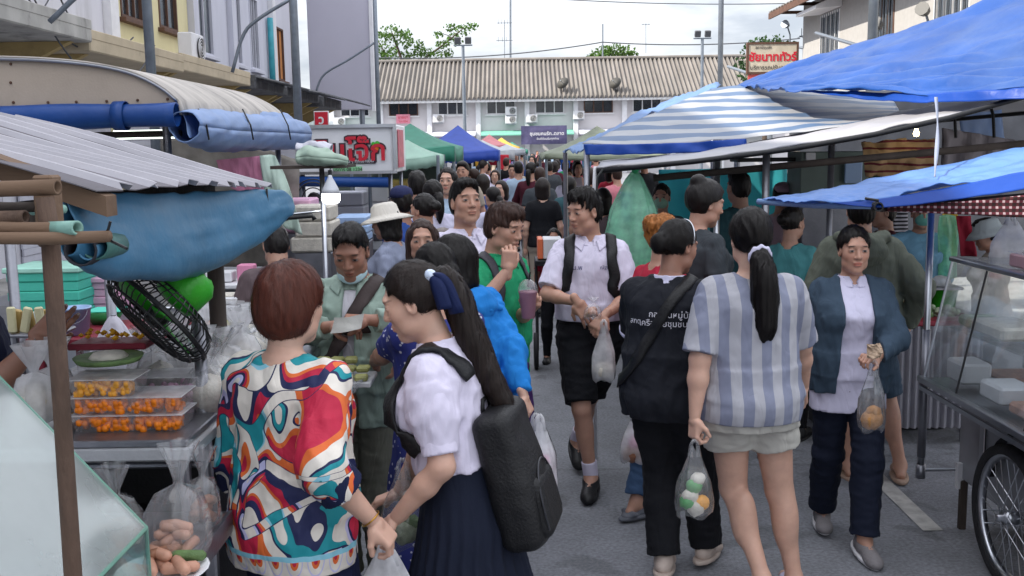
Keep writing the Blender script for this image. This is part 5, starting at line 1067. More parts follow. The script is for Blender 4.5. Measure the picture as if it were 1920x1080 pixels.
def poly_bag(base, h, r, label, m=M_CLEAR, food=M_RICE, fill=.35, seed=0, neck=.75, flare=.6, cat='bag', group=None, sx=1.0, fold=.16):
 """knotted clear food bag standing on a surface"""
 rg = np.random.default_rng(seed); t = thing('food_bag', label, cat, base, group); base = Vector(base); n, k = 28, 18; ph = rg.uniform(0, 6.28, 6); A = []
 prof_z = [0, .03, .15, .4, .6, neck, neck + .06, 1]; prof_r = [.55, .85, 1, .92, .62, .16, .13, flare]
 for i in range(k):
  z = i / (k - 1); rr = np.interp(z, prof_z, prof_r) * r; th = np.linspace(0, 2 * math.pi, n); cr_ = 1 + fold * (.4 + z) * np.sin(5 * th + ph[0] + z * 3) + fold * .7 * np.sin(9 * th + ph[1] - z * 4); lean = rg.normal(size=2) * 0
  A.append(np.stack([rr * cr_ * np.cos(th) * sx + .25 * r * z * math.cos(ph[2]), rr * cr_ * np.sin(th) + .25 * r * z * math.sin(ph[2]), np.full(n, z * h)], 1))
 A = np.array(A) + np.array(base); b = MB(); b.grid(A); b.build('film', m, t, smooth=True)
 if food is M_SAUS or food is M_MEAT:
  for i in range(9):
   a = rg.uniform(0, 6.28); ph2 = rg.uniform(-.4, .4); c = base + Vector((rg.uniform(-.4, .4) * r, rg.uniform(-.4, .4) * r, .02 + i * h * fill / 11)); d = Vector((math.cos(a) * math.cos(ph2), math.sin(a) * math.cos(ph2), math.sin(ph2))) * r * .55; b = MB(); b.tube([c - d, c - d * .85, c + Vector((0, 0, .006)), c + d * .85, c + d], [.005, .013, .014, .013, .005], 8); b.build('sausage', food, t, smooth=True)
 elif food is not None:
  b = MB(); A2 = []
  for i in range(8):
   z = i / 7; th = np.linspace(0, 2 * math.pi, 18); rr = r * (.86 * math.sin(min(1, z * 1.3 + .25) * math.pi / 2) if z < .6 else .86 * math.cos((z - .6) / .4 * math.pi / 2)) ; A2.append(np.stack([rr * sx * np.cos(th), rr * np.sin(th), np.full(18, .006 + z * h * fill)], 1) + vnoise(np.stack([np.cos(th) * 2, np.sin(th) * 2, np.full(18, z * 3)], 1), seed)[:, None] * .06 * r * np.array([1, 1, .3]))
  b.grid(np.array(A2) + np.array(base)); b.build('contents', food, t, smooth=True)
 return t
def carrier_bag(top, h, w, d, label, m=M_MILKY, foods=(), seed=0, rz=0, cat='bag', handle=.3, group=None):
 """thin plastic carrier bag hanging from a hand at top"""
 rg = np.random.default_rng(seed); top = Vector(top); t = thing('plastic_bag', label, cat, top - Vector((0, 0, h)), group); n, k = 30, 20; A = []; ph = rg.uniform(0, 6.28, 5); c_, s_ = math.cos(rz), math.sin(rz)
 for i in range(k):
  z = i / (k - 1); wr = np.interp(z, [0, .04, .2, .5, 1 - handle, 1], [.72, .92, 1, .9, .62, .2]) * w / 2; dr = np.interp(z, [0, .05, .25, .6, 1 - handle, 1], [.5, .85, 1, .7, .32, .2]) * d / 2; th = np.linspace(0, 2 * math.pi, n); f = 1 + .10 * np.sin(4 * th + ph[0] + 2 * z) + .07 * np.sin(9 * th + ph[1] - 3 * z) + .05 * z * np.sin(14 * th + ph[2]); x, y = wr * f * np.cos(th), dr * f * np.sin(th); A.append(np.stack([x * c_ - y * s_, x * s_ + y * c_, np.full(n, (z - 1) * h) + .01 * np.sin(3 * th + ph[3])], 1))
 A = np.array(A) + np.array(top); b = MB(); b.grid(A); b.build('film', m, t, smooth=True)
 b = MB()
 for sg in (-1, 1): b.tube([top + Vector((sg * w * .12 * c_, sg * w * .12 * s_, -h * .12)), top + Vector((sg * .012, 0, .02)), top + Vector((0, 0, .035))], [.012, .008, .008], 6)
 b.build('handle', m, t, smooth=True)
 for i, (fx, fz, r, fm) in enumerate(foods):
  b = MB(); c = top + Vector((fx * w * c_, fx * w * s_, -h + fz * h)); L = []
  for a in range(7):
   th = np.linspace(0, 2 * math.pi, 16); z = math.sin((a / 6 - .5) * math.pi); rr = math.cos((a / 6 - .5) * math.pi) * r; q = np.stack([rr * np.cos(th), rr * np.sin(th) * .8, np.full(16, z * r * .9)], 1); q += vnoise(q / r * 1.5, seed + i)[:, None] * r * .08; L.append(q)
  b.grid(np.array(L) + np.array(c)); b.build('contents', fm, t, smooth=True)
 return t

# ---- nearest stall on the left: ridged tin roof on rough posts
S1 = thing('market_stall', 'rough stall with ridged tin roof and rolled steel blue tarp', 'stall', (-1.2, 2.9, 0))
A_, B_, C_ = P(190, 360, 2.2), P(503, 350, 3.68), P(30, 226, 3.68); up_dir = (C_ - B_)
rg = np.random.default_rng(4); prof = [(0, 0), (.055, 0), (.075, .024), (.105, .024), (.125, 0)]
nr = 11
for shn in range(3):   # three overlapping sheets
 b = MB(); rows = []
 f0, f1 = shn / 3 - .004, (shn + 1) / 3 + .006; L = (B_ - A_).length; ts = []
 per = .185; y = f0 * L
 while y < f1 * L:
  for a, hz in [(0, 0), (.118, 0), (.128, .015), (.150, .015), (.160, 0)]: ts.append((y + a, hz))
  y += per
 A = []
 for u in np.linspace(0, 1, 14):
  row = []
  for yy, hz in ts:
   e = A_.lerp(B_, yy / L); jag = (-.02 + .03 * rg.random()) if u == 0 else 0; q = e + up_dir * (u + jag) + Vector((0, 0, hz + shn * .003 + .008 * math.sin(u * 5 + yy * 3))); row.append(tuple(q))
  A.append(row)
 A = np.array(A); m_ = A.shape[1]; b = MB()
 for c0 in range(0, m_ - 1, 5):
  e_ = min(c0 + 1, m_ - 1); b.grid(A[:, c0:c0 + 2]); (c0 + 5 < m_) and b.grid(A[:, c0 + 4:c0 + 6])
  if c0 + 4 < m_: r_ = MB(); r_.grid(A[:, c0 + 1:c0 + 5]); r_.build('ridge', M_TINL, S1, solid=.0025)
 b.build('roof_sheet', M_TIN, S1, solid=.0025)
b = MB(); pa, pb = P(-40, 283, 2.25), P(198, 368, 2.21); b.poly_prism([pa, pb, pb + Vector((0, 0, -.045)), pa + Vector((0, 0, -.05))], (0, .06, 0)); b.build('rafter', M_TIMBER, S1)
b = MB(); b.box((P(500, 352, 3.6).x - .22, 2.95, 1.80), (.05, 1.4, .05), ch=.005); b.build('eave_beam', M_DTIMBER, S1)
a = P(94, 440, 1.62); e = P(137, 1080, 1.62); b = MB(); g0 = Vector((e.x, 1.62, 0)); b.tube([g0, e, a.lerp(e, .5), a, a + Vector((-.004, 0, .06))], [.015, .0148, .0142, .0148, .0142], 14); b.build('post', M_RUSTP, S1, smooth=True)
post(S1, 402, 470, 0, 3.52, .029, M_DTIMBER, ground=True); post(S1, 372, 600, 0, 3.02, .019, M_GALV, ground=True)
post(S1, 203, 500, 0, 4.1, .02, M_GALV, ground=True); post(S1, 17, 440, 0, 4.6, .024, M_GALV, ground=True)
# poles laid in the frame, ends towards the street
def stick(px0, py0, px1, py1, Y, rpx, m, name, hollow=False):
 Y -= .5; b = MB(); p0, p1 = P(px0, py0, Y), P(px1, py1, Y - .03); r = rpx * Y / F
 if hollow: b.pipe(p0, p1, r, r * .35)
 else: b.tube([p0, p0.lerp(p1, .35) + Vector((0, 0, .004)), p0.lerp(p1, .7), p1], [r, r * .95, r * 1.02, r * .9], 12)
 return b.build(name, m, S1, smooth=True)
stick(-120, 358, 108, 351, 2.16, 15, M_TIMBER, 'bamboo_pole', True); stick(-120, 392, 72, 388, 2.24, 10, M_DTIMBER, 'bamboo_pole'); stick(-120, 412, 48, 407, 2.14, 13, M_RUSTP, 'metal_pipe', True)
stick(-120, 434, 138, 428, 2.12, 13, M_TIMBER, 'bamboo_pole'); stick(95, 429, 145, 427.5, 2.1, 14, M_PVC, 'plastic_pipe', True); stick(-120, 456, 206, 443, 2.1, 12, M_TIMBER, 'bamboo_pole'); stick(60, 395, 120, 392, 2.3, 9, M_PVC, 'plastic_pipe')
b = MB(); b.box(P(92, 395, 1.72), (.034, .04, .12), ch=.004); b.build('bracket', M_TIMBER, S1)
b = MB(); b.tube([P(195, 445, 1.58), P(203, 430, 1.57), P(207, 415, 1.57)], .0024, 6); b.tube([P(196, 446, 1.58), P(238, 466, 1.56)], .0024, 6); b.build('tie_wire', M_BLACK, S1)
st_ = catmull(np.array([(122, 366, 478, 2.24), (150, 364, 505, 2.29), (200, 363, 524, 2.42), (300, 362, 528, 2.75), (380, 360, 508, 3.1), (450, 357, 472, 3.4), (500, 356, 440, 3.6), (535, 362, 412, 3.74), (548, 374, 392, 3.8)], float), 64); A = []
for px, pt, pb_, Y in st_:   # draped roll: hangs from the eave and bellies out at the bottom
 a, e = np.array(P(px, pt, Y)), np.array(P(px, pb_, Y)); hgt = a[2] - e[2]; ring = []
 for q in np.linspace(0, 1, 40):
  th = q * 2 * math.pi; zc = .5 - .5 * math.cos(th); bel = math.sin(th) * (.10 + .34 * zc ** 1.3); ring.append(e * 0 + [a[0] + bel * hgt * .62 * -1 * (-1), float(Y) - bel * hgt * .2, a[2] - hgt * zc])
 A.append(ring)
A = np.array(A); ctr = A.mean(1, keepdims=True); d = A - ctr; d /= np.linalg.norm(d, axis=2, keepdims=True) + 1e-6; A = A + d * (vnoise(A * np.array([7, 2.2, 9]), 4) * .004 + vnoise(A * np.array([16, 5, 22]), 6) * .0018)[..., None]
b = MB(); b.grid(A); b.build('tarp_roll', M_TARPB, S1, smooth=True, solid=.004)
b = MB(); b.tube([P(500, 354, 3.58), P(503, 400, 3.56), P(498, 444, 3.56)], .004, 6); b.build('tie_cord', M_BLACK, S1)
for i, (px, py, rr) in enumerate([(150, 470, 30), (165, 470, 19), (178, 462, 26)]):   # open spiral end of the roll, first tube coloured dark for the shaded inside
 b = MB(); b.pipe(P(px, py, 2.235 + .01 * i), P(px + 40, py - 3, 2.42), rr * 2.24 / F, .004, 16); b.build('tarp_layer', [M_DARKIN, M_TARPB, mat('tarp_green_inner', '3f6b66', rough=.5)][i], S1, smooth=True)
# counter trolley with steel shelf
cz = P(250, 806, 2.9).z
SH = .925
CT = thing('vendor_trolley', 'steel trolley counter with dark open shelf under the tin roof', 'trolley', (-1.2, 2.9, 0))
box_obj('top', mat('brushed_steel', 'b5b6ba', rough=.5, metal=.4, var=.1), CT, (-1.50, 3.2, cz - .02), (1.22, .98, .04)); box_obj('back_panel', M_BLACK, CT, (-1.5, 3.66, .58), (1.18, .02, cz - .12)); box_obj('side_panel', M_BLACK, CT, (-.915, 3.2, .5), (.02, .9, cz - .3))  # black panels stand for the dark cavity under the top
box_obj('shelf', M_BLACK, CT, (-1.5, 3.2, .62), (1.18, .9, .02))
b = MB(); b.cyl(P(120, 850, 2.78), P(368, 846, 2.78), .008, .008, 10); b.build('rail', M_STEEL, CT, smooth=True); box_obj('rail_plate', M_GALV, CT, P(345, 852, 2.77), (.12, .012, .045)); box_obj('lower_rail', M_GALV, CT, P(240, 872, 2.79), (.42, .02, .02))
for x, y in ((-.93, 2.76), (-.93, 3.62), (-2.0, 2.76), (-2.0, 3.62)): box_obj('leg', M_GALV, CT, (x, y, (cz - .04) / 2), (.03, .03, cz - .045))
ST = thing('steel_table', 'low stainless steel table edge beside the woman in printed blouse', 'table', (-1.3, 2.1, 0))
box_obj('top', M_STEEL, ST, (-1.31, 1.95, SH - .012), (1.0, 1.6, .024)); b = MB(); b.box((-.806, 1.95, SH - .03), (.012, 1.6, .06)); b.build('edge', M_GALV, ST)
for x, y in ((-.85, 1.2), (-.85, 2.7), (-1.75, 1.2), (-1.75, 2.7)): box_obj('leg', M_GALV, ST, (x, y, SH / 2 - .02), (.035, .035, SH - .05))
# sloping glass display case on the table
GC = thing('glass_case', 'slanted glass display case with green edges on the steel table', 'display case', (-1.1, 1.7, SH))
q1, q2 = P(274, 990, 2.1), P(-20, 690, 2.1); y0, y1 = 1.15, 2.1
fa_, fb_ = Vector((q1.x, 0, q1.z)), Vector((q2.x, 0, q2.z)); lowz = SH + .002
def pane(pts, m=M_GLASS, name='pane', th=.006): b = MB(); b.add(pts, [list(range(len(pts)))]); return b.build(name, m, GC, solid=th)
pane([(fa_.x, y0, fa_.z), (fa_.x, y1, fa_.z), (fb_.x, y1, fb_.z), (fb_.x, y0, fb_.z)], M_GLASSM); pane([(fa_.x, y0, lowz), (fa_.x, y1, lowz), (fa_.x, y1, fa_.z - .004), (fa_.x, y0, fa_.z - .004)])
pane([(fa_.x - .004, y1, lowz), (fa_.x - .004, y1, fa_.z), (fb_.x, y1, fb_.z), (fb_.x - .2, y1, fb_.z), (fb_.x - .2, y1, lowz)]); pane([(fb_.x - .004, y0, fb_.z + .001), (fb_.x - .004, y1, fb_.z + .001), (fb_.x - .2, y1, fb_.z + .001), (fb_.x - .2, y0, fb_.z + .001)])
b = MB(); b.tube([(fa_.x, y1, lowz), (fa_.x, y1, fa_.z), (fb_.x, y1, fb_.z), (fb_.x - .2, y1, fb_.z)], .005, 6); b.tube([(fa_.x, y0, fa_.z), (fa_.x, y1, fa_.z)], .005, 6); b.tube([(fa_.x, y0, lowz + .004), (fa_.x, y1, lowz + .004)], .005, 6); b.tube([(fb_.x, y0, fb_.z), (fb_.x, y1, fb_.z)], .005, 6); b.build('edge', M_GEDGE, GC)
box_obj('tray', M_STEEL, GC, (-1.02, 1.62, SH + .03), (.34, .8, .03)); b = MB(); b.grid(sheet([[(-.86, y_, SH + .05) for y_ in (1.25, 1.6, 2.0)], [(-1.02, y_, SH + .10) for y_ in (1.25, 1.6, 2.0)], [(-1.2, y_, SH + .06) for y_ in (1.25, 1.6, 2.0)]], 40, 60, .012, 9, 3)); b.build('foil_sheet', mat('foil', 'd5d7dc', rough=.3, metal=.8), GC)
for k in range(10): c = Vector((-.86 - .07 * (k % 3), 1.78 + .06 * (k // 3), SH + .10)); b = MB(); b.tube([c + Vector((-.03, 0, 0)), c, c + Vector((.03, .01, 0))], [.008, .016, .008], 8); b.build('roll', M_SAUS, GC, smooth=True)
box_obj('back', M_FOAMW, GC, (fb_.x - .19, 1.62, SH + .26), (.015, .9, .5))
# plate of sausages and clear bags
pl = P(300, 1005, 2.3); pl.z = SH
t = thing('foam_plate', 'white foam plate of sausages inside a clear bag on the steel table', 'plate', pl + Vector((0, 0, 0)))
b = MB(); b.lathe([(0, .004), (.075, .004), (.105, .022), (.11, .022), (.08, 0), (0, 0)], pl, 22); b.build('plate', M_FOAMW, t, smooth=True)
for i in range(8):
 a = rg.uniform(0, 6.28); c = pl + Vector((rg.uniform(-.05, .05), rg.uniform(-.06, .06), .022 + .012 * (i // 3))); d = Vector((math.cos(a), math.sin(a), 0)) * .045; b = MB(); b.tube([c - d, c - d * .8, c, c + d * .8, c + d], [.006, .014, .015, .014, .006], 8); b.build('sausage', [M_SAUS, M_MEAT, M_VEG][i % 3 if i > 4 else 0], t, smooth=True)
for i, (px, py, Y, h, r, lab) in enumerate([(330, 975, 2.42, .29, .075, 'large clear bag of sausages standing on the steel table'), (225, 970, 2.5, .22, .06, 'smaller clear bag left of the large sausage bag'), (378, 965, 2.62, .22, .05, 'clear bag with dark food at the table corner')]):
 c = P(px, py, Y); c.z = SH; poly_bag(c, h, r, lab, food=[M_SAUS, M_MEAT, M_MEAT][i], fill=.3, seed=20 + i, neck=.62, group='clear food bags on the steel table')
# tubs of orange sweets
def tub(c, w, d, h, m, label, seed, group='plastic tubs of sweets'):
 t = thing('sweet_tub', label, 'food tub', c, group); c = Vector(c); b = MB(); k = .88
 v = [c + Vector((sx * w / 2 * (k if z == 0 else 1), sy * d / 2 * (k if z == 0 else 1), z * h)) for z in (0, 1) for sx, sy in ((-1, -1), (1, -1), (1, 1), (-1, 1))]
 b.add(v, [[3, 2, 1, 0], [0, 1, 5, 4], [1, 2, 6, 5], [2, 3, 7, 6], [3, 0, 4, 7]]); b.build('tub', M_CLEAR, t)
 b = MB(); b.box(c + Vector((0, 0, h + .002)), (w + .008, d + .008, .004), ch=.001); b.build('lid', M_MILKY, t)
 r = np.random.default_rng(seed); b = MB()
 for _ in range(85):
  p_ = c + Vector((r.uniform(-.41, .41) * w, -(.44 - .5 * r.random() ** 2) * d, r.uniform(.12, .8) * h)); rr = r.uniform(.009, .013); b.lathe([(0, -rr), (rr * .87, -rr * .5), (rr * .87, rr * .5), (0, rr)], p_, 6)
 o = b.build('sweets', m, t, smooth=True); o['kind'] = 'stuff'
t = thing('serving_tray', 'dark tray under the tubs of orange sweets', 'tray', P(250, 804, 2.85)); c = P(252, 803, 2.86); c.z = cz + .012; tz = cz + .022; b = MB(); b.box(c, (.40, .30, .02), ch=.004); b.build('tray', M_GALV, t)
tx0 = P(208, 790, 2.85).x; tx1 = P(304, 790, 2.85).x; hh_ = .047
for i, (x, k, m) in enumerate([(tx0, 0, M_ORANGE), (tx0, 1, M_ORANGE), (tx0, 2, M_AMBER), (tx1, 0, M_ORANGE), (tx1, 1, M_ORANGE)]):
 tub((x, 2.86, tz + k * (hh_ + .005)), .185 if x == tx0 else .15, .13, hh_, m, ['bottom tub of orange sweets in the taller stack', 'middle tub of orange sweets in the taller stack', 'top tub of amber sweets in the taller stack', 'bottom tub of orange sweets in the shorter stack', 'top tub of orange sweets in the shorter stack'][i], i)
for i, (px, m, lab) in enumerate([(180, M_AMBER, 'back tub of amber sweets behind the taller stack'), (330, M_PINKB, 'back tub of pink sweets behind the shorter stack')]): c = P(px, 740, 3.06); c.z = cz + .002; tub(c, .17, .13, .13, m, lab, 30 + i)
c = P(205, 690, 2.95); c.z = tz + 3 * hh_ + .03; t = thing('leaf_dish', 'round dark leaf tray with white food on the sweet tubs', 'dish', c); b = MB(); b.lathe([(0, 0), (.09, .004), (.10, .02), (.095, .02), (0, .012)], c, 20); b.build('dish', M_VEG, t, smooth=True); b = MB(); b.lathe([(.06, .014), (.045, .03), (0, .036)], c, 12); b.build('food', M_RICE, t, smooth=True)
c = P(215, 668, 3.1); c.z = tz + .2; t = thing('wooden_tray', 'small dark wooden tray with yellow flowers behind the leaf dish', 'tray', c); b = MB(); b.box(c, (.24, .12, .02), ch=.004); b.build('tray', M_REDT, t); b = MB()
for _ in range(26): q = c + Vector((rg.uniform(-.11, .11), rg.uniform(-.05, .05), .022 + rg.uniform(0, .015))); b.lathe([(0, -.008), (.01, 0), (0, .008)], q, 5)
o = b.build('flowers', mat('marigold', 'd9a227', rough=.6), t); o['kind'] = 'stuff'
box_obj('support', M_CLEAR, t, c - Vector((0, 0, .09)), (.2, .1, .15))
# heap of white food bags
spots = [(300, 705, 3.15), (345, 712, 3.2), (335, 690, 3.4), (300, 680, 3.5), (420, 735, 3.5), (455, 720, 3.6), (470, 700, 3.75), (440, 690, 3.8), (390, 690, 3.9), (485, 715, 3.85), (275, 700, 3.3), (385, 770, 3.2), (396, 800, 3.05), (95, 735, 2.95), (60, 745, 2.85), (420, 800, 3.2)]
BAGL = ['white food bag ' + q for q in ('just behind the shorter sweet stack', 'between the sweet tubs and the steel post', 'behind the steel post in the second row', 'under the fan in the second row', 'right of the dark wooden post, front of the heap', 'right of the dark wooden post, second in the front row', 'at the far right of the heap, middle height', 'at the back of the heap beside the dark post', 'between the two posts at the back of the heap', 'nearest the woman in printed blouse', 'touching the back of the amber tub', 'on the counter corner below the dark post', 'hanging low beside the steel post', 'left of the rough near post, rear one', 'left of the rough near post, front one', 'at the foot of the dark wooden post')]
for i, (px, py, Y) in enumerate(spots):
 c = P(px, py, Y); c.z = max(cz + .002, c.z - .08)
 if px > 385: c.z = c.z if c.z > cz else cz
 poly_bag(c, .20 + .06 * rg.random(), .062 + .015 * rg.random(), BAGL[i], M_MILKY if i % 3 else M_CLEAR, M_RICE, .5, 50 + i, .6, .8, group='heap of white food bags')
t = thing('bag_table', 'low table carrying the heap of white food bags', 'table', (-.95, 3.9, 0)); box_obj('top', M_STEEL, t, (-1.25, 4.0, cz - .02), (.9, .55, .03)); [box_obj('leg', M_GALV, t, (x, y, cz / 2 - .02), (.03, .03, cz - .04)) for x, y in ((-.85, 3.75), (-.85, 4.25), (-1.65, 3.75), (-1.65, 4.25))]
# hanging industrial fan
fc = P(296, 592, 3.0); fn = Vector((-.62, -.46, -.63)).normalized(); t = thing('electric_fan', 'black and green fan hanging tilted below the blue tarp roll', 'fan', fc)
R3 = fn.to_track_quat('Z', 'Y').to_matrix(); b = MB(); Rf = .185
for rr, zz in [(.05, .055), (.09, .055), (.13, .05), (.165, .035), (Rf, 0)]: b.tube([fc + R3 @ Vector((rr * math.cos(a), rr * math.sin(a), zz)) for a in np.linspace(0, 2 * math.pi, 33)[:-1]], .0035 if rr < Rf else .008, 5, closed=True)
for k in range(48):
 a = 2 * math.pi * k / 48; b.tube([fc + R3 @ Vector((r_ * math.cos(a + .5 * r_), r_ * math.sin(a + .5 * r_), z_)) for r_, z_ in [(.045, .055), (.1, .055), (.15, .045), (.178, .02), (Rf, 0)]], .0022, 4)
b.build('front_grille', M_BLACK, t); b = MB()
for rr, zz in [(.06, -.08), (.12, -.07), (.165, -.05)]: b.tube([fc + R3 @ Vector((rr * math.cos(a), rr * math.sin(a), zz)) for a in np.linspace(0, 2 * math.pi, 33)[:-1]], .003, 5, closed=True)
for k in range(48): a = 2 * math.pi * k / 48; b.tube([fc + R3 @ Vector((r_ * math.cos(a), r_ * math.sin(a), z_)) for r_, z_ in [(.05, -.085), (.13, -.07), (.175, -.035), (Rf, 0)]], .0022, 4)
b.build('rear_grille', M_BLACK, t)
b = MB(); b.lathe([(0, .06), (.042, .058), (.046, .05), (.046, .045), (0, .045)], fc, 18, R3); b.build('badge', M_BLACK, t); b = MB(); b.lathe([(0, .03), (.03, .028), (.034, 0), (.034, -.03), (0, -.03)], fc, 16, R3); b.build('hub', M_BLACK, t)
for k in range(3):
 b = MB(); a0 = k * 2.094; A = [[tuple(fc + R3 @ Vector((r_ * math.cos(a0 + w * (.5 + 2.2 * r_)), r_ * math.sin(a0 + w * (.5 + 2.2 * r_)), .02 * w))) for w in (-.6, -.2, .2, .6)] for r_ in (.03, .08, .12, .155)]; b.grid(A); b.build('blade', M_GREENP, t, smooth=True, solid=.004)
b = MB(); b.lathe([(0, -.05), (.062, -.06), (.075, -.075), (.075, -.15), (.055, -.175), (0, -.18)], fc, 18, R3); b.build('motor_housing', M_GREENP, t, smooth=True)
hc = fc - fn * .13; b = MB(); b.tube([hc, hc + Vector((.03, .02, .1)), Vector((hc.x + .04, hc.y + .03, 1.76))], .012, 8); b.build('hanger', M_BLACK, t)
b = MB(); b.box(P(365, 545, 3.06), (.085, .07, .095), M=Matrix.Rotation(.5, 3, 'Y'), ch=.015); b.build('control_box', M_GREENP, t)

# ---- things behind the first stall
def foam_box(px0, py0, px1, py1, Y, m, lid, label, depth=.35):
 a, e = P(px0, py0, Y), P(px1, py1, Y); t = thing('foam_box', label, 'box', ((a.x + e.x) / 2, Y, e.z), 'foam boxes behind the stall'); w, h = e.x - a.x, a.z - e.z; b = MB()
 for k in range(5): b.box(((a.x + e.x) / 2, Y + depth / 2, e.z + h * (k + .5) / 5), (w - .012 * (k % 2), depth - .012 * (k % 2), h / 5 - .001), ch=.006)
 b.build('body', m, t); b = MB(); b.box(((a.x + e.x) / 2, Y + depth / 2, a.z + .012), (w + .03, depth + .03, .03), ch=.006); b.build('lid', lid, t); return e.z
z1 = foam_box(10, 512, 152, 600, 5.6, M_TEALB, mat('pale_teal_foam', 'a9dccb', rough=.6), 'large teal foam box with pale lid behind the first stall'); z2 = foam_box(156, 530, 215, 598, 5.8, M_PINKB, M_PINKB, 'pale pink foam box beside the teal one')
t = thing('side_table', 'long steel side table carrying the foam boxes', 'table', (-2.6, 5.7, 0)); box_obj('top', M_GALV, t, (-2.55, 5.8, z1 - .02), (1.7, .8, .035)); [box_obj('leg', M_GALV, t, (x, y, z1 / 2 - .02), (.035, .035, z1 - .05)) for x, y in ((-1.75, 5.45), (-1.75, 6.15), (-3.3, 5.45), (-3.3, 6.15))]
bt = P(146, 626, 4.6); t = thing('bucket', 'light blue plastic bucket on the dark red table', 'bucket', bt); b = MB(); b.lathe([(0, 0), (.05, 0), (.064, .118), (.068, .118), (.068, .126), (.06, .126), (.05, .01), (0, .01)], bt, 20); b.build('pail', M_LBLUE, t, smooth=True); b = MB(); b.tube([bt + Vector((.066 * math.cos(a), -.03 * math.sin(a) - .03, .115 - .06 * math.sin(a))) for a in np.linspace(0, math.pi, 10)], .002, 5); b.build('handle', M_STEELP, t)
t = thing('red_table', 'small dark red table under the blue bucket', 'table', (bt.x, 4.7, 0)); box_obj('top', M_REDT, t, (bt.x + .1, 4.75, bt.z - .018), (.6, .5, .03)); [box_obj('leg', M_REDT, t, (bt.x + x, 4.75 + y, bt.z / 2 - .02), (.03, .03, bt.z - .05)) for x in (-.15, .36) for y in (-.2, .2)]
c = P(195, 585, 4.9); t = thing('green_basin', 'green plastic basin on the dark red table', 'basin', (c.x, 4.9, bt.z)); b = MB(); b.lathe([(0, 0), (.06, 0), (.09, .06), (.095, .06), (.065, .006), (0, .006)], (c.x, 4.9, bt.z), 18); b.build('bowl', mat('mid_green_plastic', '2f8a4a', rough=.4), t, smooth=True)
box_obj('lid', M_TEALB, t, (c.x + .02, 4.9, bt.z + .064), (.17, .15, .008))
# white cloth over the pole
b = MB(); A = []
for k in range(16):
 z = k / 15; th = np.linspace(0, 2 * math.pi, 40); r_ = (.012 + .088 * z ** .75) * (1 + .22 * z * np.sin(6 * th) + .12 * z * np.sin(11 * th + 1)); A.append(np.stack([r_ * np.cos(th) + .012 * z, r_ * np.sin(th), np.full(40, -.19 * z) - .02 * z * np.cos(3 * th)], 1))
c = P(212, 592, 4.04); b.grid(np.array(A) + np.array(c)); tag(b.build('draped_cloth', M_WCLOTH, smooth=True), 'white cloth gathered over a steel post behind the fan', 'cloth')
# packets on a rack, far left
t = thing('display_rack', 'rack of pale packaged snacks left of the rough post', 'rack', (P(60, 640, 4.2).x, 4.2, 0)); c0 = P(62, 622, 4.2); box_obj('board', M_GALV, t, c0 + Vector((0, .05, -.01)), (.24, .2, .016)); [box_obj('leg', M_GALV, t, (c0.x + x, 4.25, c0.z / 2 - .01), (.025, .025, c0.z - .03)) for x in (-.1, .1)]
for i in range(9):
 c = P(22 + 9 * i, 600 + 4 * (i % 3), 4.16 + .03 * (i % 3)); b = MB(); b.box(c, (.035, .02, .11), M=Matrix.Rotation(rg.uniform(-.25, .25), 3, 'Y'), ch=.006); b.build('packet', [mat('cream_packet', 'cfc9a2', rough=.4), mat('tan_packet', 'b59a62', rough=.4), M_MILKY][i % 3], t)
# trays and goods on the table behind the dark post
t = thing('goods_table', 'white table of trays behind the dark wooden post', 'table', (-1.5, 5.2, 0)); tzz = P(430, 640, 5.0).z; box_obj('top', M_STEEL, t, (-1.45, 5.25, tzz), (1.0, .7, .03)); [box_obj('leg', M_GALV, t, (x, y, tzz / 2), (.03, .03, tzz - .03)) for x, y in ((-1.0, 4.95), (-1.0, 5.55), (-1.9, 4.95), (-1.9, 5.55))]; box_obj('upper_shelf', M_STEEL, t, (-1.45, 5.4, P(430, 580, 5.2).z), (.95, .3, .02)); [box_obj('riser', M_GALV, t, (x, 5.5, (tzz + P(430, 580, 5.2).z) / 2), (.02, .02, P(430, 580, 5.2).z - tzz - .03)) for x in (-1.0, -1.9)]
for i, (px, py, Y, m, lab) in enumerate([(400, 622, 5.05, M_CLEAR, 'clear tray on the white table, leftmost'), (455, 618, 5.05, M_FOAMW, 'white foam tray on the white table beside the clear one'), (425, 560, 5.35, M_RICE, 'cream food tray on the upper shelf'), (468, 556, 5.35, M_FOAMW, 'white food tray on the upper shelf'), (385, 606, 5.2, M_SAUS, 'pinkish food tray on the white table'), (432, 600, 5.22, mat('yellow_food', 'b9b36a', rough=.5), 'yellowish food tray on the white table')]):
 c = P(px, py, Y); c.z = tzz + .017 if py > 590 else P(430, 580, 5.2).z + .012; t = thing('food_tray', lab, 'tray', c); b = MB(); b.box(c + Vector((0, 0, .02)), (.13, .16, .04), ch=.008); b.build('tray', M_FOAMW, t); b = MB(); b.box(c + Vector((0, 0, .043)), (.105, .13, .012), ch=.005); b.build('food', m if m is not M_FOAMW else M_RICE, t)
t = thing('white_shelf', 'white shelf board with small pink packs above the trays', 'shelf', P(440, 540, 6.2)); c = P(440, 532, 6.2); box_obj('board', M_FOAMW, t, c, (.42, .3, .03)); box_obj('pack', M_PINKC, t, c + Vector((.08, 0, .07)), (.1, .1, .1)); box_obj('pack', M_FOAMW, t, c + Vector((-.08, 0, .05)), (.16, .14, .06)); [box_obj('leg', M_GALV, t, (c.x + x, 6.2, c.z / 2 - .01), (.03, .03, c.z - .03)) for x in (-.18, .18)]

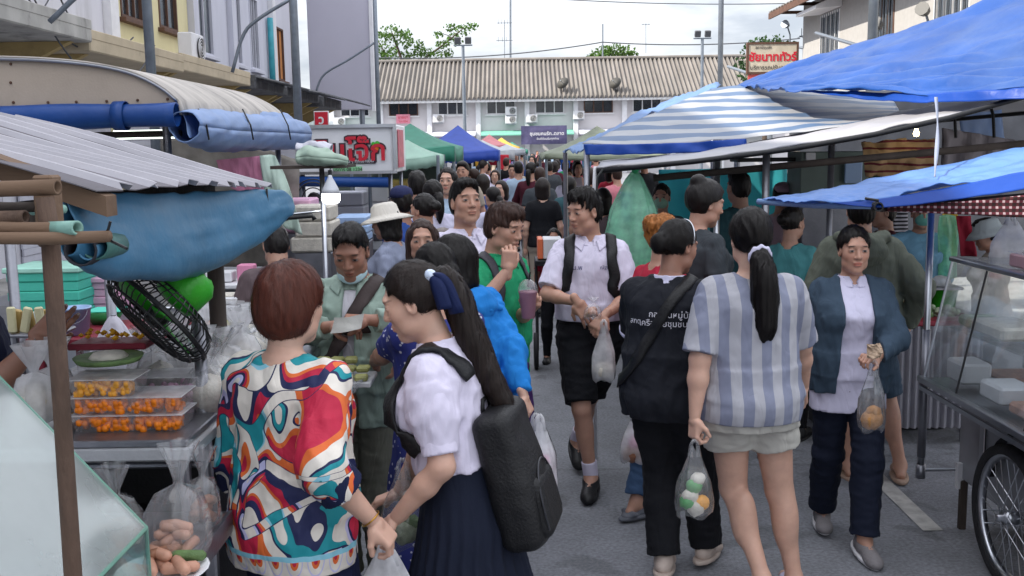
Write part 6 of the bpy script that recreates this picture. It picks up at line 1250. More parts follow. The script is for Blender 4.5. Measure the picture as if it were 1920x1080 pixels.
# ---- second cart on the left: barrel roof
S2 = thing('food_cart', 'cart with beige curved roof end and two blue tarp rolls', 'cart', (-3, 7.4, 0)); Y2, Y2b = 6.1, 8.95
topc = [(-420, 128), (-250, 117), (-100, 112), (0, 113), (100, 117), (190, 127), (255, 143), (305, 168), (336, 193)]; tp = [P(a, b_, Y2) for a, b_ in topc]; pts = [Vector(p_) for p_ in catmull([list(p_) for p_ in tp], 30)]
bt_ = [P(336, 197, Y2), P(-420, 222, Y2)]; b = MB(); b.poly_prism(pts + bt_, (0, .03, 0)); b.build('end_panel', M_BEIGE, S2)
b = MB()
for px, py in [(20, 120), (20, 155), (25, 192), (90, 192), (143, 191), (200, 190), (258, 188), (314, 186)]: c = P(px, py, Y2 - .004); b.lathe([(0, 0), (.009, 0), (.007, .006), (0, .007)], c, 8, Matrix.Rotation(math.pi / 2, 3, 'X'))
o = b.build('rivets', M_BROWN, S2); o['kind'] = 'stuff'
b = MB(); A = []
for k in range(80):
 yy = Y2 - .03 + (Y2b - Y2) * k / 79; A.append([(q.x, yy, q.z + .012 + .008 * math.cos(k * 2 * math.pi / 4)) for q in pts[6:]] + [(pts[-1].x + .012, yy, pts[-1].z - .035), (pts[-1].x + .012, yy, pts[-1].z - .07)])
b.grid(A); b.build('roof', M_CURV, S2, smooth=True, solid=.01)
b = MB(); b.tube([q + Vector((0, -.02, .008)) for q in pts], .012, 6); b.build('roof_edge', M_STEEL, S2, smooth=True)
b = MB(); rr = 24 * Y2 / F; p0, p1 = P(-420, 232, 6.03), P(332, 215, 6.03); n = 40; A = []
for k in range(n):
 c = p0.lerp(p1, k / (n - 1)); th = np.linspace(0, 2 * math.pi, 20); r_ = rr * (1.1 - .25 * k / n + .05 * math.sin(k * .5)); A.append(np.stack([np.full(20, c.x), c.y + r_ * np.cos(th), c.z + r_ * np.sin(th)], 1))
b.grid(np.array(A)); b.build('tarp_roll', M_TARP, S2, smooth=True, solid=.006); b = MB(); c = p0.lerp(p1, .86); A = [[(c.x + dx, c.y + (rr + .005) * math.cos(a) * 1.02, c.z + (rr + .005) * math.sin(a) * 1.02) for a in np.linspace(0, 6.28, 20)] for dx in (-.035, .035)]; b.grid(A); b.build('tie_band', M_TARP, S2, smooth=True, solid=.004)
roll('tarp_roll', [(345, 236, 6.05, 28), (400, 245, 6.7, 38), (460, 248, 7.5, 33), (520, 250, 8.5, 29), (560, 252, 9.0, 25), (572, 250, 9.1, 8)], M_TARPL, S2, 9, wr=.006, k=60, n=28)
b = MB(); A = sheet([[P(338, 203, 6.12), P(430, 207, 7.3), P(540, 212, 8.9)], [P(345, 225, 6.1), P(440, 226, 7.3), P(555, 230, 8.9)], [P(355, 258, 6.05), P(450, 260, 7.2), P(565, 258, 8.9)]], 10, 40, .006, 5, 3); b.grid(A); b.build('tarp_flap', M_TARPL, S2, smooth=True, solid=.004)
for px, Y in [(372, 6.4), (455, 7.3), (525, 8.5)]:
 b = MB(); b.tube([P(px, 205, Y - .1), P(px + 15, 235, Y - .22), P(px + 20, 262, Y - .2)], .006, 6); b.build('tie_cord', M_BLACK, S2)
for px, Y in ((335, 6.2), (535, 8.85)): x = P(px, 210, Y).x - .08; b = MB(); b.cyl((x, Y, 0), (x, Y, 2.2), .025, .025, 12); b.build('post', M_GALV, S2, smooth=True)
for Y in (6.2, 8.85): b = MB(); b.cyl((-4.6, Y, 0), (-4.6, Y, 2.3), .025, .025, 10); b.build('post', M_GALV, S2, smooth=True)
box_obj('counter', M_STEEL, S2, (-3.0, 7.6, .45), (1.6, 2.3, .88)); b = MB(); b.cyl(P(0, 258, 6.3), P(340, 250, 6.3), .02, .02, 8); b.build('crossbar', M_DTIMBER, S2); box_obj('light_strip', emitmat('tube_light', 'f2fff2', 1.6), S2, P(275, 252, 7.0), (.45, .03, .06))
# cloths hung under its far corner
def hang(ctrl, m, label, cat='cloth', seed=0, wr=.012, wf=5, n=24, k=24, stretch=(1.4, 1.4, .4), name='hanging_cloth', group=None):
 b = MB(); b.grid(sheet([[P(*q) for q in r] for r in ctrl], n, k, wr, wf, seed, stretch)); return tag(b.build(name, m, smooth=True, solid=.003), label, cat, group)
hang([[(405, 300, 7.5), (450, 296, 7.5), (492, 292, 7.5)], [(415, 330, 7.5), (455, 330, 7.5), (495, 330, 7.5)], [(430, 350, 7.5), (460, 365, 7.5), (500, 385, 7.5)]], M_PINKC, 'pink cloth hanging under the lavender tarp roll', seed=1)
hang([[(488, 292, 7.3), (505, 290, 7.3), (516, 292, 7.3)], [(495, 350, 7.3), (520, 350, 7.3), (545, 360, 7.3)], [(500, 420, 7.3), (535, 428, 7.3), (568, 440, 7.3)]], M_SUNC, 'pale cloth hanging in folds beside the pink cloth', seed=2, wr=.02)
# steel stand with folded tarp and lit lamp
S3 = thing('market_stand', 'slim steel stall stand with folded green tarp on top', 'stand', (P(603, 500, 6.4).x, 6.4, 0)); post(S3, 603, 312, 0, 6.4, .016, M_STEEL, ground=True); post(S3, 518, 440, 0, 6.2, .026, M_GALV, ground=True)
b = MB(); b.cyl(P(520, 404, 6.3), P(604, 395, 6.4), .007, .007, 8); b.build('crossbar', M_STEEL, S3); b = MB(); b.tube([P(505, 420, 6.2), P(540, 408, 6.25), P(585, 404, 6.3), P(590, 412, 6.3)], .016, 8); b.build('handle_pipe', M_BLACK, S3, smooth=True)
b = MB(); b.box(P(590, 312, 6.6), (.46, .5, .02)); b.build('shelf', M_DTIMBER, S3)
roll('folded_tarp', [(560, 296, 6.4, 12), (585, 293, 6.4, 17), (615, 297, 6.4, 15), (645, 303, 6.45, 9)], mat('tarp_pale_green', '9fb5a4', rough=.55, var=.15, bump=.3, bscale=12, transl=.1), S3, 5, wr=.012, fl=2.2); roll('folded_tarp', [(560, 282, 6.5, 9), (590, 276, 6.5, 12), (620, 282, 6.5, 8)], mat('tarp_grey_white', 'bcbcc6', rough=.55, var=.1), S3, 8, wr=.012, fl=2)
lp = P(620, 360, 6.3); t = thing('hanging_lamp', 'lit bulb lamp hanging beside the steel post', 'lamp', lp); b = MB(); b.lathe([(0, .105), (.012, .105), (.014, .09), (.03, .06), (.05, .02), (.058, -.01), (0, -.01)], lp, 18); b.build('shade', mat('lamp_body', 'c9ccd2', rough=.4), t, smooth=True); b = MB(); b.lathe([(.057, -.011), (.057, -.05), (.048, -.066), (.03, -.072), (0, -.074)], lp, 18); b.build('bulb', M_LAMP, t, smooth=True); b = MB(); b.cyl(lp + Vector((0, 0, .1)), lp + Vector((0, 0, .135)), .012, .012, 8); b.tube([lp + Vector((0, 0, .13)), P(620, 312, 6.35)], .003, 5); b.build('cord', M_BLACK, t)
# ---- third: box cart with lettering
S4 = thing('box_cart', 'white box cart with red lettered sign panel and blue tarp roll', 'cart', (-2.2, 11, 0)); YS = 10.6; a, e = P(552, 236, YS), P(736, 326, YS); zt, zb = P(640, 234, YS).z, P(640, 326, YS).z
M_SIGN = mat('sign_panel_white', 'e2e3e6', rough=.4, var=.04, dirt=.15, dirtcol=(.45, .45, .45)); xr = P(738, 280, YS).x
box_obj('sign_panel', M_SIGN, S4, ((a.x + xr) / 2, YS + .6, (zt + zb) / 2), (xr - a.x, 1.2, zt - zb), ch=.01)
b = MB(); b.box(((a.x + xr) / 2, YS - .01, zt - .015), (xr - a.x + .06, .05, .035)); b.box(((a.x + xr) / 2, YS - .01, zb + .012), (xr - a.x + .06, .05, .03)); b.box((xr + .015, YS - .01, (zt + zb) / 2), (.035, .05, zt - zb - .07)); b.build('trim', M_STEEL, S4)
ctr = P(655, 285, YS - .02); M_OUT = mat('sign_outline', '3a2a34', rough=.5); xd, zd = (1, 0, 0), (0, 0, 1)
text_mesh('กินโจ๊ก', .29, M_OUT, 'lettering_outline', S4, plane_M(ctr + Vector((0, .006, 0)), xd, zd), bold=.022); text_mesh('กินโจ๊ก', .29, M_RED, 'lettering', S4, plane_M(ctr + Vector((0, -.006, 0)), xd, zd), bold=.006)
c = P(665, 302, YS - .015); b = MB(); b.box(c, (.44, .012, .055), ch=.005); b.build('caption_band', M_OUT, S4); text_mesh('โจ๊กร้อนๆ ทุกเช้าเย็น', .05, M_WHITEP, 'lettering', S4, plane_M(c + Vector((0, -.01, 0)), xd, zd)); c = P(652, 318, YS - .015); b = MB(); b.box(c, (.3, .012, .06)); b.build('phone_band', mat('sign_green', '8fd19b', rough=.5), S4); text_mesh('บริการ 08 1234', .05, M_OUT, 'lettering', S4, plane_M(c + Vector((0, -.01, 0)), xd, zd))
for dx, dz, m, rr in [(.0, .0, M_ORANGE, .035), (.02, .05, M_GREENP, .025), (-.02, .045, M_GREENP, .022)]: c = P(704, 278, YS - .015) + Vector((dx, 0, dz)); b = MB(); b.lathe([(0, .006), (rr, .003), (rr, 0)], c, 10, Matrix.Rotation(math.pi / 2, 3, 'X')); b.build('carrot_print', m, S4)
b = MB(); b.box((xr + .012, YS + .6, (zt + zb) / 2), (.01, .5, (zt - zb) * .8)); b.build('side_poster', mat('poster_pink', 'c46a76', rough=.5, var=.3, scale=9), S4)
b = MB(); p0, p1 = P(556, 340, YS), P(728, 342, YS); b.cyl(p0, p1, .055, .055, 14); b.build('tarp_roll', M_TARP, S4, smooth=True)
for x in (a.x + .05, xr - .05):
 for yy in (YS + .06, YS + 1.1): b = MB(); b.cyl((x, yy, 0), (x, yy, zb), .022, .022, 10); b.build('post', M_GALV, S4, smooth=True)
box_obj('counter', M_STEEL, S4, ((a.x + xr) / 2, YS + .6, .45), (xr - a.x - .15, .9, .85))
t = thing('electric_fan', 'grey standing fan under the box cart beside the lamp', 'fan', (P(588, 375, 9.5).x, 9.5, 0)); c = P(588, 372, 9.5); b = MB()
for rr in (.05, .1, .15, .18): b.tube([c + Vector((rr * math.cos(q), -.02, rr * math.sin(q))) for q in np.linspace(0, 6.28, 25)[:-1]], .006, 5, closed=True)
b.build('grille', M_BLACK, t); b = MB(); b.lathe([(0, 0), (.06, .01), (.05, .1), (0, .12)], c, 12, Matrix.Rotation(-math.pi / 2, 3, 'X')); b.build('motor', M_BLACK, t); b = MB(); b.cyl((c.x, c.y + .1, 0), (c.x, c.y + .1, c.z - .1), .02, .02, 8); b.build('stand', M_BLACK, t)

# ---- canopy tents further along
def tent(cx, cy, w, d, ze, zp, m, label, valance=.18, posts=True, mp=M_STEELP, goods=True, seed=0):
 t = thing('canopy_tent', label, 'canopy', (cx, cy, 0), 'canopy tents along the street'); b = MB(); k = 9
 for s in range(4):
  cs = [(-1, -1), (1, -1), (1, 1), (-1, 1)]; c0, c1 = cs[s], cs[(s + 1) % 4]; A = []
  for i in range(k):
   u = i / (k - 1); row = []
   for j in range(k):
    v = j / (k - 1); x = (c0[0] + (c1[0] - c0[0]) * v) * (1 - u); y = (c0[1] + (c1[1] - c0[1]) * v) * (1 - u); sagz = -.05 * math.sin(math.pi * v) * (1 - u) - .08 * math.sin(math.pi * u) * w / 2.5; row.append((cx + x * w / 2, cy + y * d / 2, ze + (zp - ze) * u + sagz))
   A.append(row)
  b.grid(A)
 o = b.build('canopy', m, t, smooth=True, solid=.004)
 if valance:
  b = MB()
  for s in range(4):
   c0, c1 = cs[s], cs[(s + 1) % 4]; A = [[(cx + (c0[0] + (c1[0] - c0[0]) * v) * w / 2 * 1.002, cy + (c0[1] + (c1[1] - c0[1]) * v) * d / 2 * 1.002, ze - .05 * math.sin(math.pi * v) - q * valance * (1 + .12 * math.sin(v * 40))) for v in np.linspace(0, 1, 20)] for q in (0, 1)]; b.grid(A)
  b.build('valance', m, t, smooth=True, solid=.003)
 for sx in (-1, 1):
  for sy in (-1, 1): b = MB(); b.cyl((cx + sx * w / 2 * .98, cy + sy * d / 2 * .98, 0), (cx + sx * w / 2 * .98, cy + sy * d / 2 * .98, ze), .022, .022, 8); b.build('post', mp, t)
 if goods:
  r = np.random.default_rng(seed); b = MB(); b.box((cx, cy, .42), (w * .75, d * .7, .8)); b.build('counter', [M_GALV, M_REDT, M_WALLG, M_LBLUE][seed % 4], t)
  for i in range(6): b = MB(); b.box((cx + r.uniform(-.3, .3) * w, cy - d * .25 + r.uniform(-.1, .1), .86 + r.uniform(0, .1)), (.18, .2, .12 + .2 * r.random()), ch=.01); b.build('goods', [M_ORANGE, M_FOAMW, M_RED, M_TEALB, M_PINKB, M_VEG][i], t)
 return t
M_TGRN = mat('tent_green', '3f8f78', rough=.5, var=.1, transl=.3, bump=.2, bscale=5, bdist=.03); M_TPALE = mat('tent_pale_green', 'a9cbbb', rough=.5, var=.08, transl=.3); M_TBLUE = mat('tent_blue', '3355b8', rough=.5, var=.1, transl=.3); M_TPINK = mat('tent_pink', 'd98a8f', rough=.5, transl=.3); M_TYEL = mat('tent_yellow', 'd9b24a', rough=.5, transl=.3); M_TWHT = mat('tent_white', 'c9cdd2', rough=.5, transl=.3); M_OLIVE = mat('umbrella_olive', '8c9480', rough=.6, var=.15, transl=.25, dirt=.3)
def tent_px(px0, px1, pye, pyp, Y, d, m, label, seed, **k): a, e = P(px0, pye, Y), P(px1, pye, Y); tent((a.x + e.x) / 2, Y + d / 2, e.x - a.x, d, (a.z + e.z) / 2, P((px0 + px1) / 2, pyp, Y + d / 2).z, m, label, seed=seed, **k)
tent_px(655, 852, 276, 232, 13.2, 2.4, M_TGRN, 'dark green canopy tent behind the box cart', 0); tent_px(690, 822, 292, 262, 12.0, 1.0, M_TPALE, 'small pale green canopy with green lining beside the box cart', 1, valance=.12)
tent_px(770, 935, 284, 235, 20, 3.0, M_TBLUE, 'royal blue pointed canopy tent beyond the green tent', 2); tent_px(835, 965, 282, 262, 27, 3.0, M_TWHT, 'pale blue white canopy beyond the royal blue tent', 3, valance=.25); tent_px(880, 952, 272, 252, 36, 3, M_TPINK, 'pink peaked canopy before the far building', 0); tent_px(905, 975, 276, 258, 44, 3, M_TYEL, 'yellow canopy behind the pink one', 1); tent_px(915, 985, 280, 270, 33, 2.5, M_TWHT, 'flat white canopy with lit goods on the left row', 2); tent_px(930, 990, 281, 266, 52, 3, M_TGRN, 'small green canopy at the far end of the left row', 3)
tent_px(1022, 1250, 288, 236, 15, 3.0, M_OLIVE, 'worn olive umbrella canopy right of the crowd', 1, valance=.06); tent_px(1060, 1130, 284, 268, 30, 3, M_TBLUE, 'blue canopy in the distance on the right row', 2); tent_px(1045, 1110, 283, 270, 40, 3, M_TWHT, 'white canopy in the distance on the right row', 0)
for i, (px, py, Y, m) in enumerate([(925, 292, 30, M_RED), (945, 300, 26, M_RED), (1060, 300, 28, M_TARP), (1085, 303, 24, M_PINKC), (900, 300, 24, M_TYEL), (1100, 298, 20, M_TARPB)]):
 hang([[(px - 9, py - 10, Y), (px, py - 10, Y), (px + 9, py - 10, Y)], [(px - 9, py + 3, Y), (px, py + 3, Y), (px + 9, py + 3, Y)], [(px - 8, py + 18, Y), (px, py + 18, Y), (px + 8, py + 18, Y)]], m, ['red garment hung at a far left stall', 'another red garment nearer on the left row', 'bright blue cloth hung at a far right stall', 'pink garment hung on the right row', 'yellow cloth hung at a far left stall', 'blue garment hung under the olive umbrella'][i], seed=i, n=10, k=10)

# clutter filling the left row behind the shoppers
hang([[(600, 292, 15.2), (720, 292, 15.2), (835, 296, 15.2)], [(600, 380, 15.2), (720, 380, 15.2), (835, 380, 15.2)], [(600, 480, 15.2), (720, 480, 15.2), (835, 480, 15.2)]], mat('grey_green_sheet', '5d6660', rough=.7, var=.2), 'grey green sheet closing the stall behind the green tent', seed=31, wr=.03, wf=1.5)
hang([[(300, 255, 9.4), (430, 262, 9.4), (560, 300, 9.4)], [(300, 360, 9.4), (430, 370, 9.4), (560, 390, 9.4)], [(300, 500, 9.4), (430, 500, 9.4), (560, 500, 9.4)]], mat('worn_cream_sheet', '8d8880', rough=.7, var=.25, dirt=.5), 'worn cream sheet closing the back of the curved roof cart', seed=32, wr=.03, wf=1.5)
for i, (px, py, Y, w, h, m, lab) in enumerate([(640, 400, 11.9, .55, .5, M_WALLG, 'grey machine under the red lettered sign'), (700, 395, 12.3, .4, .6, M_FOAMW, 'white stacked crates beside the grey machine'), (585, 430, 8.6, .35, .4, M_RICE, 'cream sack heap left of the lamp post'), (660, 430, 9.4, .3, .25, M_LBLUE, 'pale blue crate before the grey machine'), (745, 372, 13.4, .3, .5, M_TYELX, 'yellow printed boxes below the pale green canopy'), (560, 405, 9.0, .25, .3, M_PINKB, 'pink crate beside the cream sacks')]):
 c = P(px, py, Y); t = thing('market_goods', lab, 'goods', (c.x, Y, 0)); box_obj('base', M_GALV, t, (c.x, Y + .2, (c.z - h / 2) / 2), (w * .9, .4, c.z - h / 2 - .004))
 for k in range(3): box_obj('box', m, t, (c.x + .03 * (k % 2) - .015, Y + .2, c.z - h / 2 + h * (k + .5) / 3), (w - .03 * (k % 2), .42, h / 3 - .006), ch=.015)
# ------------------------------------------------------------------ right side
# big bright blue tarp
S5 = thing('blue_tarp', 'large bright blue tarp sloping down above the striped tarp', 'tarp', (4, 7, 0))
b = MB(); b.grid(sheet([[P(1378, 160, 10.2), P(1560, 96, 9), P(1740, 38, 8), P(1960, -28, 7.2), P(2300, -110, 6.6)], [P(1410, 163, 9.3), P(1560, 122, 8.2), P(1740, 84, 7.3), P(1960, 42, 6.5), P(2300, 0, 6)], [P(1440, 166, 8.4), P(1570, 150, 7.4), P(1740, 132, 6.7), P(1960, 118, 6), P(2300, 90, 5.5)], [P(1480, 168, 7.6), P(1600, 170, 6.9), P(1755, 174, 6.2), P(1960, 160, 5.6), P(2300, 150, 5.2)]], 90, 100, .008, 1.9, 3, (.35, 1.1, .5), crease=.026, cf=(3.2, 1.3))); b.build('sheet', M_TARP, S5, smooth=True, solid=.004)
b = MB(); b.grid(sheet([[P(1500, 169, 7.5), P(1620, 172, 6.9), P(1755, 175, 6.2), P(1960, 162, 5.6), P(2300, 152, 5.2)], [P(1505, 171, 7.48), P(1620, 186, 6.85), P(1755, 192, 6.17), P(1960, 184, 5.57), P(2300, 180, 5.2)]], 8, 50, .008, 3, 6)); b.build('hem', M_TARPN, S5, smooth=True, solid=.004)
for p_ in (P(1384, 162, 10.1), P(1960, 100, 6.2), P(2250, 20, 6.1)): b = MB(); b.cyl((p_.x, p_.y, 0), p_, .03, .03, 10); b.build('post', M_GALV, S5, smooth=True)
b = MB(); A = []
for k in range(24): z = k / 23; c = P(1755 + 3 * math.sin(z * 4), 182 + z * 150, 5.4 - .5 * z); w = .007 * math.cos(z * 5); A.append([(c.x - abs(w) - .003, c.y - w * .3, c.z), (c.x + abs(w) + .003, c.y + w * .3, c.z)])
b.grid(A); b.build('hanging_strap', mat('strap_grey', '7d8496', rough=.7), S5, smooth=True, solid=.002)
# striped tarp
S6 = thing('striped_tarp', 'blue and white striped tarp below the large blue tarp', 'tarp', (2, 8, 0)); M_STRIPE = stripemat('tarp_stripes', 'b9bcc2', '5f7ba0', 'X', .145, .5, .45, .25, uv=True)
b = MB(); b.grid(sheet([[P(1335, 166, 9.9), P(1400, 160, 9.9), P(1480, 165, 9.8), P(1560, 170, 9.7), P(1660, 178, 9.6)], [P(1270, 193, 8.9), P(1370, 190, 8.9), P(1470, 190, 8.8), P(1570, 192, 8.7), P(1680, 196, 8.6)], [P(1180, 232, 7.9), P(1320, 226, 7.9), P(1440, 222, 7.8), P(1560, 218, 7.7), P(1690, 212, 7.6)], [P(1092, 270, 7.0), P(1250, 268, 7.0), P(1400, 258, 7.0), P(1540, 242, 6.9), P(1700, 228, 6.8)]], 50, 50, .005, 1.9, 8, (1, .6, 1), crease=.004, cf=(2, 2.5))); b.build('sheet', M_STRIPE, S6, smooth=True, solid=.004, uv=(50, 50))
b = MB(); b.grid(sheet([[P(1094, 271, 6.99), P(1250, 269, 6.98), P(1400, 260, 6.98)], [P(1098, 290, 6.97), P(1250, 288, 6.97), P(1400, 280, 6.97)]], 8, 40, .012, 4, 2)); b.build('hem', M_TARPN, S6, smooth=True, solid=.004)
for p_ in (P(1100, 272, 7.02), P(1338, 168, 9.8), P(1560, 245, 6.95)): b = MB(); b.cyl((p_.x, p_.y, 0), p_, .022, .022, 10); b.build('post', M_GALV, S6, smooth=True)
S7 = thing('blue_awning', 'faded blue awning strip sloping left of the striped tarp', 'awning', (1.5, 10, 0)); b = MB(); b.grid(sheet([[P(1342, 156, 11.5), P(1352, 160, 10.6)], [P(1220, 205, 10.8), P(1250, 205, 9.6)], [P(1120, 255, 10.2), P(1150, 250, 8.8)], [P(1055, 286, 9.8), P(1090, 282, 8.2)]], 30, 12, .02, 2, 4)); b.build('sheet', mat('tarp_faded_blue', '6f93c6', rough=.45, var=.12, transl=.3, bump=.25, bscale=8, bdist=.03), S7, smooth=True, solid=.004)
for p_ in (P(1060, 286, 9.7), P(1345, 160, 11.3)): b = MB(); b.cyl((p_.x, p_.y, 0), p_, .022, .022, 8); b.build('post', M_GALV, S7)
# long grey awning with dark frame
S8 = thing('market_stall', 'stall under a long grey awning that slopes down to the green bag', 'stall', (2, 6.5, 0))
lo_ = [(1118, 317, 6.05), (1300, 299, 6.0), (1480, 276, 5.95), (1640, 248, 5.9), (1780, 217, 5.85), (1960, 166, 5.8), (2200, 120, 5.7)]; hi_ = [(1128, 304, 7.4), (1300, 286, 7.4), (1480, 256, 7.4), (1640, 222, 7.3), (1780, 192, 7.2), (1960, 164, 7.0), (2200, 140, 6.8)]; bk_ = [(1136, 304, 9.6), (1300, 290, 9.6), (1480, 268, 9.5), (1640, 240, 9.4), (1780, 222, 9.3), (1960, 210, 9.2), (2200, 200, 9)]
b = MB(); b.grid(sheet([[P(*q) for q in r] for r in (lo_, hi_, bk_)], 30, 80, .005, 2.5, 7, crease=.012, cf=(2, 3))); b.build('awning', M_TARPG, S8, smooth=True, solid=.008)
b = MB(); b.tube([P(a_, b_ + 4, c_) for a_, b_, c_ in lo_], .016, 8); b.build('edge_bar', M_BLACK, S8, smooth=True)
b = MB(); b.cyl(P(1225, 334, 6.2), P(2000, 262, 5.9), .022, .022, 10); b.build('beam', M_DTIMBER, S8, smooth=True); b = MB(); b.cyl(P(1700, 232, 7.5), P(2000, 205, 6.8), .014, .014, 8); b.build('rear_beam', M_BLACK, S8)
post(S8, 1345, 300, 0, 6.3, .018, M_STEEL, ground=True); post(S8, 1437, 290, 0, 6.05, .022, M_GALV, ground=True); post(S8, 1390, 315, 0, 8.2, .03, M_GALV, ground=True)
b = MB(); x = P(1116, 312, 6.1); b.tube([x, P(1114, 350, 6.1), P(1110, 392, 6.1), Vector((P(1116, 400, 6.1).x, 6.1, 0))], .011, 8); b.build('corner_post', M_WHITEP, S8, smooth=True); b = MB(); b.tube([P(1130, 318, 6.0), P(1120, 332, 5.98), P(1118, 380, 5.95), P(1112, 420, 5.93), P(1098, 440, 5.93)], .006, 6); b.build('hook_cord', M_BLACK, S8)
for px, Y in ((1862, 6.6), (1790, 7.0)): b = MB(); b.tube([P(px - 10, 185, Y), P(px, 215, Y - .05), P(px + 2, 258, Y - .1)], .010, 6); b.build('awning_strap', M_BLACK, S8)
bq = P(1718, 250, 6.6); b = MB(); b.lathe([(0, -.022), (.015, -.016), (.019, 0), (.014, .014), (.009, .03), (0, .03)], bq, 12); t = thing('light_bulb', 'small lit bulb under the grey awning', 'lamp', bq); b.build('bulb', emitmat('warm_bulb', 'ffe6b0', 8), t, smooth=True); b = MB(); b.cyl(bq + Vector((0, 0, .03)), bq + Vector((0, 0, .07)), .012, .012, 8); b.tube([bq + Vector((0, 0, .06)), bq + Vector((.02, .3, .14))], .004, 5); b.build('socket', M_BLACK, t)
M_REDCR = stripemat('cream_red_stripes', 'c9a77c', '7a3038', 'Z', .05, .3, .85, .1, wobble=.06); M_CHECK = stripemat('red_black_check', 'b9a2a6', '5a1626', 'X', .026, .6, .85, 0, '6a2030')
hang([[(1615, 266, 6.8), (1680, 262, 6.8), (1755, 258, 6.8)], [(1618, 295, 6.75), (1680, 296, 6.75), (1758, 292, 6.75)], [(1622, 330, 6.8), (1690, 332, 6.8), (1760, 325, 6.8)]], M_REDCR, 'cream and dark red striped cloth hung behind the blue canopy', seed=4, wr=.02)
hang([[(1765, 240, 7.2), (1830, 250, 7.2), (1900, 262, 7.2)], [(1765, 275, 7.2), (1840, 280, 7.2), (1905, 285, 7.2)], [(1765, 312, 7.2), (1840, 312, 7.2), (1910, 310, 7.2)]], cloth('grey_brown_cloth', '8a8488'), 'grey brown cloth hung behind the white strap', seed=5, wr=.02)
hang([[(1235, 318, 10), (1340, 316, 10), (1475, 306, 10)], [(1235, 380, 10), (1340, 380, 10), (1475, 372, 10)], [(1235, 470, 10), (1340, 470, 10), (1475, 462, 10)]], mat('turquoise_sheet', '3fb3bd', rough=.6, var=.08, transl=.25), 'turquoise sheet hung as a back wall of the stall', seed=6, wr=.02, wf=2)
hang([[(1480, 175, 10.6), (1800, 165, 10.6), (2250, 150, 10.6)], [(1480, 330, 10.6), (1800, 330, 10.6), (2250, 320, 10.6)], [(1480, 520, 10.6), (1800, 520, 10.6), (2250, 510, 10.6)]], mat('dark_backdrop', '4a4d55', rough=.7, var=.15, transl=.08), 'large added dark grey backdrop standing for the dark inside of the right stalls', seed=16, wr=.03, wf=1.5, n=30, k=40)  # added backdrop, dark grey for the gloom inside the stalls
for i, (px, py, Y, m, w, h, lab) in enumerate([(1530, 330, 9.6, C_PK1, 14, 40, 'pink shirt hung deep in the right stall'), (1680, 405, 8.0, C_PK2, 22, 36, 'black and white striped cloth beside the vendor in light blue'), (1640, 345, 9.0, C_PK3, 18, 40, 'dark green apron hung under the grey awning'), (1495, 330, 9.8, C_PK4, 10, 45, 'cream towel hung beside the turquoise sheet'), (1840, 225, 8.6, M_TARPL, 40, 40, 'folded pale blue sheet hung below the grey awning'), (1780, 440, 8.4, C_PK5, 14, 50, 'yellow printed bag hung behind the vendor')]):
 hang([[(px - w, py - h, Y), (px, py - h - 2, Y), (px + w, py - h, Y)], [(px - w, py, Y), (px, py, Y), (px + w, py, Y)], [(px - w * .9, py + h, Y), (px, py + h + 3, Y), (px + w * 1.1, py + h, Y)]], m, lab, seed=60 + i, n=14, k=14)
t = thing('stall_cabinet', 'grey green equipment cabinet behind the blue canopy', 'cabinet', P(1565, 400, 8.2)); c = P(1565, 322, 8.2); box_obj('body', mat('cabinet_grey_green', '6b7a74', rough=.5, var=.1), t, Vector((c.x, 8.4, c.z - .02)), (.55, .4, .36)); box_obj('base', M_GALV, t, Vector((c.x, 8.4, (c.z - .2) / 2)), (.5, .38, c.z - .205)); box_obj('label_plate', M_WHITEP, t, P(1520, 293, 8.18), (.08, .01, .06)); box_obj('slanted_panel', M_LBLUE, t, P(1600, 320, 8.15), (.14, .02, .2))
box_obj('shelf', M_BLACK, t, Vector((c.x - .5, 8.5, c.z + .1)), (.5, .3, .03))
# green bag of cups hanging at the awning corner
GBt = P(1190, 322, 6.15); t = thing('hanging_bag', 'large translucent green bag of plastic cups hanging from the awning corner', 'bag', GBt)
M_GFILM = glassmat('green_film', (.8, .97, .88), 1, rough=.15, gl=1.4, milky=.62, mcol=(.42, .92, .66)); A = []
for i in range(24):
 z = i / 23; th = np.linspace(0, 2 * math.pi, 36); r_ = np.interp(z, [0, .05, .25, .6, .85, 1], [.02, .05, .13, .185, .19, .12]); f = 1 + .12 * np.sin(5 * th + 3 * z) + .08 * np.sin(11 * th - 2 * z); A.append(np.stack([r_ * f * np.cos(th) - .05 * z, r_ * .7 * f * np.sin(th), np.full(36, -.88 * z)], 1))
b = MB(); b.grid(np.array(A) + np.array(GBt)); b.build('film', M_GFILM, t, smooth=True)
M_CUPS = glassmat('cup_plastic', (.95, .97, .97), 1, rough=.15, gl=1.5, milky=.75, mcol=(.92, .95, .96)); M_GBASK = mat('green_baskets', '4fd08f', rough=.5, var=.15, transl=.2)
for i, (dx, z0, z1, r_, m) in enumerate([(-.08, -.28, -.62, .05, M_CUPS), (.04, -.2, -.5, .055, M_CUPS), (.0, -.35, -.62, .06, M_MILKY), (.05, -.56, -.84, .075, M_GBASK), (-.06, -.60, -.84, .07, M_GBASK), (-.02, -.12, -.3, .04, mat('blue_cup', '7fa6c9', rough=.4, transl=.2))]):
 b = MB(); k = 9; pr_ = []
 for j in range(k): zz = z0 + (z1 - z0) * j / k; pr_ += [(r_ * .9, zz), (r_, zz + (z1 - z0) / k * .9), (r_ * .92, zz + (z1 - z0) / k)]
 b.lathe(pr_, GBt + Vector((dx - .03, -.02 + .02 * (i % 2), 0)), 16); b.build('cup_stack', m, t, smooth=True)
b = MB(); b.tube([GBt, GBt + Vector((.01, -.05, .035))], .02, 8); b.build('knot', M_GBASK, t, smooth=True)
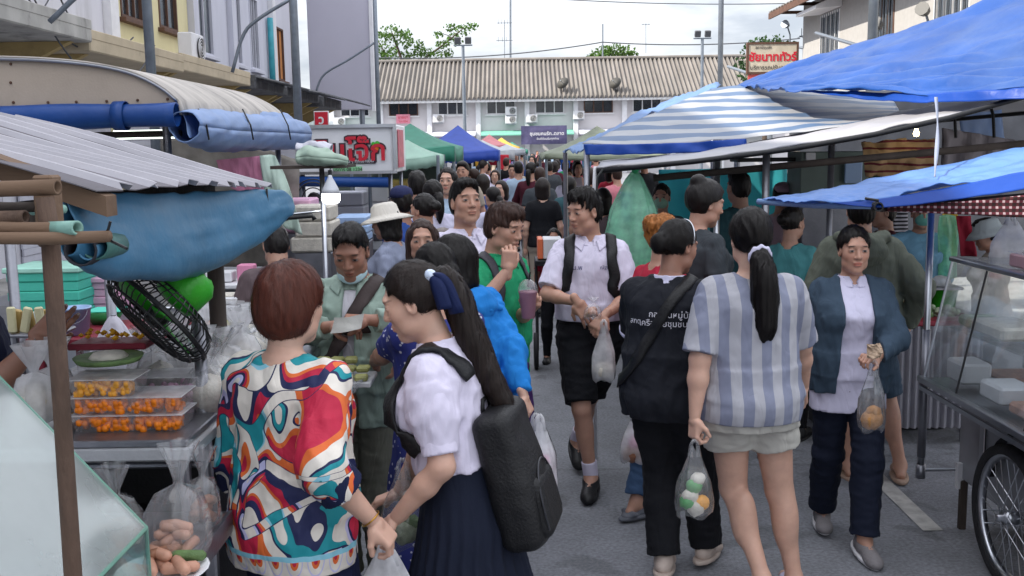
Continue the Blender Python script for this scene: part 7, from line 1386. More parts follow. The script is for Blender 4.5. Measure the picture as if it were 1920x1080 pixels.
# near blue canopy
S9 = thing('food_cart', 'stainless cart with glass case and bright blue canopy on the right', 'cart', (2.4, 4.2, 0))
b = MB(); b.grid(sheet([[P(1422, 374, 5.25), P(1560, 350, 5.3), P(1740, 318, 5.3), P(1960, 272, 5.3), P(2300, 215, 5.3)], [P(1480, 376, 5.0), P(1600, 362, 4.95), P(1760, 336, 4.9), P(1960, 296, 4.85), P(2300, 240, 4.8)], [P(1560, 380, 4.72), P(1650, 372, 4.62), P(1780, 350, 4.55), P(1960, 314, 4.5), P(2300, 265, 4.4)]], 30, 90, .004, 3, 9, crease=.014, cf=(2.5, 3))); b.build('canopy', mat('tarp_reflect_blue', '5a86c9', rough=.35, var=.12, scale=2, bump=.2, bscale=8, transl=.25, bdist=.03), S9, smooth=True, solid=.004)  # top face paler than the flap: reflected light put into the colour
b = MB(); b.grid(sheet([[P(1560, 381, 4.72), P(1650, 373, 4.62), P(1780, 351, 4.55), P(1960, 315, 4.5), P(2300, 266, 4.4)], [P(1600, 386, 4.66), P(1660, 388, 4.58), P(1790, 375, 4.5), P(1960, 350, 4.42), P(2300, 310, 4.35)]], 10, 50, .004, 3, 2)); b.build('front_flap', M_TARPN, S9, smooth=True, solid=.004)
b = MB(); b.tube([P(1422, 378, 5.25), P(1530, 385, 4.92), P(1640, 386, 4.62)], .016, 10); b.build('edge_roll', mat('tarp_sky_blue', '8fb4e6', rough=.35, transl=.2), S9, smooth=True)
b = MB(); b.pipe(P(1640, 386, 4.63), P(1648, 388, 4.58), .022, .006); b.cyl(P(1622, 372, 4.63), P(1648, 376, 4.6), .006, .006, 8); b.build('pipe_end', M_BLACK, S9)
b = MB(); b.grid(sheet([[P(1660, 381, 4.62), P(1800, 378, 4.5), P(1960, 362, 4.4), P(2300, 330, 4.3)], [P(1660, 396, 4.62), P(1800, 402, 4.5), P(1960, 408, 4.4), P(2300, 400, 4.3)]], 8, 60, .006, 8, 3)); b.build('checked_valance', M_CHECK, S9, smooth=True, solid=.003)
b = MB(); b.cyl(P(1650, 392, 4.66), P(2100, 352, 4.35), .014, .014, 8); b.build('canopy_bar', M_DTIMBER, S9)
XC = 2.02; ya, yb = 3.0, 4.9; zr = P(1745, 716, 4.88).z; zt_ = P(1787, 487, 4.88).z
p_ = P(1747, 380, 4.92); q_ = P(1739, 892, 4.92); b = MB(); b.cyl((p_.x, 4.92, q_.z), (p_.x, 4.92, p_.z + .02), .017, .017, 14); b.build('post', M_STEEL, S9, smooth=True); b = MB(); b.cyl((p_.x, 4.92, q_.z + .1), (p_.x, 4.92, q_.z + .75), .021, .021, 14); b.cyl((p_.x, 4.92, q_.z - .01), (p_.x, 4.92, q_.z + .06), .024, .024, 12); b.build('post_sleeve', M_GALV, S9, smooth=True)
b = MB(); b.cyl((p_.x, 4.92, q_.z + .03), (p_.x + .3, 4.92, q_.z + .03), .008, .008, 8); b.cyl((p_.x, 4.92, zr), (p_.x + .1, 4.92, zr), .01, .01, 8); b.build('stay_bar', M_STEEL, S9)
zb_ = P(1800, 905, 4.85).z; XB = P(1797, 800, 4.88).x + .0
M_CARTST = mat('cart_steel', 'a6a8ae', rough=.42, metal=.55, var=.2, scale=4, bump=.15, bscale=6, dirt=.35, dirtcol=(.25, .25, .26), dscale=3)
b = MB(); b.poly_prism([(XC, yb, zr), (XB + .02, yb, zr - .08), (XB + .02, yb, zb_ + .02), (XB + .12, yb, zb_ - .06), (XC + 1.0, yb, zb_ - .06), (XC + 1.0, yb, zr)], (0, ya - yb, 0)); b.build('body', M_CARTST, S9)
b = MB(); b.box((XC - .002, (ya + yb) / 2, zr + .012), (.035, yb - ya + .03, .03), ch=.004); b.box((XC - .006, (ya + yb) / 2, zr - .03), (.012, yb - ya, .022)); b.build('rail', M_STEEL, S9)
for i in range(3): box_obj('seam_plate', M_STEEL, S9, (XB + .012, yb - .25 - .5 * i, (zr + zb_) / 2 - .02), (.006, .05, zr - zb_ - .16))
XT = P(1787, 487, 4.88).x; M_CGL = glassmat('cart_glass', (.94, .96, .97), rough=.04, gl=1.7, milky=.08, mcol=(.8, .83, .86))
for i, (y0_, y1_) in enumerate([(4.88, 4.52), (4.51, 3.9), (3.89, 3.02)]):
 b = MB(); b.add([(XC + .006, y0_, zr + .03), (XC + .006, y1_, zr + .03), (XT, y1_, zt_ - .012), (XT, y0_, zt_ - .012)], [[0, 1, 2, 3]]); b.build('glass_pane', M_CGL, S9, solid=.004); b = MB(); b.tube([(XC + .004, y1_, zr + .03), (XT - .002, y1_, zt_ - .01)], .005, 6); b.build('mullion', M_BLACK, S9)
b = MB(); b.add([(XC + .01, 4.885, zr + .03), (XT, 4.885, zt_ - .01), (XC + .75, 4.885, zt_ - .01), (XC + .9, 4.885, zr + .03)], [[0, 1, 2, 3]]); b.build('end_pane', M_CGL, S9, solid=.004); b = MB(); b.tube([(XC + .004, 4.885, zr + .02), (XT, 4.885, zt_)], .006, 6); b.build('corner_edge', M_STEEL, S9)
b = MB(); b.box((XT + .012, (ya + yb) / 2, zt_ + .004), (.05, yb - ya, .022), ch=.004); b.build('top_rail', M_STEEL, S9); b = MB(); b.box((XT + .36, (ya + yb) / 2, zt_ + .002), (.66, yb - ya - .02, .014)); b.build('top_plate', M_CGL, S9)
box_obj('deck', M_STEEL, S9, (XC + .45, (ya + yb) / 2, zr + .012), (.86, yb - ya - .02, .02)); box_obj('shelf', M_CGL, S9, (XC + .35, (ya + yb) / 2, zr + .28), (.5, yb - ya - .1, .008))
for i, (y, z, sz, m) in enumerate([(4.6, zr + .05, (.3, .25, .05), M_MEAT), (4.2, zr + .05, (.3, .3, .05), M_MEAT), (3.9, zr + .12, (.12, .12, .18), M_LBLUE), (3.6, zr + .05, (.3, .3, .06), M_SAUS), (3.95, zr + .32, (.13, .1, .1), M_TEALB)]): box_obj('tray', M_STEEL if i in (0, 1, 3) else m, S9, (XC + .35, y, z), sz); (i in (0, 1, 3)) and box_obj('food', m, S9, (XC + .35, y, z + sz[2] / 2 + .012), (sz[0] * .9, sz[1] * .9, .03), ch=.012)
for i, (y, z, sz, m) in enumerate([(3.98, zr + .20, (.10, .12, .10), M_LBLUE), (4.3, zr + .09, (.16, .2, .08), M_FOAMW), (4.68, zr + .10, (.14, .18, .10), M_FOAMW), (4.05, zr + .06, (.12, .25, .05), M_SAUS), (4.45, zr + .34, (.2, .3, .06), M_RICE), (4.72, zr + .33, (.16, .12, .05), M_PALEVEG)]): box_obj('container', m, S9, (XC + .13 + .06 * (z > zr + .3), y, z), sz, ch=.012)
for x, y in ((XB + .03, 4.86), (XB + .8, 4.86)): box_obj('leg', M_DTIMBER, S9, (x, y, zb_ / 2), (.035, .035, zb_ + .02))
b = MB(); b.box((XB + .012, 4.87, zb_ + .03), (.03, .03, .13)); b.build('bracket', M_WHITEP, S9)
def wheel(c, R, label=None):
 o = MB(); c = Vector(c); Mx = Matrix.Rotation(math.pi / 2, 3, 'Y'); o.lathe([(R * .86, -.024), (R * .93, -.034), (R * .985, -.026), (R, -.012), (R, .012), (R * .985, .026), (R * .93, .034), (R * .86, .024), (R * .85, 0), (R * .86, -.024)], c, 48, Mx); w = o.build('wheel', M_RUBBER, S9, smooth=True)
 o = MB(); o.lathe([(R * .86, -.018), (R * .80, -.012), (R * .80, .012), (R * .86, .018), (R * .87, 0), (R * .86, -.018)], c, 48, Mx); o.build('rim', M_STEEL, w, smooth=True)
 o = MB()
 for k in range(28): a = 2 * math.pi * k / 28; d = .30 * (1 if k % 2 else -1); o.tube([c + Vector((-.03 if k % 4 < 2 else .03, .03 * math.cos(a + d * 4), .03 * math.sin(a + d * 4))), c + Vector((0, R * .81 * math.cos(a), R * .81 * math.sin(a)))], .0022, 4)
 o.build('spokes', M_STEEL, w); o = MB(); o.lathe([(0, -.06), (.016, -.058), (.016, -.03), (.032, -.028), (.032, .028), (.016, .03), (0, .06)], c, 14, Mx); o.build('hub', M_STEEL, w, smooth=True)
wc = P(1893, 992, 4.18); wheel((wc.x, 4.18, .315), .315); wheel((wc.x + 1.15, 4.18, .315), .315)
b = MB(); b.cyl((wc.x, 4.18, .315), (wc.x + 1.15, 4.18, .315), .014, .014, 8); b.build('axle', M_GALV, S9)
b = MB(); A = []
for k in range(14): a = math.radians(10 + 160 * k / 13); A.append([(wc.x + dx, 4.18 + .36 * math.cos(a), .315 + .36 * math.sin(a)) for dx in (.045, .16)])
b.grid(A); b.build('mudguard', M_BLACK, S9, smooth=True, solid=.004)
# pink tub on the case top and carrier bag hanging above
c = P(1895, 492, 4.5); t = thing('plastic_tub', 'pink translucent tub standing on the glass case', 'tub', c); b = MB(); b.box(Vector((c.x + .08, 4.4, zt_ + .045)), (.2, .16, .06), ch=.008); b.build('tub', mat('pink_tub', 'b99aa4', rough=.3, transl=.3), t); box_obj('lid', M_CLEAR, t, Vector((c.x + .08, 4.4, zt_ + .08)), (.21, .17, .008))
carrier_bag(P(1895, 412, 4.9), .22, .2, .08, 'grey carrier bag hanging above the glass case', M_MILKY, [], 77)
# vegetable counter behind
S10 = thing('vegetable_counter', 'counter faced with ribbed grey sheet behind the walking people', 'counter', (2.6, 6.4, 0)); YC = 6.25; x0_, x1_ = P(1560, 700, YC).x, P(1840, 700, YC).x; zc_, zcb = P(1700, 612, YC).z, P(1700, 803, YC).z
b = MB(); n = 120; b.grid([[(x0_ + (x1_ - x0_) * k / n, YC + .014 * (1 if (k // 3) % 2 else -1) * (1 if k % 3 else .2), z) for k in range(n + 1)] for z in (zcb, zc_)]); b.build('ribbed_front', mat('ribbed_grey', '8b8a92', rough=.5, var=.1, dirt=.3, dirtcol=(.3, .29, .29)), S10, solid=.003)
box_obj('top', M_REDT, S10, ((x0_ + x1_) / 2, YC + .4, zc_ + .015), (x1_ - x0_, .82, .03)); box_obj('shade_block', M_BLACK, S10, ((x0_ + x1_) / 2, YC + .5, zcb / 2), (x1_ - x0_ - .1, .3, zcb - .02))  # black block put in for the dark under the counter
for x in (x0_ + .05, x1_ - .05): box_obj('leg', M_GALV, S10, (x, YC + .1, zcb / 2), (.04, .04, zcb))
for i, (px, py, r_, m, lab) in enumerate([(1712, 575, .045, M_PALEVEG, 'bundle of pale vegetables at the counter front'), (1700, 545, .05, M_PALEVEG, 'bundle of pale vegetables higher on the counter'), (1725, 598, .04, M_VEG, 'dark green bundle on the counter edge'), (1770, 590, .045, M_PALEVEG, 'pale vegetable bundle behind the steel post')]):
 c = P(px, py, YC + .2); t = thing('vegetable_bundle', lab, 'vegetables', Vector((c.x, c.y, zc_ + .03))); b = MB(); h_ = max(c.z - zc_, .06)
 for _ in range(26): q = Vector((c.x + rg.uniform(-.07, .07), c.y + rg.uniform(-.06, .06), zc_ + .03 + rg.uniform(0, h_))); rr = rg.uniform(.014, .03); b.lathe([(0, -rr), (rr, -rr * .3), (rr * .8, rr * .6), (0, rr)], q, 7)
 o = b.build('leaves', m, t, smooth=True); o['kind'] = 'stuff'
c = P(1765, 568, YC + .35); zz_ = c.z - .02; t = thing('green_basket', 'bright green basket with clear domes on the vegetable counter', 'basket', Vector((c.x, c.y, zc_ + .03))); b = MB(); b.lathe([(.06, zc_ + .03 - zz_), (.085, 0), (.10, .11), (.105, .11), (.105, .118), (.095, .118), (.08, .01), (0, .01)], Vector((c.x, c.y, zz_)), 20); b.build('basket', M_GREENP, t, smooth=True); box_obj('tray', M_GALV, t, Vector((c.x - .12, c.y, zz_ + .13)), (.42, .25, .02))
for dx in (-.2, -.02): b = MB(); b.lathe([(.07, 0), (.06, .035), (.035, .058), (0, .066)], Vector((c.x + dx, c.y - .02, zz_ + .142)), 16); b.build('dome', M_MILKY, t, smooth=True)
hang([[(1795, 405, 6.9), (1805, 405, 6.9), (1822, 405, 6.9)], [(1797, 440, 6.9), (1808, 440, 6.9), (1824, 440, 6.9)], [(1800, 480, 6.9), (1812, 480, 6.9), (1828, 480, 6.9)]], cloth('deep_red_cloth', '8a1f33'), 'narrow deep red cloth hanging beside the white hat', seed=8)
hang([[(1760, 405, 7.0), (1776, 402, 7.0), (1792, 405, 7.0)], [(1758, 435, 7.0), (1776, 435, 7.0), (1796, 435, 7.0)], [(1760, 520, 7.0), (1778, 525, 7.0), (1794, 520, 7.0)]], M_GFILM, 'clear green printed bag hanging behind the steel post', 'bag', seed=9, name='hanging_bag')
# hand cart beyond the schoolboy
t = thing('hand_cart', 'small hand cart with white and orange box in the street', 'hand cart', G(1030, 560)); Yh = 8.6; c = P(1032, 467, Yh); g0 = Vector((c.x, Yh, 0)); box_obj('box', M_FOAMW, t, c + Vector((.02, .15, 0)), (.16, .3, .17)); box_obj('orange_panel', mat('orange_panel', 'd9704a', rough=.5), t, c + Vector((-.085, .15, 0)), (.045, .3, .172)); box_obj('frame', M_BLACK, t, Vector((c.x, Yh + .15, c.z - .12)), (.26, .34, .05))
for sx in (-.13, .13): b = MB(); b.lathe([(.13, -.02), (.16, -.015), (.16, .015), (.13, .02), (.03, .012), (.03, -.012), (.13, -.02)], Vector((c.x + sx, Yh + .1, .16)), 20, Matrix.Rotation(math.pi / 2, 3, 'Y')); b.build('wheel', M_RUBBER, t, smooth=True); b = MB(); b.cyl((c.x + sx * .9, Yh + .1, .16), (c.x + sx * .9, Yh + .3, c.z - .1), .014, .014, 8); b.build('strut', M_BLACK, t)
# ------------------------------------------------------------------ people
HB = hairmat('hair_black', '120e0d'); HB2 = hairmat('hair_soft_black', '1b1513', 2.2); HRED = hairmat('hair_auburn', '351b16', 2.0); HBLOND = hairmat('hair_copper', '9a6232', 1.9); HBR = hairmat('hair_brown', '2c1d18', 1.8)
C_WHITE = cloth('school_white', 'd3cde0'); C_BLK = cloth('black_cotton', '15161b', fold=.5); C_NAVY = cloth('navy_cotton', '1a2140', fold=.4); C_NAVYS = cloth('navy_skirt', '141a2b', fold=.3); C_GREEN = cloth('green_polo', '1f8a5e'); C_GREY = cloth('grey_tee', '8b92a8'); C_OLIVE = cloth('grey_green_shirt', '92a59a'); C_OLTR = cloth('olive_trousers', '6b6c62'); C_JACK = cloth('olive_jacket', '62675c', fold=.5); C_DENIM = cloth('denim', '384858', fold=.45); C_BLUEJ = cloth('blue_hoodie', '1f78c4', fold=.5); C_LILAC = cloth('lilac_white', 'c9c6dc'); C_SHORT = cloth('beige_shorts', 'b9b6ae'); C_PURP = cloth('purple_trousers', '3d2158'); C_RED = cloth('red_top', 'a8263c'); C_TEAL = cloth('dark_teal_tee', '33555c'); C_DGREY = cloth('dark_grey_top', '3c4146'); C_BROWN = cloth('brown_grey_jacket', '5c4f52', fold=.5); C_LBLUE = cloth('light_blue_tee', '7fb2d0'); C_JEAN = cloth('jeans', '41597a'); C_TAN = cloth('tan_trousers', 'a59a8c'); C_PINK = cloth('pink_tee', 'c77b86'); C_BLUES = cloth('blue_shirt', '2c4a8c'); C_PALE = cloth('pale_blue_shirt', '9fb4c9')
L_BLK = mat('black_shoe', '17171a', rough=.5); L_GREY = mat('grey_sneaker', '7a7678', rough=.7, bump=.3); L_WSOLE = mat('white_sole', 'd0cfd2', rough=.6); L_TAN = mat('tan_sandal', '9a8272', rough=.6); L_CLOG = mat('clog_rubber', '5d6068', rough=.55); L_PK = mat('backpack_nylon', '0d0d10', rough=.55, var=.2, bump=.3, bscale=120)
def text_on(p, body, size, m, name, parent, gridname, c, mirror=1, rotz=0):
 """lettering wrapped on a garment: c=(x,y,z) ref coords in torso frame, text plane facing -y (back) or +y (front, mirror=-1)"""
 cu = bpy.data.curves.new(name, 'FONT'); cu.body = body; cu.size = size; cu.align_x = 'CENTER'; cu.align_y = 'CENTER'; to = bpy.data.objects.new(name, cu); COL.objects.link(to); me = bpy.data.meshes.new_from_object(to.evaluated_get(bpy.context.evaluated_depsgraph_get())); bpy.data.objects.remove(to)
 n = len(me.vertices); v = np.zeros(n * 3); me.vertices.foreach_get('co', v); v = v.reshape(-1, 3); R, t_ = p.Mt; q = np.stack([c[0] + v[:, 0] * mirror, np.full(n, c[1]), c[2] + v[:, 1]], 1) @ R.T + t_; g = p.grids[gridname]; ray = R @ V3(0, mirror, 0)
 for _ in range(40): d = g.sample(q, False); q = q + ray * np.clip(d - .0035, -.02, .02)[:, None]
 for i, vv in enumerate(me.vertices): vv.co = q[i] * p.s
 me.materials.clear(); me.materials.append(m); o = bpy.data.objects.new(name, me); COL.objects.link(o); o.parent = parent; return o

# -- woman with short auburn hair, printed blouse (near left)
def printmat():
 m, t, N, L = newmat('printed_blouse'); out = N('ShaderNodeOutputMaterial'); b = N('ShaderNodeBsdfPrincipled'); b.inputs['Roughness'].default_value = .7; tc = N('ShaderNodeTexCoord')
 NV, RD, OR, TL, CR, LV, LB = '141c4a', 'b3123a', 'd2642a', '128a94', 'd9d2c8', 'b9b8dc', '86c2d4'
 def ramp(src, cols):
  r = N('ShaderNodeValToRGB'); r.color_ramp.interpolation = 'CONSTANT'; e = r.color_ramp.elements
  while len(e) < len(cols): e.new(.5)
  for i, c in enumerate(cols): c, w = c if isinstance(c, tuple) else (c, i / len(cols)); e[i].position = w; e[i].color = (*lin(c), 1)
  L(src, r.inputs[0]); return r.outputs[0]
 def field(scale, off, dist, st):
  mp = N('ShaderNodeMapping'); mp.inputs['Location'].default_value = off; mp.inputs['Scale'].default_value = st; mp.inputs['Rotation'].default_value = (0, .5, 0); L(tc.outputs['Object'], mp.inputs[0])
  n = N('ShaderNodeTexNoise'); n.inputs['Scale'].default_value = scale; n.inputs['Detail'].default_value = 0; n.inputs['Distortion'].default_value = dist; L(mp.outputs[0], n.inputs[0]); return n.outputs[0]
 f1, f2, f3 = field(6.3, (0, 0, 0), .9, (1.2, .6, .8)), field(4.8, (3, 1, 7), .6, (1, .6, 1.2)), field(7, (8, 5, 2), .8, (.9, .6, .9))
 r1 = ramp(f1, [(RD, 0), (OR, .33), (CR, .40), (CR, .44), (NV, .52), (TL, .55), (CR, .60), (LV, .66), (NV, .70), (RD, .73)])
 r2 = ramp(f3, [(TL, 0), (LB, .34), (CR, .38), (CR, .45), (OR, .50), (RD, .55), (NV, .59), (LV, .64), (CR, .68)])
 r3 = ramp(f1, [(CR, 0), (NV, .40), (NV, .45), (RD, .50), (OR, .56), (CR, .60), (TL, .68)])
 def sel(f, lo, a, c): s_ = N('ShaderNodeMath'); s_.operation = 'GREATER_THAN'; s_.inputs[1].default_value = lo; L(f, s_.inputs[0]); x = N('ShaderNodeMixRGB'); L(s_.outputs[0], x.inputs[0]); L(a, x.inputs[1]); L(c, x.inputs[2]); return x.outputs[0]
 nv = N('ShaderNodeRGB'); nv.outputs[0].default_value = (*lin(NV), 1)
 k = sel(f2, .455, sel(f2, .447, r1, nv.outputs[0]), sel(f2, .545, r2, sel(f2, .553, nv.outputs[0], r3)))
 # scalloped border near the hem
 sp_ = N('ShaderNodeSeparateXYZ'); L(tc.outputs['Object'], sp_.inputs[0])
 def math_(op, a, c): x = N('ShaderNodeMath'); x.operation = op; (L(a, x.inputs[0]) if not isinstance(a, (int, float)) else x.inputs[0].__setattr__('default_value', a)); (L(c, x.inputs[1]) if not isinstance(c, (int, float)) else x.inputs[1].__setattr__('default_value', c)); return x.outputs[0]
 an = math_('MULTIPLY', math_('ARCTAN2', sp_.outputs[0], sp_.outputs[1]), 3.4); fr = math_('ABSOLUTE', math_('SUBTRACT', math_('FRACT', an, 0), .5), 0); zz = math_('DIVIDE', math_('SUBTRACT', sp_.outputs[2], PZ), .055); h = math_('SQRT', math_('ADD', math_('POWER', math_('MULTIPLY', fr, 2.2), 2), math_('POWER', math_('SUBTRACT', 1, zz), 2)), 0)
 br = ramp(h, [RD, RD, OR, OR, CR, CR, CR, LV, CR]); inb = math_('LESS_THAN', zz, 1.0); x = N('ShaderNodeMixRGB'); L(inb, x.inputs[0]); L(k, x.inputs[1]); L(br, x.inputs[2]); k = x.outputs[0]
 line = math_('MULTIPLY', math_('GREATER_THAN', zz, 1.0), math_('LESS_THAN', zz, 1.28)); x = N('ShaderNodeMixRGB'); L(line, x.inputs[0]); L(k, x.inputs[1]); x.inputs[2].default_value = (*lin(LB), 1); k = x.outputs[0]
 L(k, b.inputs[0]); foldbump(N, L, tc, b, .35); L(b.outputs[0], out.inputs[0]); return m
H1 = 1.6; PZ = (.80) * H1 / 1.7
w1 = P(700, 978, 2.66)
p1 = person('woman with short auburn hair in colourful printed blouse at the steel table', px=540, Y=2.84, H=H1, yaw=-26, fem=True, fat=.34, skin='a', hy=-14, hp=-4, armR=w1, armL=P(455, 1010, 3.0), poleR=(.15, -.9, -.3), handR=dict(dirw=(.6, .05, -.75), palmw=(-.5, .3, -.6), curl=.75, spread=.1, thumb=.6), tops=[dict(name='blouse', mat=printmat(), ease=.020, hem=.80, hang=1.02, sl=1.40, sr=.028, slr=.064, cuff=C_NAVY, cuffw=.06, wr=.006, h=.006, flare=.05, top=1.425, seed=3)], bottom=dict(mat=C_NAVY, kind='pants', leg=1.0, lr=.09, kr=.1, top=.92), shoes=dict(mat=L_TAN, kind='sandal'), hair=dict(style='shortf', mat=HRED, smat=hairmat('hair_auburn_sheen', '4c271d', 2.0), vol=.020, low=-.075, n=5200, len=.11, w=.0019, rough=.002, front=.05))
b = MB(); Wr, e1 = p1.hand['R']; u, w_ = _ortho(Vector(e1)); b.tube([(Vector(Wr) - Vector(e1) * .012 + (u * math.cos(a) + w_ * math.sin(a)) * .031) * p1.s for a in np.linspace(0, 6.28, 25)[:-1]], .0022, 6, closed=True); b.build('bracelet', mat('gold', 'b98a3a', rough=.3, metal=1), p1.root, local=True)
hp = P(733, 1020, 2.7); carrier_bag(P(722, 1035, 2.72), .34, .24, .16, 'white carrier bag held low between the printed blouse and the schoolgirl', M_MILKY, [(0, .2, .07, M_RICE), (.1, .25, .05, M_VEG)], 5)
# -- schoolgirl with ponytail and bow
w2 = P(742, 972, 2.84)
p2 = person('schoolgirl in white shirt and navy skirt with navy hair bow', px=865, Y=2.98, H=1.60, yaw=78, fem=True, fat=.12, skin='a', hy=6, hp=-10, lean=11, neckrest=.25, armL=w2, armR=P(735, 955, 3.15), poleL=(-.35, -.85, -.25), handL=dict(dirw=(-.75, .1, -.5), palmw=(.4, .1, -.8), curl=.5), handR=dict(dirw=(-.8, 0, -.3), palmw=(.3, 0, -.8), curl=.6),
   tops=[dict(mat=C_WHITE, ease=.022, hem=1.045, hang=1.0, sl=.86, sr=.032, slr=.05, puff=.078, cuff=C_WHITE, cuffw=.05, collar=C_WHITE, wr=.0045, wf=7, v=.5, seed=6, h=.0065)], bottom=dict(kind='skirt', name='skirt', mat=C_NAVYS, hem=.42, top=1.085, flare=.22, pleat=(26, .075, 1.0, .5), ease=.022, wr=0, h=.0065), shoes=dict(mat=L_BLK, socks=C_WHITE),
   hair=dict(style='pony', mat=HB2, vol=.010, tie=(0, -.10, .04), n=4200, len=.10, front=.086, low=-.055, smat=hairmat('hair_black_sheen', '221a17', 2.2), tail=dict(pts=[(0, -.085, .045), (0, -.125, .035), (.0, -.14, -.05), (0, -.14, -.16), (.0, -.15, -.28), (0, -.17, -.41), (0, -.18, -.50)], r=[.026, .032, .040, .043, .040, .028, .008])))
bp2 = backpack(p2, 'large black backpack on the schoolgirl', L_PK, p2.grids['shirt'], (.145, .066, .225), (0, -.175, .985), strap_w=.06, tilt=-.06)
bw = thing('hair_bow', 'navy ribbon bow with clear jewel in the ponytail', 'hair bow', p2.loc); bw.rotation_euler = (0, 0, p2.yaw); ORG[bw.name] = Vector((0, 0, 0)); M_NAVR = cloth('navy_ribbon', '16224a', rough=.7)
for sg, pts in ((0, [(-.05, -.095, .07), (-.062, -.12, .055), (-.066, -.132, .01), (-.064, -.135, -.075)]), (1, [(-.045, -.09, .068), (-.066, -.105, .045), (-.074, -.108, .0), (-.074, -.106, -.05)])):
 q = catmull([list(p2.HQ(*a)) for a in pts], 12); A = []
 for i, c in enumerate(q): T_ = q[min(i + 1, 11)] - q[max(i - 1, 0)]; sd = p2.Mh[0] @ V3(.2, 1, .12); wd = .010 + .014 * min(i / 6, 1); A.append([c - sd * wd, c - sd * wd * .3 + V3(-.006, 0, 0), c + sd * wd * .3 + V3(-.006, 0, 0), c + sd * wd]);
 b = MB(); b.grid(np.array(A) * p2.s); b.build('ribbon', M_NAVR, bw, smooth=True, solid=.003, local=True)
b = MB(); c = Vector(p2.HQ(-.055, -.092, .062)) * p2.s; b.lathe([(0, -.006), (.014, -.004), (.02, 0), (.014, .006), (0, .009)], c, 12, Matrix(p2.Mh[0].tolist()) @ Matrix.Rotation(-math.pi / 2, 3, 'Y')); b.build('jewel', mat('jewel', 'c9d6ea', rough=.08, coat=1), bw, smooth=True, local=True)
text_on(p2, 'ช.น.พ', .028, mat('embroidery', '2b2f66', rough=.7), 'embroidery', p2.cloth['shirt'], 'shirt', (-.07, .2, 1.27), -1)
carrier_bag(P(755, 880, 3.1), .26, .14, .1, 'clear bag of green vegetables beside the navy skirt', M_CLEAR, [(0, .22, .05, M_PALEVEG), (.1, .3, .035, M_VEG)], 8)
# -- man with mask under chin, grey-green shirt
p3 = person('man in grey green shirt looking down at banknotes with mask under chin', px=672, Y=4.25, H=1.64, yaw=172, skin='c', fat=.2, hp=-24, hy=6, armL=P(690, 600, 3.95), armR=P(622, 612, 3.98), poleL=(-.9, -.3, -.2), poleR=(.9, -.3, -.2), handL=dict(dirw=(-.9, -.2, .1), palmw=(0, .2, -1), curl=.6), handR=dict(dirw=(.8, -.2, .1), palmw=(0, .2, -1), curl=.6),
   tops=[dict(name='undershirt', mat=cloth('white_undershirt', 'cfccd4'), ease=.006, hem=.98, sl=0.3, sr=.006, wr=0, v=.6), dict(mat=C_OLIVE, ease=.03, hem=.80, hang=1.06, sl=1.85, sr=.028, wr=.008, collar=C_OLIVE, open=.032, seed=12)], bottom=dict(mat=C_OLTR, leg=1.0, lr=.085, kr=.085, top=.9), shoes=dict(mat=L_BLK), hair=dict(mat=HB, vol=.006, n=1500, front=.09, low=-.03, len=.05, sweep=.3))
st = worn(p3, 'sling_bag', 'dark brown sling bag strap across the grey green shirt', 'bag'); ribbon(p3, [p3.TQ(-.10, -.02, 1.43), p3.TQ(-.085, .08, 1.40), p3.TQ(-.02, .16, 1.28), p3.TQ(.05, .18, 1.17), p3.TQ(.13, .15, 1.02), p3.TQ(.19, .05, .90)], .062, mat('brown_strap', '3a2f2e', rough=.7), 'strap', p3.grids['shirt'], st, .008, 30); sdf_obj([prim_box(p3.TQ(.24, .02, .85), (.05, .09, .09), None, .01, .02)], .01, 'pouch', MATS['brown_strap'], st, p3.s)
mk = worn(p3, 'face_mask', 'pale blue mask pulled under the chin of the man', 'mask'); b = MB(); A = [[np.array(p3.HQ(.062 * math.sin(a) * (1 + .02 * k), .02 + .058 * math.cos(a), -.100 - .012 * k + .02 * abs(math.sin(a)) ** 2)) * p3.s for a in np.linspace(-1.9, 1.9, 18)] for k in (-1, 0, 1, 1.6)]; b.grid(A); b.build('mask', mat('mask_blue', 'b5d0d6', rough=.8), mk, smooth=True, solid=.004, local=True)
bn = thing('banknote', 'folded banknote held between the hands of the man', 'banknote', P(655, 600, 3.9)); c = P(655, 604, 3.9); b = MB(); b.grid(sheet([[c + Vector((-.06, 0, .02)), c + Vector((0, -.02, .025)), c + Vector((.06, 0, .035))], [c + Vector((-.07, -.03, -.04)), c + Vector((0, -.05, -.03)), c + Vector((.05, -.03, -.02))]], 8, 12, .004, 8)); b.build('note', mat('banknote_grey', 'a7a6a0', rough=.7), bn, smooth=True)
# bundle of leaf-wrapped snacks in front of him
t = thing('snack_tray', 'tray of leaf wrapped snacks held before the grey green shirt', 'tray', P(640, 715, 3.8)); c = P(628, 712, 3.8); b = MB(); b.box(c, (.30, .2, .02), ch=.004); b.build('tray', M_MILKY, t); rg2 = np.random.default_rng(9); M_WRAP = mat('leaf_wrap', '8a8a55', rough=.6, var=.35, scale=30, bump=.4)
for k in range(14): q = c + Vector((-.11 + .055 * (k % 5), -.06 + .06 * ((k // 5) % 3), .02 + .022 * (k // 5))); b = MB(); b.box(q, (.05, .055, .022), rz=rg2.uniform(-.2, .2), ch=.006); b.build('wrapped_snack', M_WRAP, t)
b = MB(); b.lathe([(.0, 0), (.05, 0), (.08, .055), (.084, .055), (.052, .004), (0, .004)], P(645, 735, 3.72), 18); bowl = b.build('clear_bowl', M_CLEAR, smooth=True); tag(bowl, 'clear plastic bowl below the wrapped snacks', 'bowl')
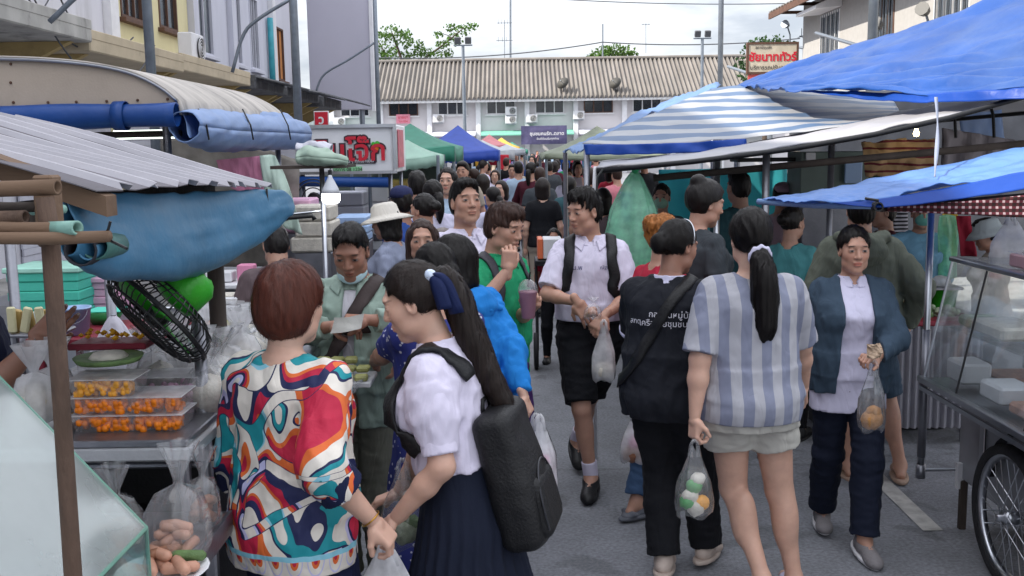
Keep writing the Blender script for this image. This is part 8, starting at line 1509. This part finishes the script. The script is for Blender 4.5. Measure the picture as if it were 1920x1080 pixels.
# -- woman with dark bun and floral dress
M_FLOR, t_, N_, L_ = newmat('floral_navy'); o_ = N_('ShaderNodeOutputMaterial'); b_ = N_('ShaderNodeBsdfPrincipled'); tc_ = N_('ShaderNodeTexCoord'); v_ = N_('ShaderNodeTexVoronoi'); v_.inputs['Scale'].default_value = 38; L_(tc_.outputs['Object'], v_.inputs['Vector']); r_ = N_('ShaderNodeValToRGB'); r_.color_ramp.interpolation = 'CONSTANT'; r_.color_ramp.elements[0].color = (.55, .55, .62, 1); r_.color_ramp.elements[1].position = .22; r_.color_ramp.elements[1].color = (*lin('232c74'), 1); L_(v_.outputs['Distance'], r_.inputs[0]); L_(r_.outputs[0], b_.inputs[0]); b_.inputs['Roughness'].default_value = .8; L_(b_.outputs[0], o_.inputs[0])
p4 = person('woman with dark bun in navy flowered dress behind the schoolgirl', px=822, Y=3.75, H=1.57, yaw=30, fem=True, fat=.15, skin='b', hy=10, armR=P(735, 690, 4.15), armL=P(700, 680, 4.1), tops=[dict(mat=M_FLOR, ease=.02, hem=.78, sl=.7, wr=.006)], bottom=dict(kind='skirt', name='dress_skirt', mat=M_FLOR, hem=.42, top=.98, flare=.15, ease=.03, pleat=(9, .05, .9, .45)), shoes=dict(mat=L_TAN, kind='sandal'), hair=dict(style='bun', mat=HB, vol=.008, bun=(0, -.10, .0), bunr=(.05, .045, .045), tie=(0, -.10, .0), n=1600), q=1)
# -- woman with bob in blue hoodie
w5 = P(985, 750, 4.15)
p5 = person('woman with black bob in bright blue hoodie carrying pink bags', px=890, Y=4.3, H=1.56, yaw=50, fem=True, fat=.2, skin='a', lean=9, hy=22, hp=-3, armR=w5, armL=P(800, 720, 4.6), poleR=(.6, -.7, -.3), handR=dict(dirw=(.35, -.1, -.8), palmw=(-.8, .2, -.3), curl=.95), tops=[dict(name='hoodie', mat=C_BLUEJ, ease=.032, hem=.83, hang=1.06, sl=1.93, sr=.03, slr=.042, wr=.009, seed=5), dict(name='hood', mat=C_BLUEJ, ease=.040, hem=1.33, top=1.425, sl=0.15, sr=.02, wr=.01, seed=8)], bottom=dict(mat=cloth('white_trousers', 'c7c9d2'), leg=1.0, lr=.07, top=.88), shoes=dict(mat=L_GREY, sole=L_WSOLE), hair=dict(style='bob', mat=HB, vol=.009, drop=.095, n=1800, len=.13, front=.05))
b = MB(); c = p5.TQ(0, -.03, 1.425); b.tube([Vector(p5.TQ(.066 * math.sin(a), -.012 + .06 * math.cos(a), 1.425 + .01 * math.cos(a))) * p5.s for a in np.linspace(0, 6.28, 25)[:-1]], .009, 6, closed=True); b.build('neckband', cloth('mint_tee', 'b5d6c8'), p5.root, smooth=True, local=True)
sdf_obj([prim_ell(p5.TQ(.0, -.115, 1.36), (.10, .045, .07), p5.Mt[0], .03), prim_cone(p5.TQ(-.09, -.04, 1.425), p5.TQ(0, -.10, 1.40), .03, .035, .03), prim_cone(p5.TQ(.09, -.04, 1.425), p5.TQ(0, -.10, 1.40), .03, .035, .03)], .008, 'hood_roll', C_BLUEJ, p5.root, p5.s, wr=.006)
carrier_bag(P(1012, 792, 4.12), .30, .15, .10, 'carrier bag with pink sausages hanging from the blue sleeve', M_MILKY, [(.05, .3, .035, M_PINKC), (.1, .45, .03, M_PINKC), (-.05, .18, .04, M_PINKC), (-.1, .4, .03, M_RICE)], 15); carrier_bag(P(1004, 790, 4.2), .36, .12, .08, 'second paler carrier bag behind the pink sausage bag', M_MILKY, [(0, .2, .045, M_RICE)], 16)
# -- boy in green polo eating
p6 = person('boy in green polo shirt eating with one hand and holding a pink drink', px=935, Y=4.95, H=1.66, yaw=-128, skin='b', hy=2, hp=-14, armR=P(952, 506, 4.66), armL=P(990, 582, 4.72), poleR=(.7, -.2, -.9), poleL=(-.6, -.6, -.4), handR=dict(dirw=(.12, .0, 1), palmw=(-.3, .9, 0), curl=.85, side=-1), handL=dict(dirw=(.2, -.5, .3), palmw=(-.2, .7, .1), curl=.75), tops=[dict(name='polo', mat=C_GREEN, ease=.026, hem=.82, hang=1.02, sl=.85, sr=.03, collar=C_GREEN, wr=.007, v=.5, seed=15)], bottom=dict(mat=C_PURP, leg=1.0, lr=.07, kr=.075, top=.88), shoes=dict(mat=L_BLK), hair=dict(mat=HBR, vol=.007, n=2200, front=.066, rough=.006, low=-.035, len=.09, loosel=.034, sweep=.9, smat=hairmat('hair_brown_sheen', '3a2822', 2)))
backpack(p6, 'dark grey backpack on the boy in green', mat('dark_grey_nylon', '35333a', rough=.6), p6.grids['polo'], (.14, .07, .2), (0, -.2, 1.15))
cd = P(990, 562, 4.6); t = thing('drink_cup', 'clear domed cup of pink drink held by the boy in green', 'cup', cd); b = MB(); b.lathe([(0, -.085), (.030, -.085), (.042, .035), (.044, .035), (.044, .04), (.0, .04)], cd, 20); b.build('cup', mat('pink_drink', 'dba6b4', rough=.3, transl=.3), t, smooth=True); b = MB(); b.lathe([(.046, .04), (.045, .055), (.038, .075), (.024, .09), (.012, .094)], cd, 20); b.build('dome_lid', M_CLEAR, t, smooth=True); b = MB(); b.cyl(cd + Vector((0, 0, .06)), cd + Vector((.012, 0, .13)), .004, .004, 6); b.build('straw', M_BLACK, t)
# -- tall boy behind
p7 = person('tall boy in white school shirt gazing upward behind the green polo', px=880, Y=5.55, H=1.745, yaw=-158, skin='b', hy=3, hp=8, tops=[dict(mat=C_WHITE, ease=.025, hem=.85, sl=.8, sr=.028, collar=C_WHITE, v=1.0, wr=.006)], bottom=dict(mat=C_BLK, leg=.42, lr=.11, top=.9), shoes=dict(mat=L_BLK, socks=C_WHITE), hair=dict(mat=HB, vol=.008, n=1500, front=.085, rough=.004, low=-.03, len=.04, sweep=.3))
# -- schoolboy walking towards the camera
p8 = person('schoolboy in white shirt and black shorts walking with food bag', px=1108, Y=5.55, H=1.69, yaw=176, skin='b', hy=-48, hp=-8, armR=P(1082, 566, 5.25), armL=P(1133, 592, 5.25), poleR=(.9, -.6, -.3), poleL=(-.8, -.7, -.3), handR=dict(dirw=(.45, -.1, -.7), palmw=(-.2, .9, 0), curl=.35, spread=.5), handL=dict(dirw=(-.5, -.3, -.5), palmw=(.3, .5, -.5), curl=.8), legR=P(1108, 892, 5.42), legL=P(1074, 852, 5.98), tops=[dict(mat=C_WHITE, ease=.024, hem=.985, hang=1.0, sl=.86, sr=.028, collar=C_WHITE, v=.9, wr=.004, seed=18, h=.0065)], bottom=dict(mat=C_BLK, name='shorts', leg=.46, lr=.092, kr=.1, top=1.02, ease=.014), shoes=dict(mat=L_BLK, socks=C_WHITE, sole=L_BLK), hair=dict(mat=HB, vol=.010, n=2400, front=.076, low=-.035, len=.06, loosel=.034, sweep=.5, rough=.008))
bp8 = backpack(p8, 'black backpack with wide straps on the walking schoolboy', L_PK, p8.grids['shirt'], (.14, .07, .2), (0, -.2, 1.15), strap_w=.058)
box_b = worn(p8, 'belt', 'black belt with steel buckle on the schoolboy', 'belt'); b = MB(); g_ = p8.grids['trousers'] if 'trousers' in p8.grids else p8.grids['shorts']; pts = [V3(.2 * math.cos(a), .16 * math.sin(a), .985) for a in np.linspace(0, 6.283, 40)]; q_, n_ = g_.project(np.array(pts), .004); q_[:, 2] = .985; A = np.stack([q_ + V3(0, 0, -.016), q_ + V3(0, 0, .014)], 0); b.grid(A * p8.s); b.build('strap', L_BLK, box_b, smooth=True, solid=.004, local=True); b = MB(); bx_ = q_[np.argmax(q_[:, 1])]; b.box(Vector(bx_ + V3(0, .008, 0)) * p8.s, (.045, .006, .034), ch=.002); b.build('buckle', M_STEEL, box_b, local=True)
emb = mat('embroidery', None); text_on(p8, 'ช.น.พ', .036, emb, 'embroidery', p8.cloth['shirt'], 'shirt', (.085, .25, 1.285), -1); text_on(p8, 'ณัฐพล', .026, emb, 'embroidery', p8.cloth['shirt'], 'shirt', (-.085, .25, 1.285), -1)
b = MB(); 
for z_ in (1.30, 1.24, 1.18, 1.12, 1.06): q_, n_ = p8.grids['shirt'].project(np.array([V3(.005, .2, z_)]), .002); b.lathe([(0, 0), (.006, 0), (.006, .003), (0, .003)], Vector(q_[0]) * p8.s, 8, Matrix.Rotation(-math.pi / 2, 3, 'X'))
o = b.build('buttons', M_WHITEP, p8.cloth['shirt'], local=True); o['kind'] = 'stuff'
carrier_bag(P(1132, 612, 5.2), .29, .13, .09, 'bag of milky drink carried by the walking schoolboy', M_MILKY, [(0, .2, .052, M_RICE)], 21); poly_bag(P(1110, 598, 5.16), .11, .045, 'small clear snack bag in the schoolboy\'s hand', M_CLEAR, M_SAUS, .3, 22)
# -- woman in black polo, seen from behind
p9 = person('woman in black polo with white collar and white lettering on the back', px=1252, Y=4.35, H=1.60, yaw=-22, fem=True, fat=.62, skin='c', hy=-32, hp=-10, lean=4, armL=P(1215, 700, 4.75), armR=P(1330, 720, 4.75), poleL=(-.9, -.5, -.2), legL=P(1245, 1040, 4.35), legR=P(1325, 1030, 4.5), tops=[dict(name='polo', mat=cloth('black_polo', '1b1d24', fold=.45), ease=.024, hem=.80, hang=1.03, sl=.9, sr=.03, collar=C_LILAC, cuff=C_LILAC, cuffw=.018, wr=.006, points=0, seed=25)], bottom=dict(mat=C_BLK, leg=1.0, lr=.08, kr=.085, top=.9), shoes=dict(mat=mat('beige_shoe', 'b5a69c', rough=.6), kind='shoe'), hair=dict(style='bun', mat=HB, vol=.009, bun=(0, -.115, -.005), bunr=(.045, .04, .05), tie=(0, -.11, 0), n=1800))
MW = mat('print_white', 'd5d3dc', rough=.7); text_on(p9, 'กองทุนหมู่บ้าน', .038, MW, 'lettering', p9.cloth['polo'], 'polo', (.05, -.3, 1.28)); text_on(p9, 'เครือข่ายชุมชนเมือง', .038, MW, 'lettering', p9.cloth['polo'], 'polo', (.045, -.3, 1.24)); text_on(p9, 'สกต', .034, MW, 'lettering', p9.cloth['polo'], 'polo', (-.125, -.3, 1.245))
st = worn(p9, 'shoulder_bag', 'black shoulder strap across the back of the black polo', 'bag'); ribbon(p9, [p9.TQ(.10, .02, 1.44), p9.TQ(.085, -.08, 1.40), p9.TQ(.02, -.16, 1.30), p9.TQ(-.05, -.18, 1.18), p9.TQ(-.14, -.14, 1.02), p9.TQ(-.2, -.02, .93)], .05, L_PK, 'strap', p9.grids['polo'], st, .007, 30); sdf_obj([prim_box(p9.TQ(-.10, .23, .95), (.1, .05, .09), None, .01, .025)], .01, 'pouch', L_PK, st, p9.s)
b = MB(); b.tube([Vector(p9.HQ(.078 * math.cos(a), .02, .03 + .1 * math.sin(a))) * p9.s for a in np.linspace(-.1, 1.9, 14)], .004, 6); b.build('hair_band', M_STEEL, p9.root, local=True)
# -- woman in striped shirt, beige shorts
p10 = person('woman in vertically striped shirt and beige shorts with long ponytail', px=1404, Y=4.08, H=1.655, yaw=6, fem=True, fat=.58, skin='a', hy=-2, hips=1.04, armL=P(1300, 800, 3.95), armR=P(1515, 770, 4.35), poleL=(-.8, -.6, -.1), handL=dict(dirw=(-.05, -.1, -1), palmw=(.8, .3, 0), curl=.85), legL=P(1430, 1085, 4.0), legR=P(1490, 1090, 4.12), tops=[dict(mat=stripemat('lilac_stripes', 'b3b3bb', '878ca2', 'X', .082, .5, .75, fold=.4), ease=.026, hem=.835, hang=1.02, sl=.92, sr=.03, wr=.004, seed=31, top=1.43, h=.0065)], bottom=dict(name='shorts', mat=C_SHORT, leg=.23, lr=.112, top=.95, ease=.018, h=.007), shoes=dict(mat=C_LILAC, kind='sandal'), hair=dict(style='pony', mat=HB, vol=.014, tie=(0, -.11, -.045), n=3200, len=.12, low=-.06, tail=dict(pts=[(0, -.095, -.05), (.005, -.14, -.075), (.012, -.16, -.16), (.018, -.155, -.26), (.022, -.15, -.35), (.022, -.15, -.39)], r=[.03, .036, .047, .048, .043, .016])))
b = MB(); c = p10.HQ(.004, -.125, -.065); R_ = p10.Mh[0]; A = []
for k in range(40): a = 2 * math.pi * k / 39; A.append([(c + R_ @ (V3(math.cos(a), .15 * math.sin(a) * 0 - .3 * math.sin(a), math.sin(a)) * (.036 + .014 * math.cos(t_2) * 1) + V3(0, .016 * math.sin(t_2), 0)) + R_ @ V3(0, 0, .004 * math.sin(9 * a))) * p10.s for t_2 in np.linspace(0, 6.28, 10)])
b.grid(np.array(A)); b.build('scrunchie', C_LILAC, p10.hair, smooth=True, local=True)
carrier_bag(P(1302, 840, 3.92), .285, .145, .1, 'clear carrier bag with green and amber drinks held by the striped shirt woman', M_CLEAR, [(-.18, .22, .035, mat('green_jelly', '5fb56a', rough=.3, transl=.3)), (.2, .2, .035, M_AMBER), (0, .45, .035, mat('green_jelly', None)), (.1, .55, .03, M_RICE), (-.1, .3, .035, M_RICE), (.05, .14, .04, M_RICE)], 33)
# -- woman facing the camera, denim jacket
p11 = person('woman in open denim jacket and white shirt walking towards the camera', px=1592, Y=4.72, H=1.53, yaw=176, fem=True, fat=.12, skin='b', hp=-2, armL=P(1640, 672, 4.42), armR=P(1535, 800, 4.85), poleL=(-.9, -.5, -.2), handL=dict(dirw=(-.35, -.3, .1), palmw=(0, .3, -1), curl=.9), legL=P(1620, 1036, 4.5), legR=P(1538, 992, 4.95), tops=[dict(name='shirt', mat=C_LILAC, ease=.020, hem=.74, hang=1.0, sl=.5, sr=.012, collar=C_LILAC, v=1.1, wr=.004, seed=40, points=0), dict(name='jacket', mat=C_DENIM, ease=.044, hem=.84, hang=1.08, sl=1.9, sr=.026, wr=.006, open=.088, seed=41)], bottom=dict(mat=C_NAVYS, leg=.97, lr=.075, kr=.078, top=.88), shoes=dict(mat=L_GREY, sole=L_WSOLE), hair=dict(style='bun', mat=HB, vol=.010, bun=(0, -.10, -.02), bunr=(.04, .035, .04), tie=(0, -.10, -.01), n=1500, front=.088))
carrier_bag(P(1638, 690, 4.36), .285, .125, .09, 'clear bag of brown snacks held by the woman in denim', M_CLEAR, [(0, .18, .05, mat('fried_snack', 'a8763f', rough=.6, var=.3, scale=30, bump=.5)), (.05, .3, .035, mat('fried_snack', None))], 41); c = P(1637, 658, 4.34); b = MB(); b.grid(sheet([[c + Vector((x_, -.012 * math.cos(x_ * 40) - .01, z_)) for x_ in (-.032, -.01, .012, .034)] for z_ in (.035, .01, -.012, -.03)], 16, 16, .008, 22, 3)); tag(b.build('paper_wrap', mat('paper_tan', 'b39c86', rough=.8), solid=.002), 'crumpled tan paper wrap in the hand of the woman in denim', 'paper')
# -- person in olive jacket with lit hood
p12 = person('person in olive hooded jacket and blue shorts facing the stall', px=1605, Y=5.62, H=1.66, yaw=-8, skin='b', fat=.3, armR=P(1702, 612, 5.6), armL=P(1520, 620, 5.7), poleR=(.9, -.5, 0), legR=P(1688, 872, 5.6), legL=P(1590, 885, 5.7), handR=dict(curl=.5), tops=[dict(name='jacket', mat=C_JACK, ease=.04, hem=.80, hang=1.06, sl=1.95, sr=.036, slr=.048, wr=.005, seed=50)], bottom=dict(name='shorts', mat=C_DENIM, leg=.46, lr=.1, kr=.1, top=.88), shoes=dict(mat=L_TAN, kind='sandal'), hair=dict(mat=HB, n=800))
sdf_obj([prim_ell(p12.TQ(.0, -.13, 1.36), (.13, .06, .09), p12.Mt[0], .03), prim_cone(p12.TQ(-.12, -.05, 1.44), p12.TQ(-.03, -.12, 1.42), .04, .045, .03), prim_cone(p12.TQ(.12, -.05, 1.44), p12.TQ(.03, -.12, 1.42), .04, .045, .03)], .009, 'hood', C_JACK, p12.root, p12.s, wr=.004)
# -- customers right of the schoolboy
p13 = person('woman with dark updo in grey top, face turned to the stall', px=1305, Y=5.6, H=1.72, yaw=-60, fem=True, fat=.3, skin='b', hy=-15, hp=-12, tops=[dict(mat=C_DGREY, sl=.6, wr=.006)], bottom=dict(mat=C_BLK, lr=.08), shoes=dict(mat=L_BLK), hair=dict(style='bun', mat=HB, vol=.022, bun=(0, -.07, .11), bunr=(.05, .045, .04), n=1000), q=2)
p14 = person('woman with copper hair bun in red top and jeans', px=1240, Y=5.15, H=1.56, yaw=-62, fem=True, fat=.25, skin='b', hy=0, armL=P(1190, 770, 5.2), legL=P(1192, 945, 5.05), legR=P(1262, 930, 5.2), tops=[dict(mat=C_RED, sl=.6, wr=.006)], bottom=dict(mat=C_JEAN, leg=.95, lr=.068, top=.9), shoes=dict(mat=L_CLOG, kind='clog'), hair=dict(style='bun', mat=HBLOND, vol=.014, bun=(0, -.085, .08), bunr=(.055, .05, .05), tie=(0, -.085, .08), n=1600, rough=.008), q=1)
carrier_bag(P(1192, 778, 4.95), .245, .15, .09, 'carrier bag with dark pink food beside the black polo', M_MILKY, [(-.1, .18, .05, M_MEAT), (.12, .18, .045, M_MEAT), (0, .4, .04, M_PINKC)], 51)
def quick(label, px, Y, pyt, yaw, top, bot, skin='b', fem=False, fat=.2, hair='short', hm=None, hy=0, hp=0, q=2, armL=None, armR=None, **k):
 """less prominent figure: height follows from the head-top pixel"""
 H = P(px, pyt, Y).z - .006; hs = dict(style=hair, mat=hm or HB, vol=.008, n=0, rough=.004)
 if hair == 'pony': hs.update(tail=dict(pts=[(0, -.09, 0), (0, -.13, -.03), (0, -.14, -.12), (0, -.13, -.22)], r=[.028, .032, .03, .008]))
 hs.update(k.pop('hairk', {})); tk = dict(mat=top, sl=.7, wr=.006); tk.update(k.pop('topk', {}))
 return person(label, px=px, py_hip=pyt + 150, Y=Y, H=H, yaw=yaw, fem=fem, fat=fat, skin=skin, hy=hy, hp=hp, armL=armL, armR=armR, tops=[tk], bottom=dict(mat=bot, top=.9), shoes=dict(mat=L_BLK), hair=hs, q=q, **k)
p15 = quick('vendor in light blue apron and teal face mask at the vegetable counter', 1722, 7.15, 372, 172, C_LBLUE, C_BLK, fem=True, hair='bun', armR=P(1650, 455, 6.9), topk=dict(sl=1.3, ease=.03)); mk = worn(p15, 'face_mask', 'teal face mask of the vendor in light blue', 'mask'); sdf_obj([prim_ell(p15.HQ(0, .055, -.045), (.062, .055, .055), p15.Mh[0], .01)], .006, 'mask', mat('mask_teal', '6fb5a8', rough=.8), mk, p15.s, cuts=[(-(p15.Mh[0] @ V3(0, 1, 0)), -float((p15.Mh[0] @ V3(0, 1, 0)) @ p15.HQ(0, .03, 0)))])
def hat(p, label, m, brim=.10, hz=.075, cap=False, drop=.03):
 t = worn(p, 'hat' if not cap else 'cap', label, 'hat' if not cap else 'cap'); R = Matrix(p.Mh[0].tolist()); c = Vector(p.HQ(0, -.012, .045)) * p.s; b = MB(); s = p.s
 if cap: b.lathe([(.088 * s, 0), (.090 * s, .03 * s), (.075 * s, .065 * s), (.04 * s, .085 * s), (0, .09 * s)], c, 24, R); b.build('crown', m, t, smooth=True, solid=.004, local=True); b = MB(); b.grid([[tuple(c + R @ Vector((.075 * math.sin(a) * (1 + .05 * k), (.07 + .045 * k) * math.cos(a) + .012, .004 - .006 * k)) * s) for a in np.linspace(-1.1, 1.1, 14)] for k in (0, .7, 1.4)]); b.build('peak', m, t, smooth=True, solid=.004, local=True)
 else: b.lathe([(0, hz * s), (.06 * s, hz * .95 * s), (.082 * s, hz * .7 * s), (.094 * s, .0), (.098 * s, -.008 * s), ((.1 + brim * .5) * s, -.01 * s - drop * .4 * s), ((.1 + brim) * s, -.012 * s - drop * s)], c, 36, R @ Matrix.Scale(1.12, 3, (0, 1, 0))); b.build('felt', m, t, smooth=True, solid=.004, local=True)
p16 = quick('vendor in pale bucket hat bending behind the glass case', 1858, 6.6, 408, 70, cloth('patterned_cream', 'b3a79a', var=.4), C_BLK, fem=True, hp=-15, topk=dict(sl=1.6)); hat(p16, 'pale grey bucket hat behind the glass case', cloth('hat_grey', 'a9b2b5'), .05, .07, drop=.05)
p17 = quick('vendor in navy tee at the picture edge reaching over the glass case', -95, 3.2, 378, -62, C_NAVY, C_BLK, skin='c', fat=.5, q=1, armR=P(66, 645, 3.0), poleR=(.2, -.5, -1), topk=dict(sl=.95, sr=.035)) 
p18 = quick('customer in brown grey jacket behind the auburn haired woman', 525, 5.4, 418, 20, C_BROWN, C_BLK, fat=.3, topk=dict(sl=1.9, ease=.04, sr=.035), hp=-20)
p19 = quick('woman in grey tee and white sun hat beside the lamp', 735, 6.6, 382, 78, C_GREY, C_BLK, fem=True, hair='bob', hp=-10, hy=-10); hat(p19, 'white wide brimmed sun hat', cloth('hat_white', 'c9c4bb'), .085, .085, drop=.035)
p20 = quick('man in blue shirt and navy cap behind the sun hat', 757, 7.6, 352, 60, C_BLUES, C_BLK, skin='c', hy=-20); hat(p20, 'navy peaked cap on the man in blue', cloth('cap_navy', '2a2f52'), cap=True)
p21 = quick('man with black hair seen from behind under the green canopy', 786, 8.6, 322, 10, C_DGREY, C_BLK); p22 = quick('woman with tied dark hair in pinkish flowered top near the sun hat', 800, 7.0, 364, 55, C_PINK, C_BLK, fem=True, hair='bun')
p23 = quick('smiling woman with fringe in pale shirt facing the camera', 843, 9.6, 315, 170, C_PALE, C_BLK, fem=True, hair='bob', skin='a'); p24 = quick('woman with brown hair and half hidden face before the sun hat', 795, 5.25, 412, -160, C_DGREY, C_BLK, fem=True, hair='bob', hm=HBR, hy=-15)
p25 = quick('girl in white shirt with long dark hair behind the navy cap', 815, 8.0, 338, 30, C_LILAC, C_NAVY, fem=True, hair='pony', skin='a'); p26 = quick('older person with grey hair and brown top at the left row', 838, 5.9, 430, 140, C_BROWN, C_BLK, hair='short', hm=hairmat('hair_grey', '6b625e', 1.6))
p27 = quick('man in dark teal tee standing before the turquoise sheet', 1385, 7.6, 322, 20, C_TEAL, C_BLK); p28 = quick('woman in face mask with dark hair left of the turquoise sheet', 1240, 8.4, 345, 165, C_TEAL, C_BLK, fem=True, hair='bun'); mk = worn(p28, 'face_mask', 'pale green face mask before the turquoise sheet', 'mask'); sdf_obj([prim_ell(p28.HQ(0, .055, -.045), (.062, .055, .055), p28.Mh[0], .01)], .006, 'mask', mat('mask_green', '8fb5a0', rough=.8), mk, p28.s, cuts=[(-(p28.Mh[0] @ V3(0, 1, 0)), -float((p28.Mh[0] @ V3(0, 1, 0)) @ p28.HQ(0, .03, 0)))])
p29 = quick('customer in patterned teal shirt behind the steel post', 1480, 6.5, 388, -30, cloth('teal_pattern', '4f8f93', var=.5), C_BLK, fem=True, hair='bun', hy=-20); p30 = quick('person in pale pink cap at the stall back', 1465, 8.6, 345, -80, cloth('pale_pink', 'b9a0a8'), C_BLK); hat(p30, 'pale pink cap at the stall back', cloth('cap_pink', 'b99fae'), cap=True)
p31 = quick('person in maroon top in the shade behind the blue canopy', 1655, 7.4, 372, 90, cloth('maroon_top', '4a1a28'), C_BLK)
p32 = quick('woman in red top seated on the hand cart in the street', 1040, 8.95, 428, 176, C_RED, C_BLK, fem=True, hair='bob', skin='c')
# ------------------------------------------------------------------ crowd further down the street: a few figures, copied with their parts
TP = []
_k = dict(px=960, Y=40, shoes=dict(mat=L_BLK), q=3)
TP.append(person('template', H=1.70, yaw=0, skin='b', tops=[dict(mat=C_GREY, sl=.7)], bottom=dict(mat=C_BLK, top=.9), hair=dict(mat=HB), fat=.2, legL=(-.09, .14, .1), legR=(.09, -.18, .12), **_k))
TP.append(person('template', H=1.70, yaw=0, fem=True, skin='a', tops=[dict(mat=C_GREY, sl=.7)], bottom=dict(mat=C_BLK, top=.9), hair=dict(style='bob', mat=HB), fat=.2, legL=(-.09, -.14, .1), legR=(.09, .12, .09), **_k))
TP.append(person('template', H=1.70, yaw=0, fem=True, skin='b', tops=[dict(mat=C_GREY, sl=1.8)], bottom=dict(mat=C_BLK, top=.9), hair=dict(style='pony', mat=HB, tail=dict(pts=[(0, -.09, 0), (0, -.13, -.03), (0, -.14, -.12), (0, -.13, -.22)], r=[.028, .032, .03, .012])), fat=.35, armL=(-.2, .3, 1.1), armR=(.2, .32, 1.05), **_k))
TP.append(person('template', H=1.70, yaw=0, skin='c', tops=[dict(mat=C_GREY, sl=.7, ease=.035)], bottom=dict(mat=C_BLK, leg=.46, lr=.1, top=.9), hair=dict(mat=HB, vol=.010), fat=.6, armL=(-.24, .2, 1.0), **_k))
CC = [(C_LILAC, 'lilac white'), (C_DGREY, 'dark grey'), (C_PALE, 'pale blue'), (C_RED, 'red'), (C_WHITE, 'white'), (C_BLK, 'black'), (C_TEAL, 'dark teal'), (C_PINK, 'pink'), (C_BLUES, 'blue'), (cloth('lavender_tee', '9a93c4'), 'lavender'), (C_TAN, 'tan'), (C_GREEN, 'green'), (cloth('maroon_top', None), 'maroon'), (cloth('mustard', 'b08a3a'), 'mustard')]
BT = [(C_BLK, 'black'), (C_NAVY, 'navy'), (C_TAN, 'tan'), (C_JEAN, 'denim'), (C_DGREY, 'grey')]
def crowd(ti, x, Y, H, yaw, topm, botm, label, group=None, hm=None):
 o = copy_tree(TP[ti].root, (x, Y, 0), math.radians(yaw), None, H / 1.70); o['label'] = label; o['category'] = 'person'
 if group: o['group'] = group
 for ch in o.children:
  n = ch.name.split('.')[0]
  if n == 'shirt': setmat(ch, topm)
  elif n == 'trousers': setmat(ch, botm)
  elif n == 'hair' and hm: setmat(ch, hm)
 return o
# those one can tell apart, placed by head-top pixel: template, px, py, depth, yaw, top, bottom, label
KNOWN = [(0, 972, 303, 16.5, 4, C_PALE, C_NAVY, 'man in pale blue shirt seen from behind in mid street'), (0, 1012, 314, 13.5, 2, C_DGREY, C_BLK, 'man in dark hoodie walking away in mid street'), (1, 1017, 333, 11.6, 3, C_BLK, C_TAN, 'person in black tee and tan trousers walking away'), (1, 1067, 330, 12.5, 0, C_TEAL, C_BLK, 'person with black bob in dark green walking away'), (0, 1105, 314, 11.5, 20, C_BLUES, C_BLK, 'man in blue shirt with head turned near the awning corner'), (1, 940, 338, 12.0, 150, cloth('lavender_tee', None), C_NAVY, 'girl in lavender top with long hair facing the camera'), (2, 925, 350, 10.4, 40, C_LILAC, C_NAVY, 'student in lilac white shirt seen from the back'), (1, 928, 318, 17.5, 175, C_WHITE, C_BLK, 'woman in face mask and white top further back'), (0, 960, 308, 19.0, 178, cloth('lavender_tee', None), C_BLK, 'man in lavender shirt coming towards the camera'), (0, 868, 303, 12.5, 165, C_TAN, C_BLK, 'tall person with pale headscarf smiling at the left row'), (2, 888, 316, 14.5, 60, C_BROWN, C_BLK, 'person in brown top at the left row'), (1, 905, 326, 13.0, 30, C_BLUES, C_BLK, 'person in dark blue at the left row'), (3, 1030, 303, 20.0, 5, C_DGREY, C_BLK, 'heavy person in dark top further along the street'), (0, 1066, 316, 16.0, 176, C_LILAC, C_BLK, 'person with face mask in lilac shirt walking this way'), (0, 1082, 298, 19.0, 178, C_RED, C_BLK, 'person in red top by the right row'), (1, 1130, 352, 9.2, -20, C_BROWN, C_BLK, 'person in brown top behind the green bag'), (0, 870, 440, 7.0, 160, C_DGREY, C_BLK, 'person in dark top hidden behind the tall boy'), (2, 905, 300, 20.0, -60, C_WHITE, C_BLK, 'woman in white top shopping at the left row')]
HV = [HB, HBR, HB2]
for i, (ti, px, py, Y, yaw, a, b2, lab) in enumerate(KNOWN):
 c = P(px, py, Y); crowd(ti, c.x, Y, max(1.42, min(1.78, c.z - .012)), yaw, a, b2, lab, None, HV[i % 3])
rgc = np.random.default_rng(21); n = 0; placed = [(P(k[1], k[2], k[3]).x, k[3]) for k in KNOWN]
while n < 96:
 Y = 14 + 46 * rgc.random() ** 1.25; half = 2.6; x = .03 * Y + rgc.uniform(-2.3, 1.9)
 if any((x - a) ** 2 + ((Y - b2) * .8) ** 2 < .36 for a, b2 in placed): continue
 placed.append((x, Y)); k = int(rgc.integers(0, len(CC))); ti = int(rgc.integers(0, 4)); away = rgc.random() < .6; yaw = rgc.uniform(-25, 25) + (0 if away else 180); H = rgc.uniform(1.5, 1.72)
 nm = CC[k][1]; bm, bn = BT[int(rgc.integers(0, 5))]; dx = x - .03 * Y; lab = f'far person, {nm} top, {bn} trousers, {"walking away" if away else "facing us"}, {"left row" if dx < -.9 else "right row" if dx > .7 else "mid street"}, {"beyond the hand cart" if Y < 22 else "halfway along" if Y < 36 else "near far building"}'
 crowd(ti, x, Y, H, yaw, CC[k][0], bm, lab, f'distant crowd in {nm} tops', HV[n % 3]); n += 1
for t_p in TP:
 for ch in list(t_p.root.children_recursive): bpy.data.objects.remove(ch)
 bpy.data.objects.remove(t_p.root)
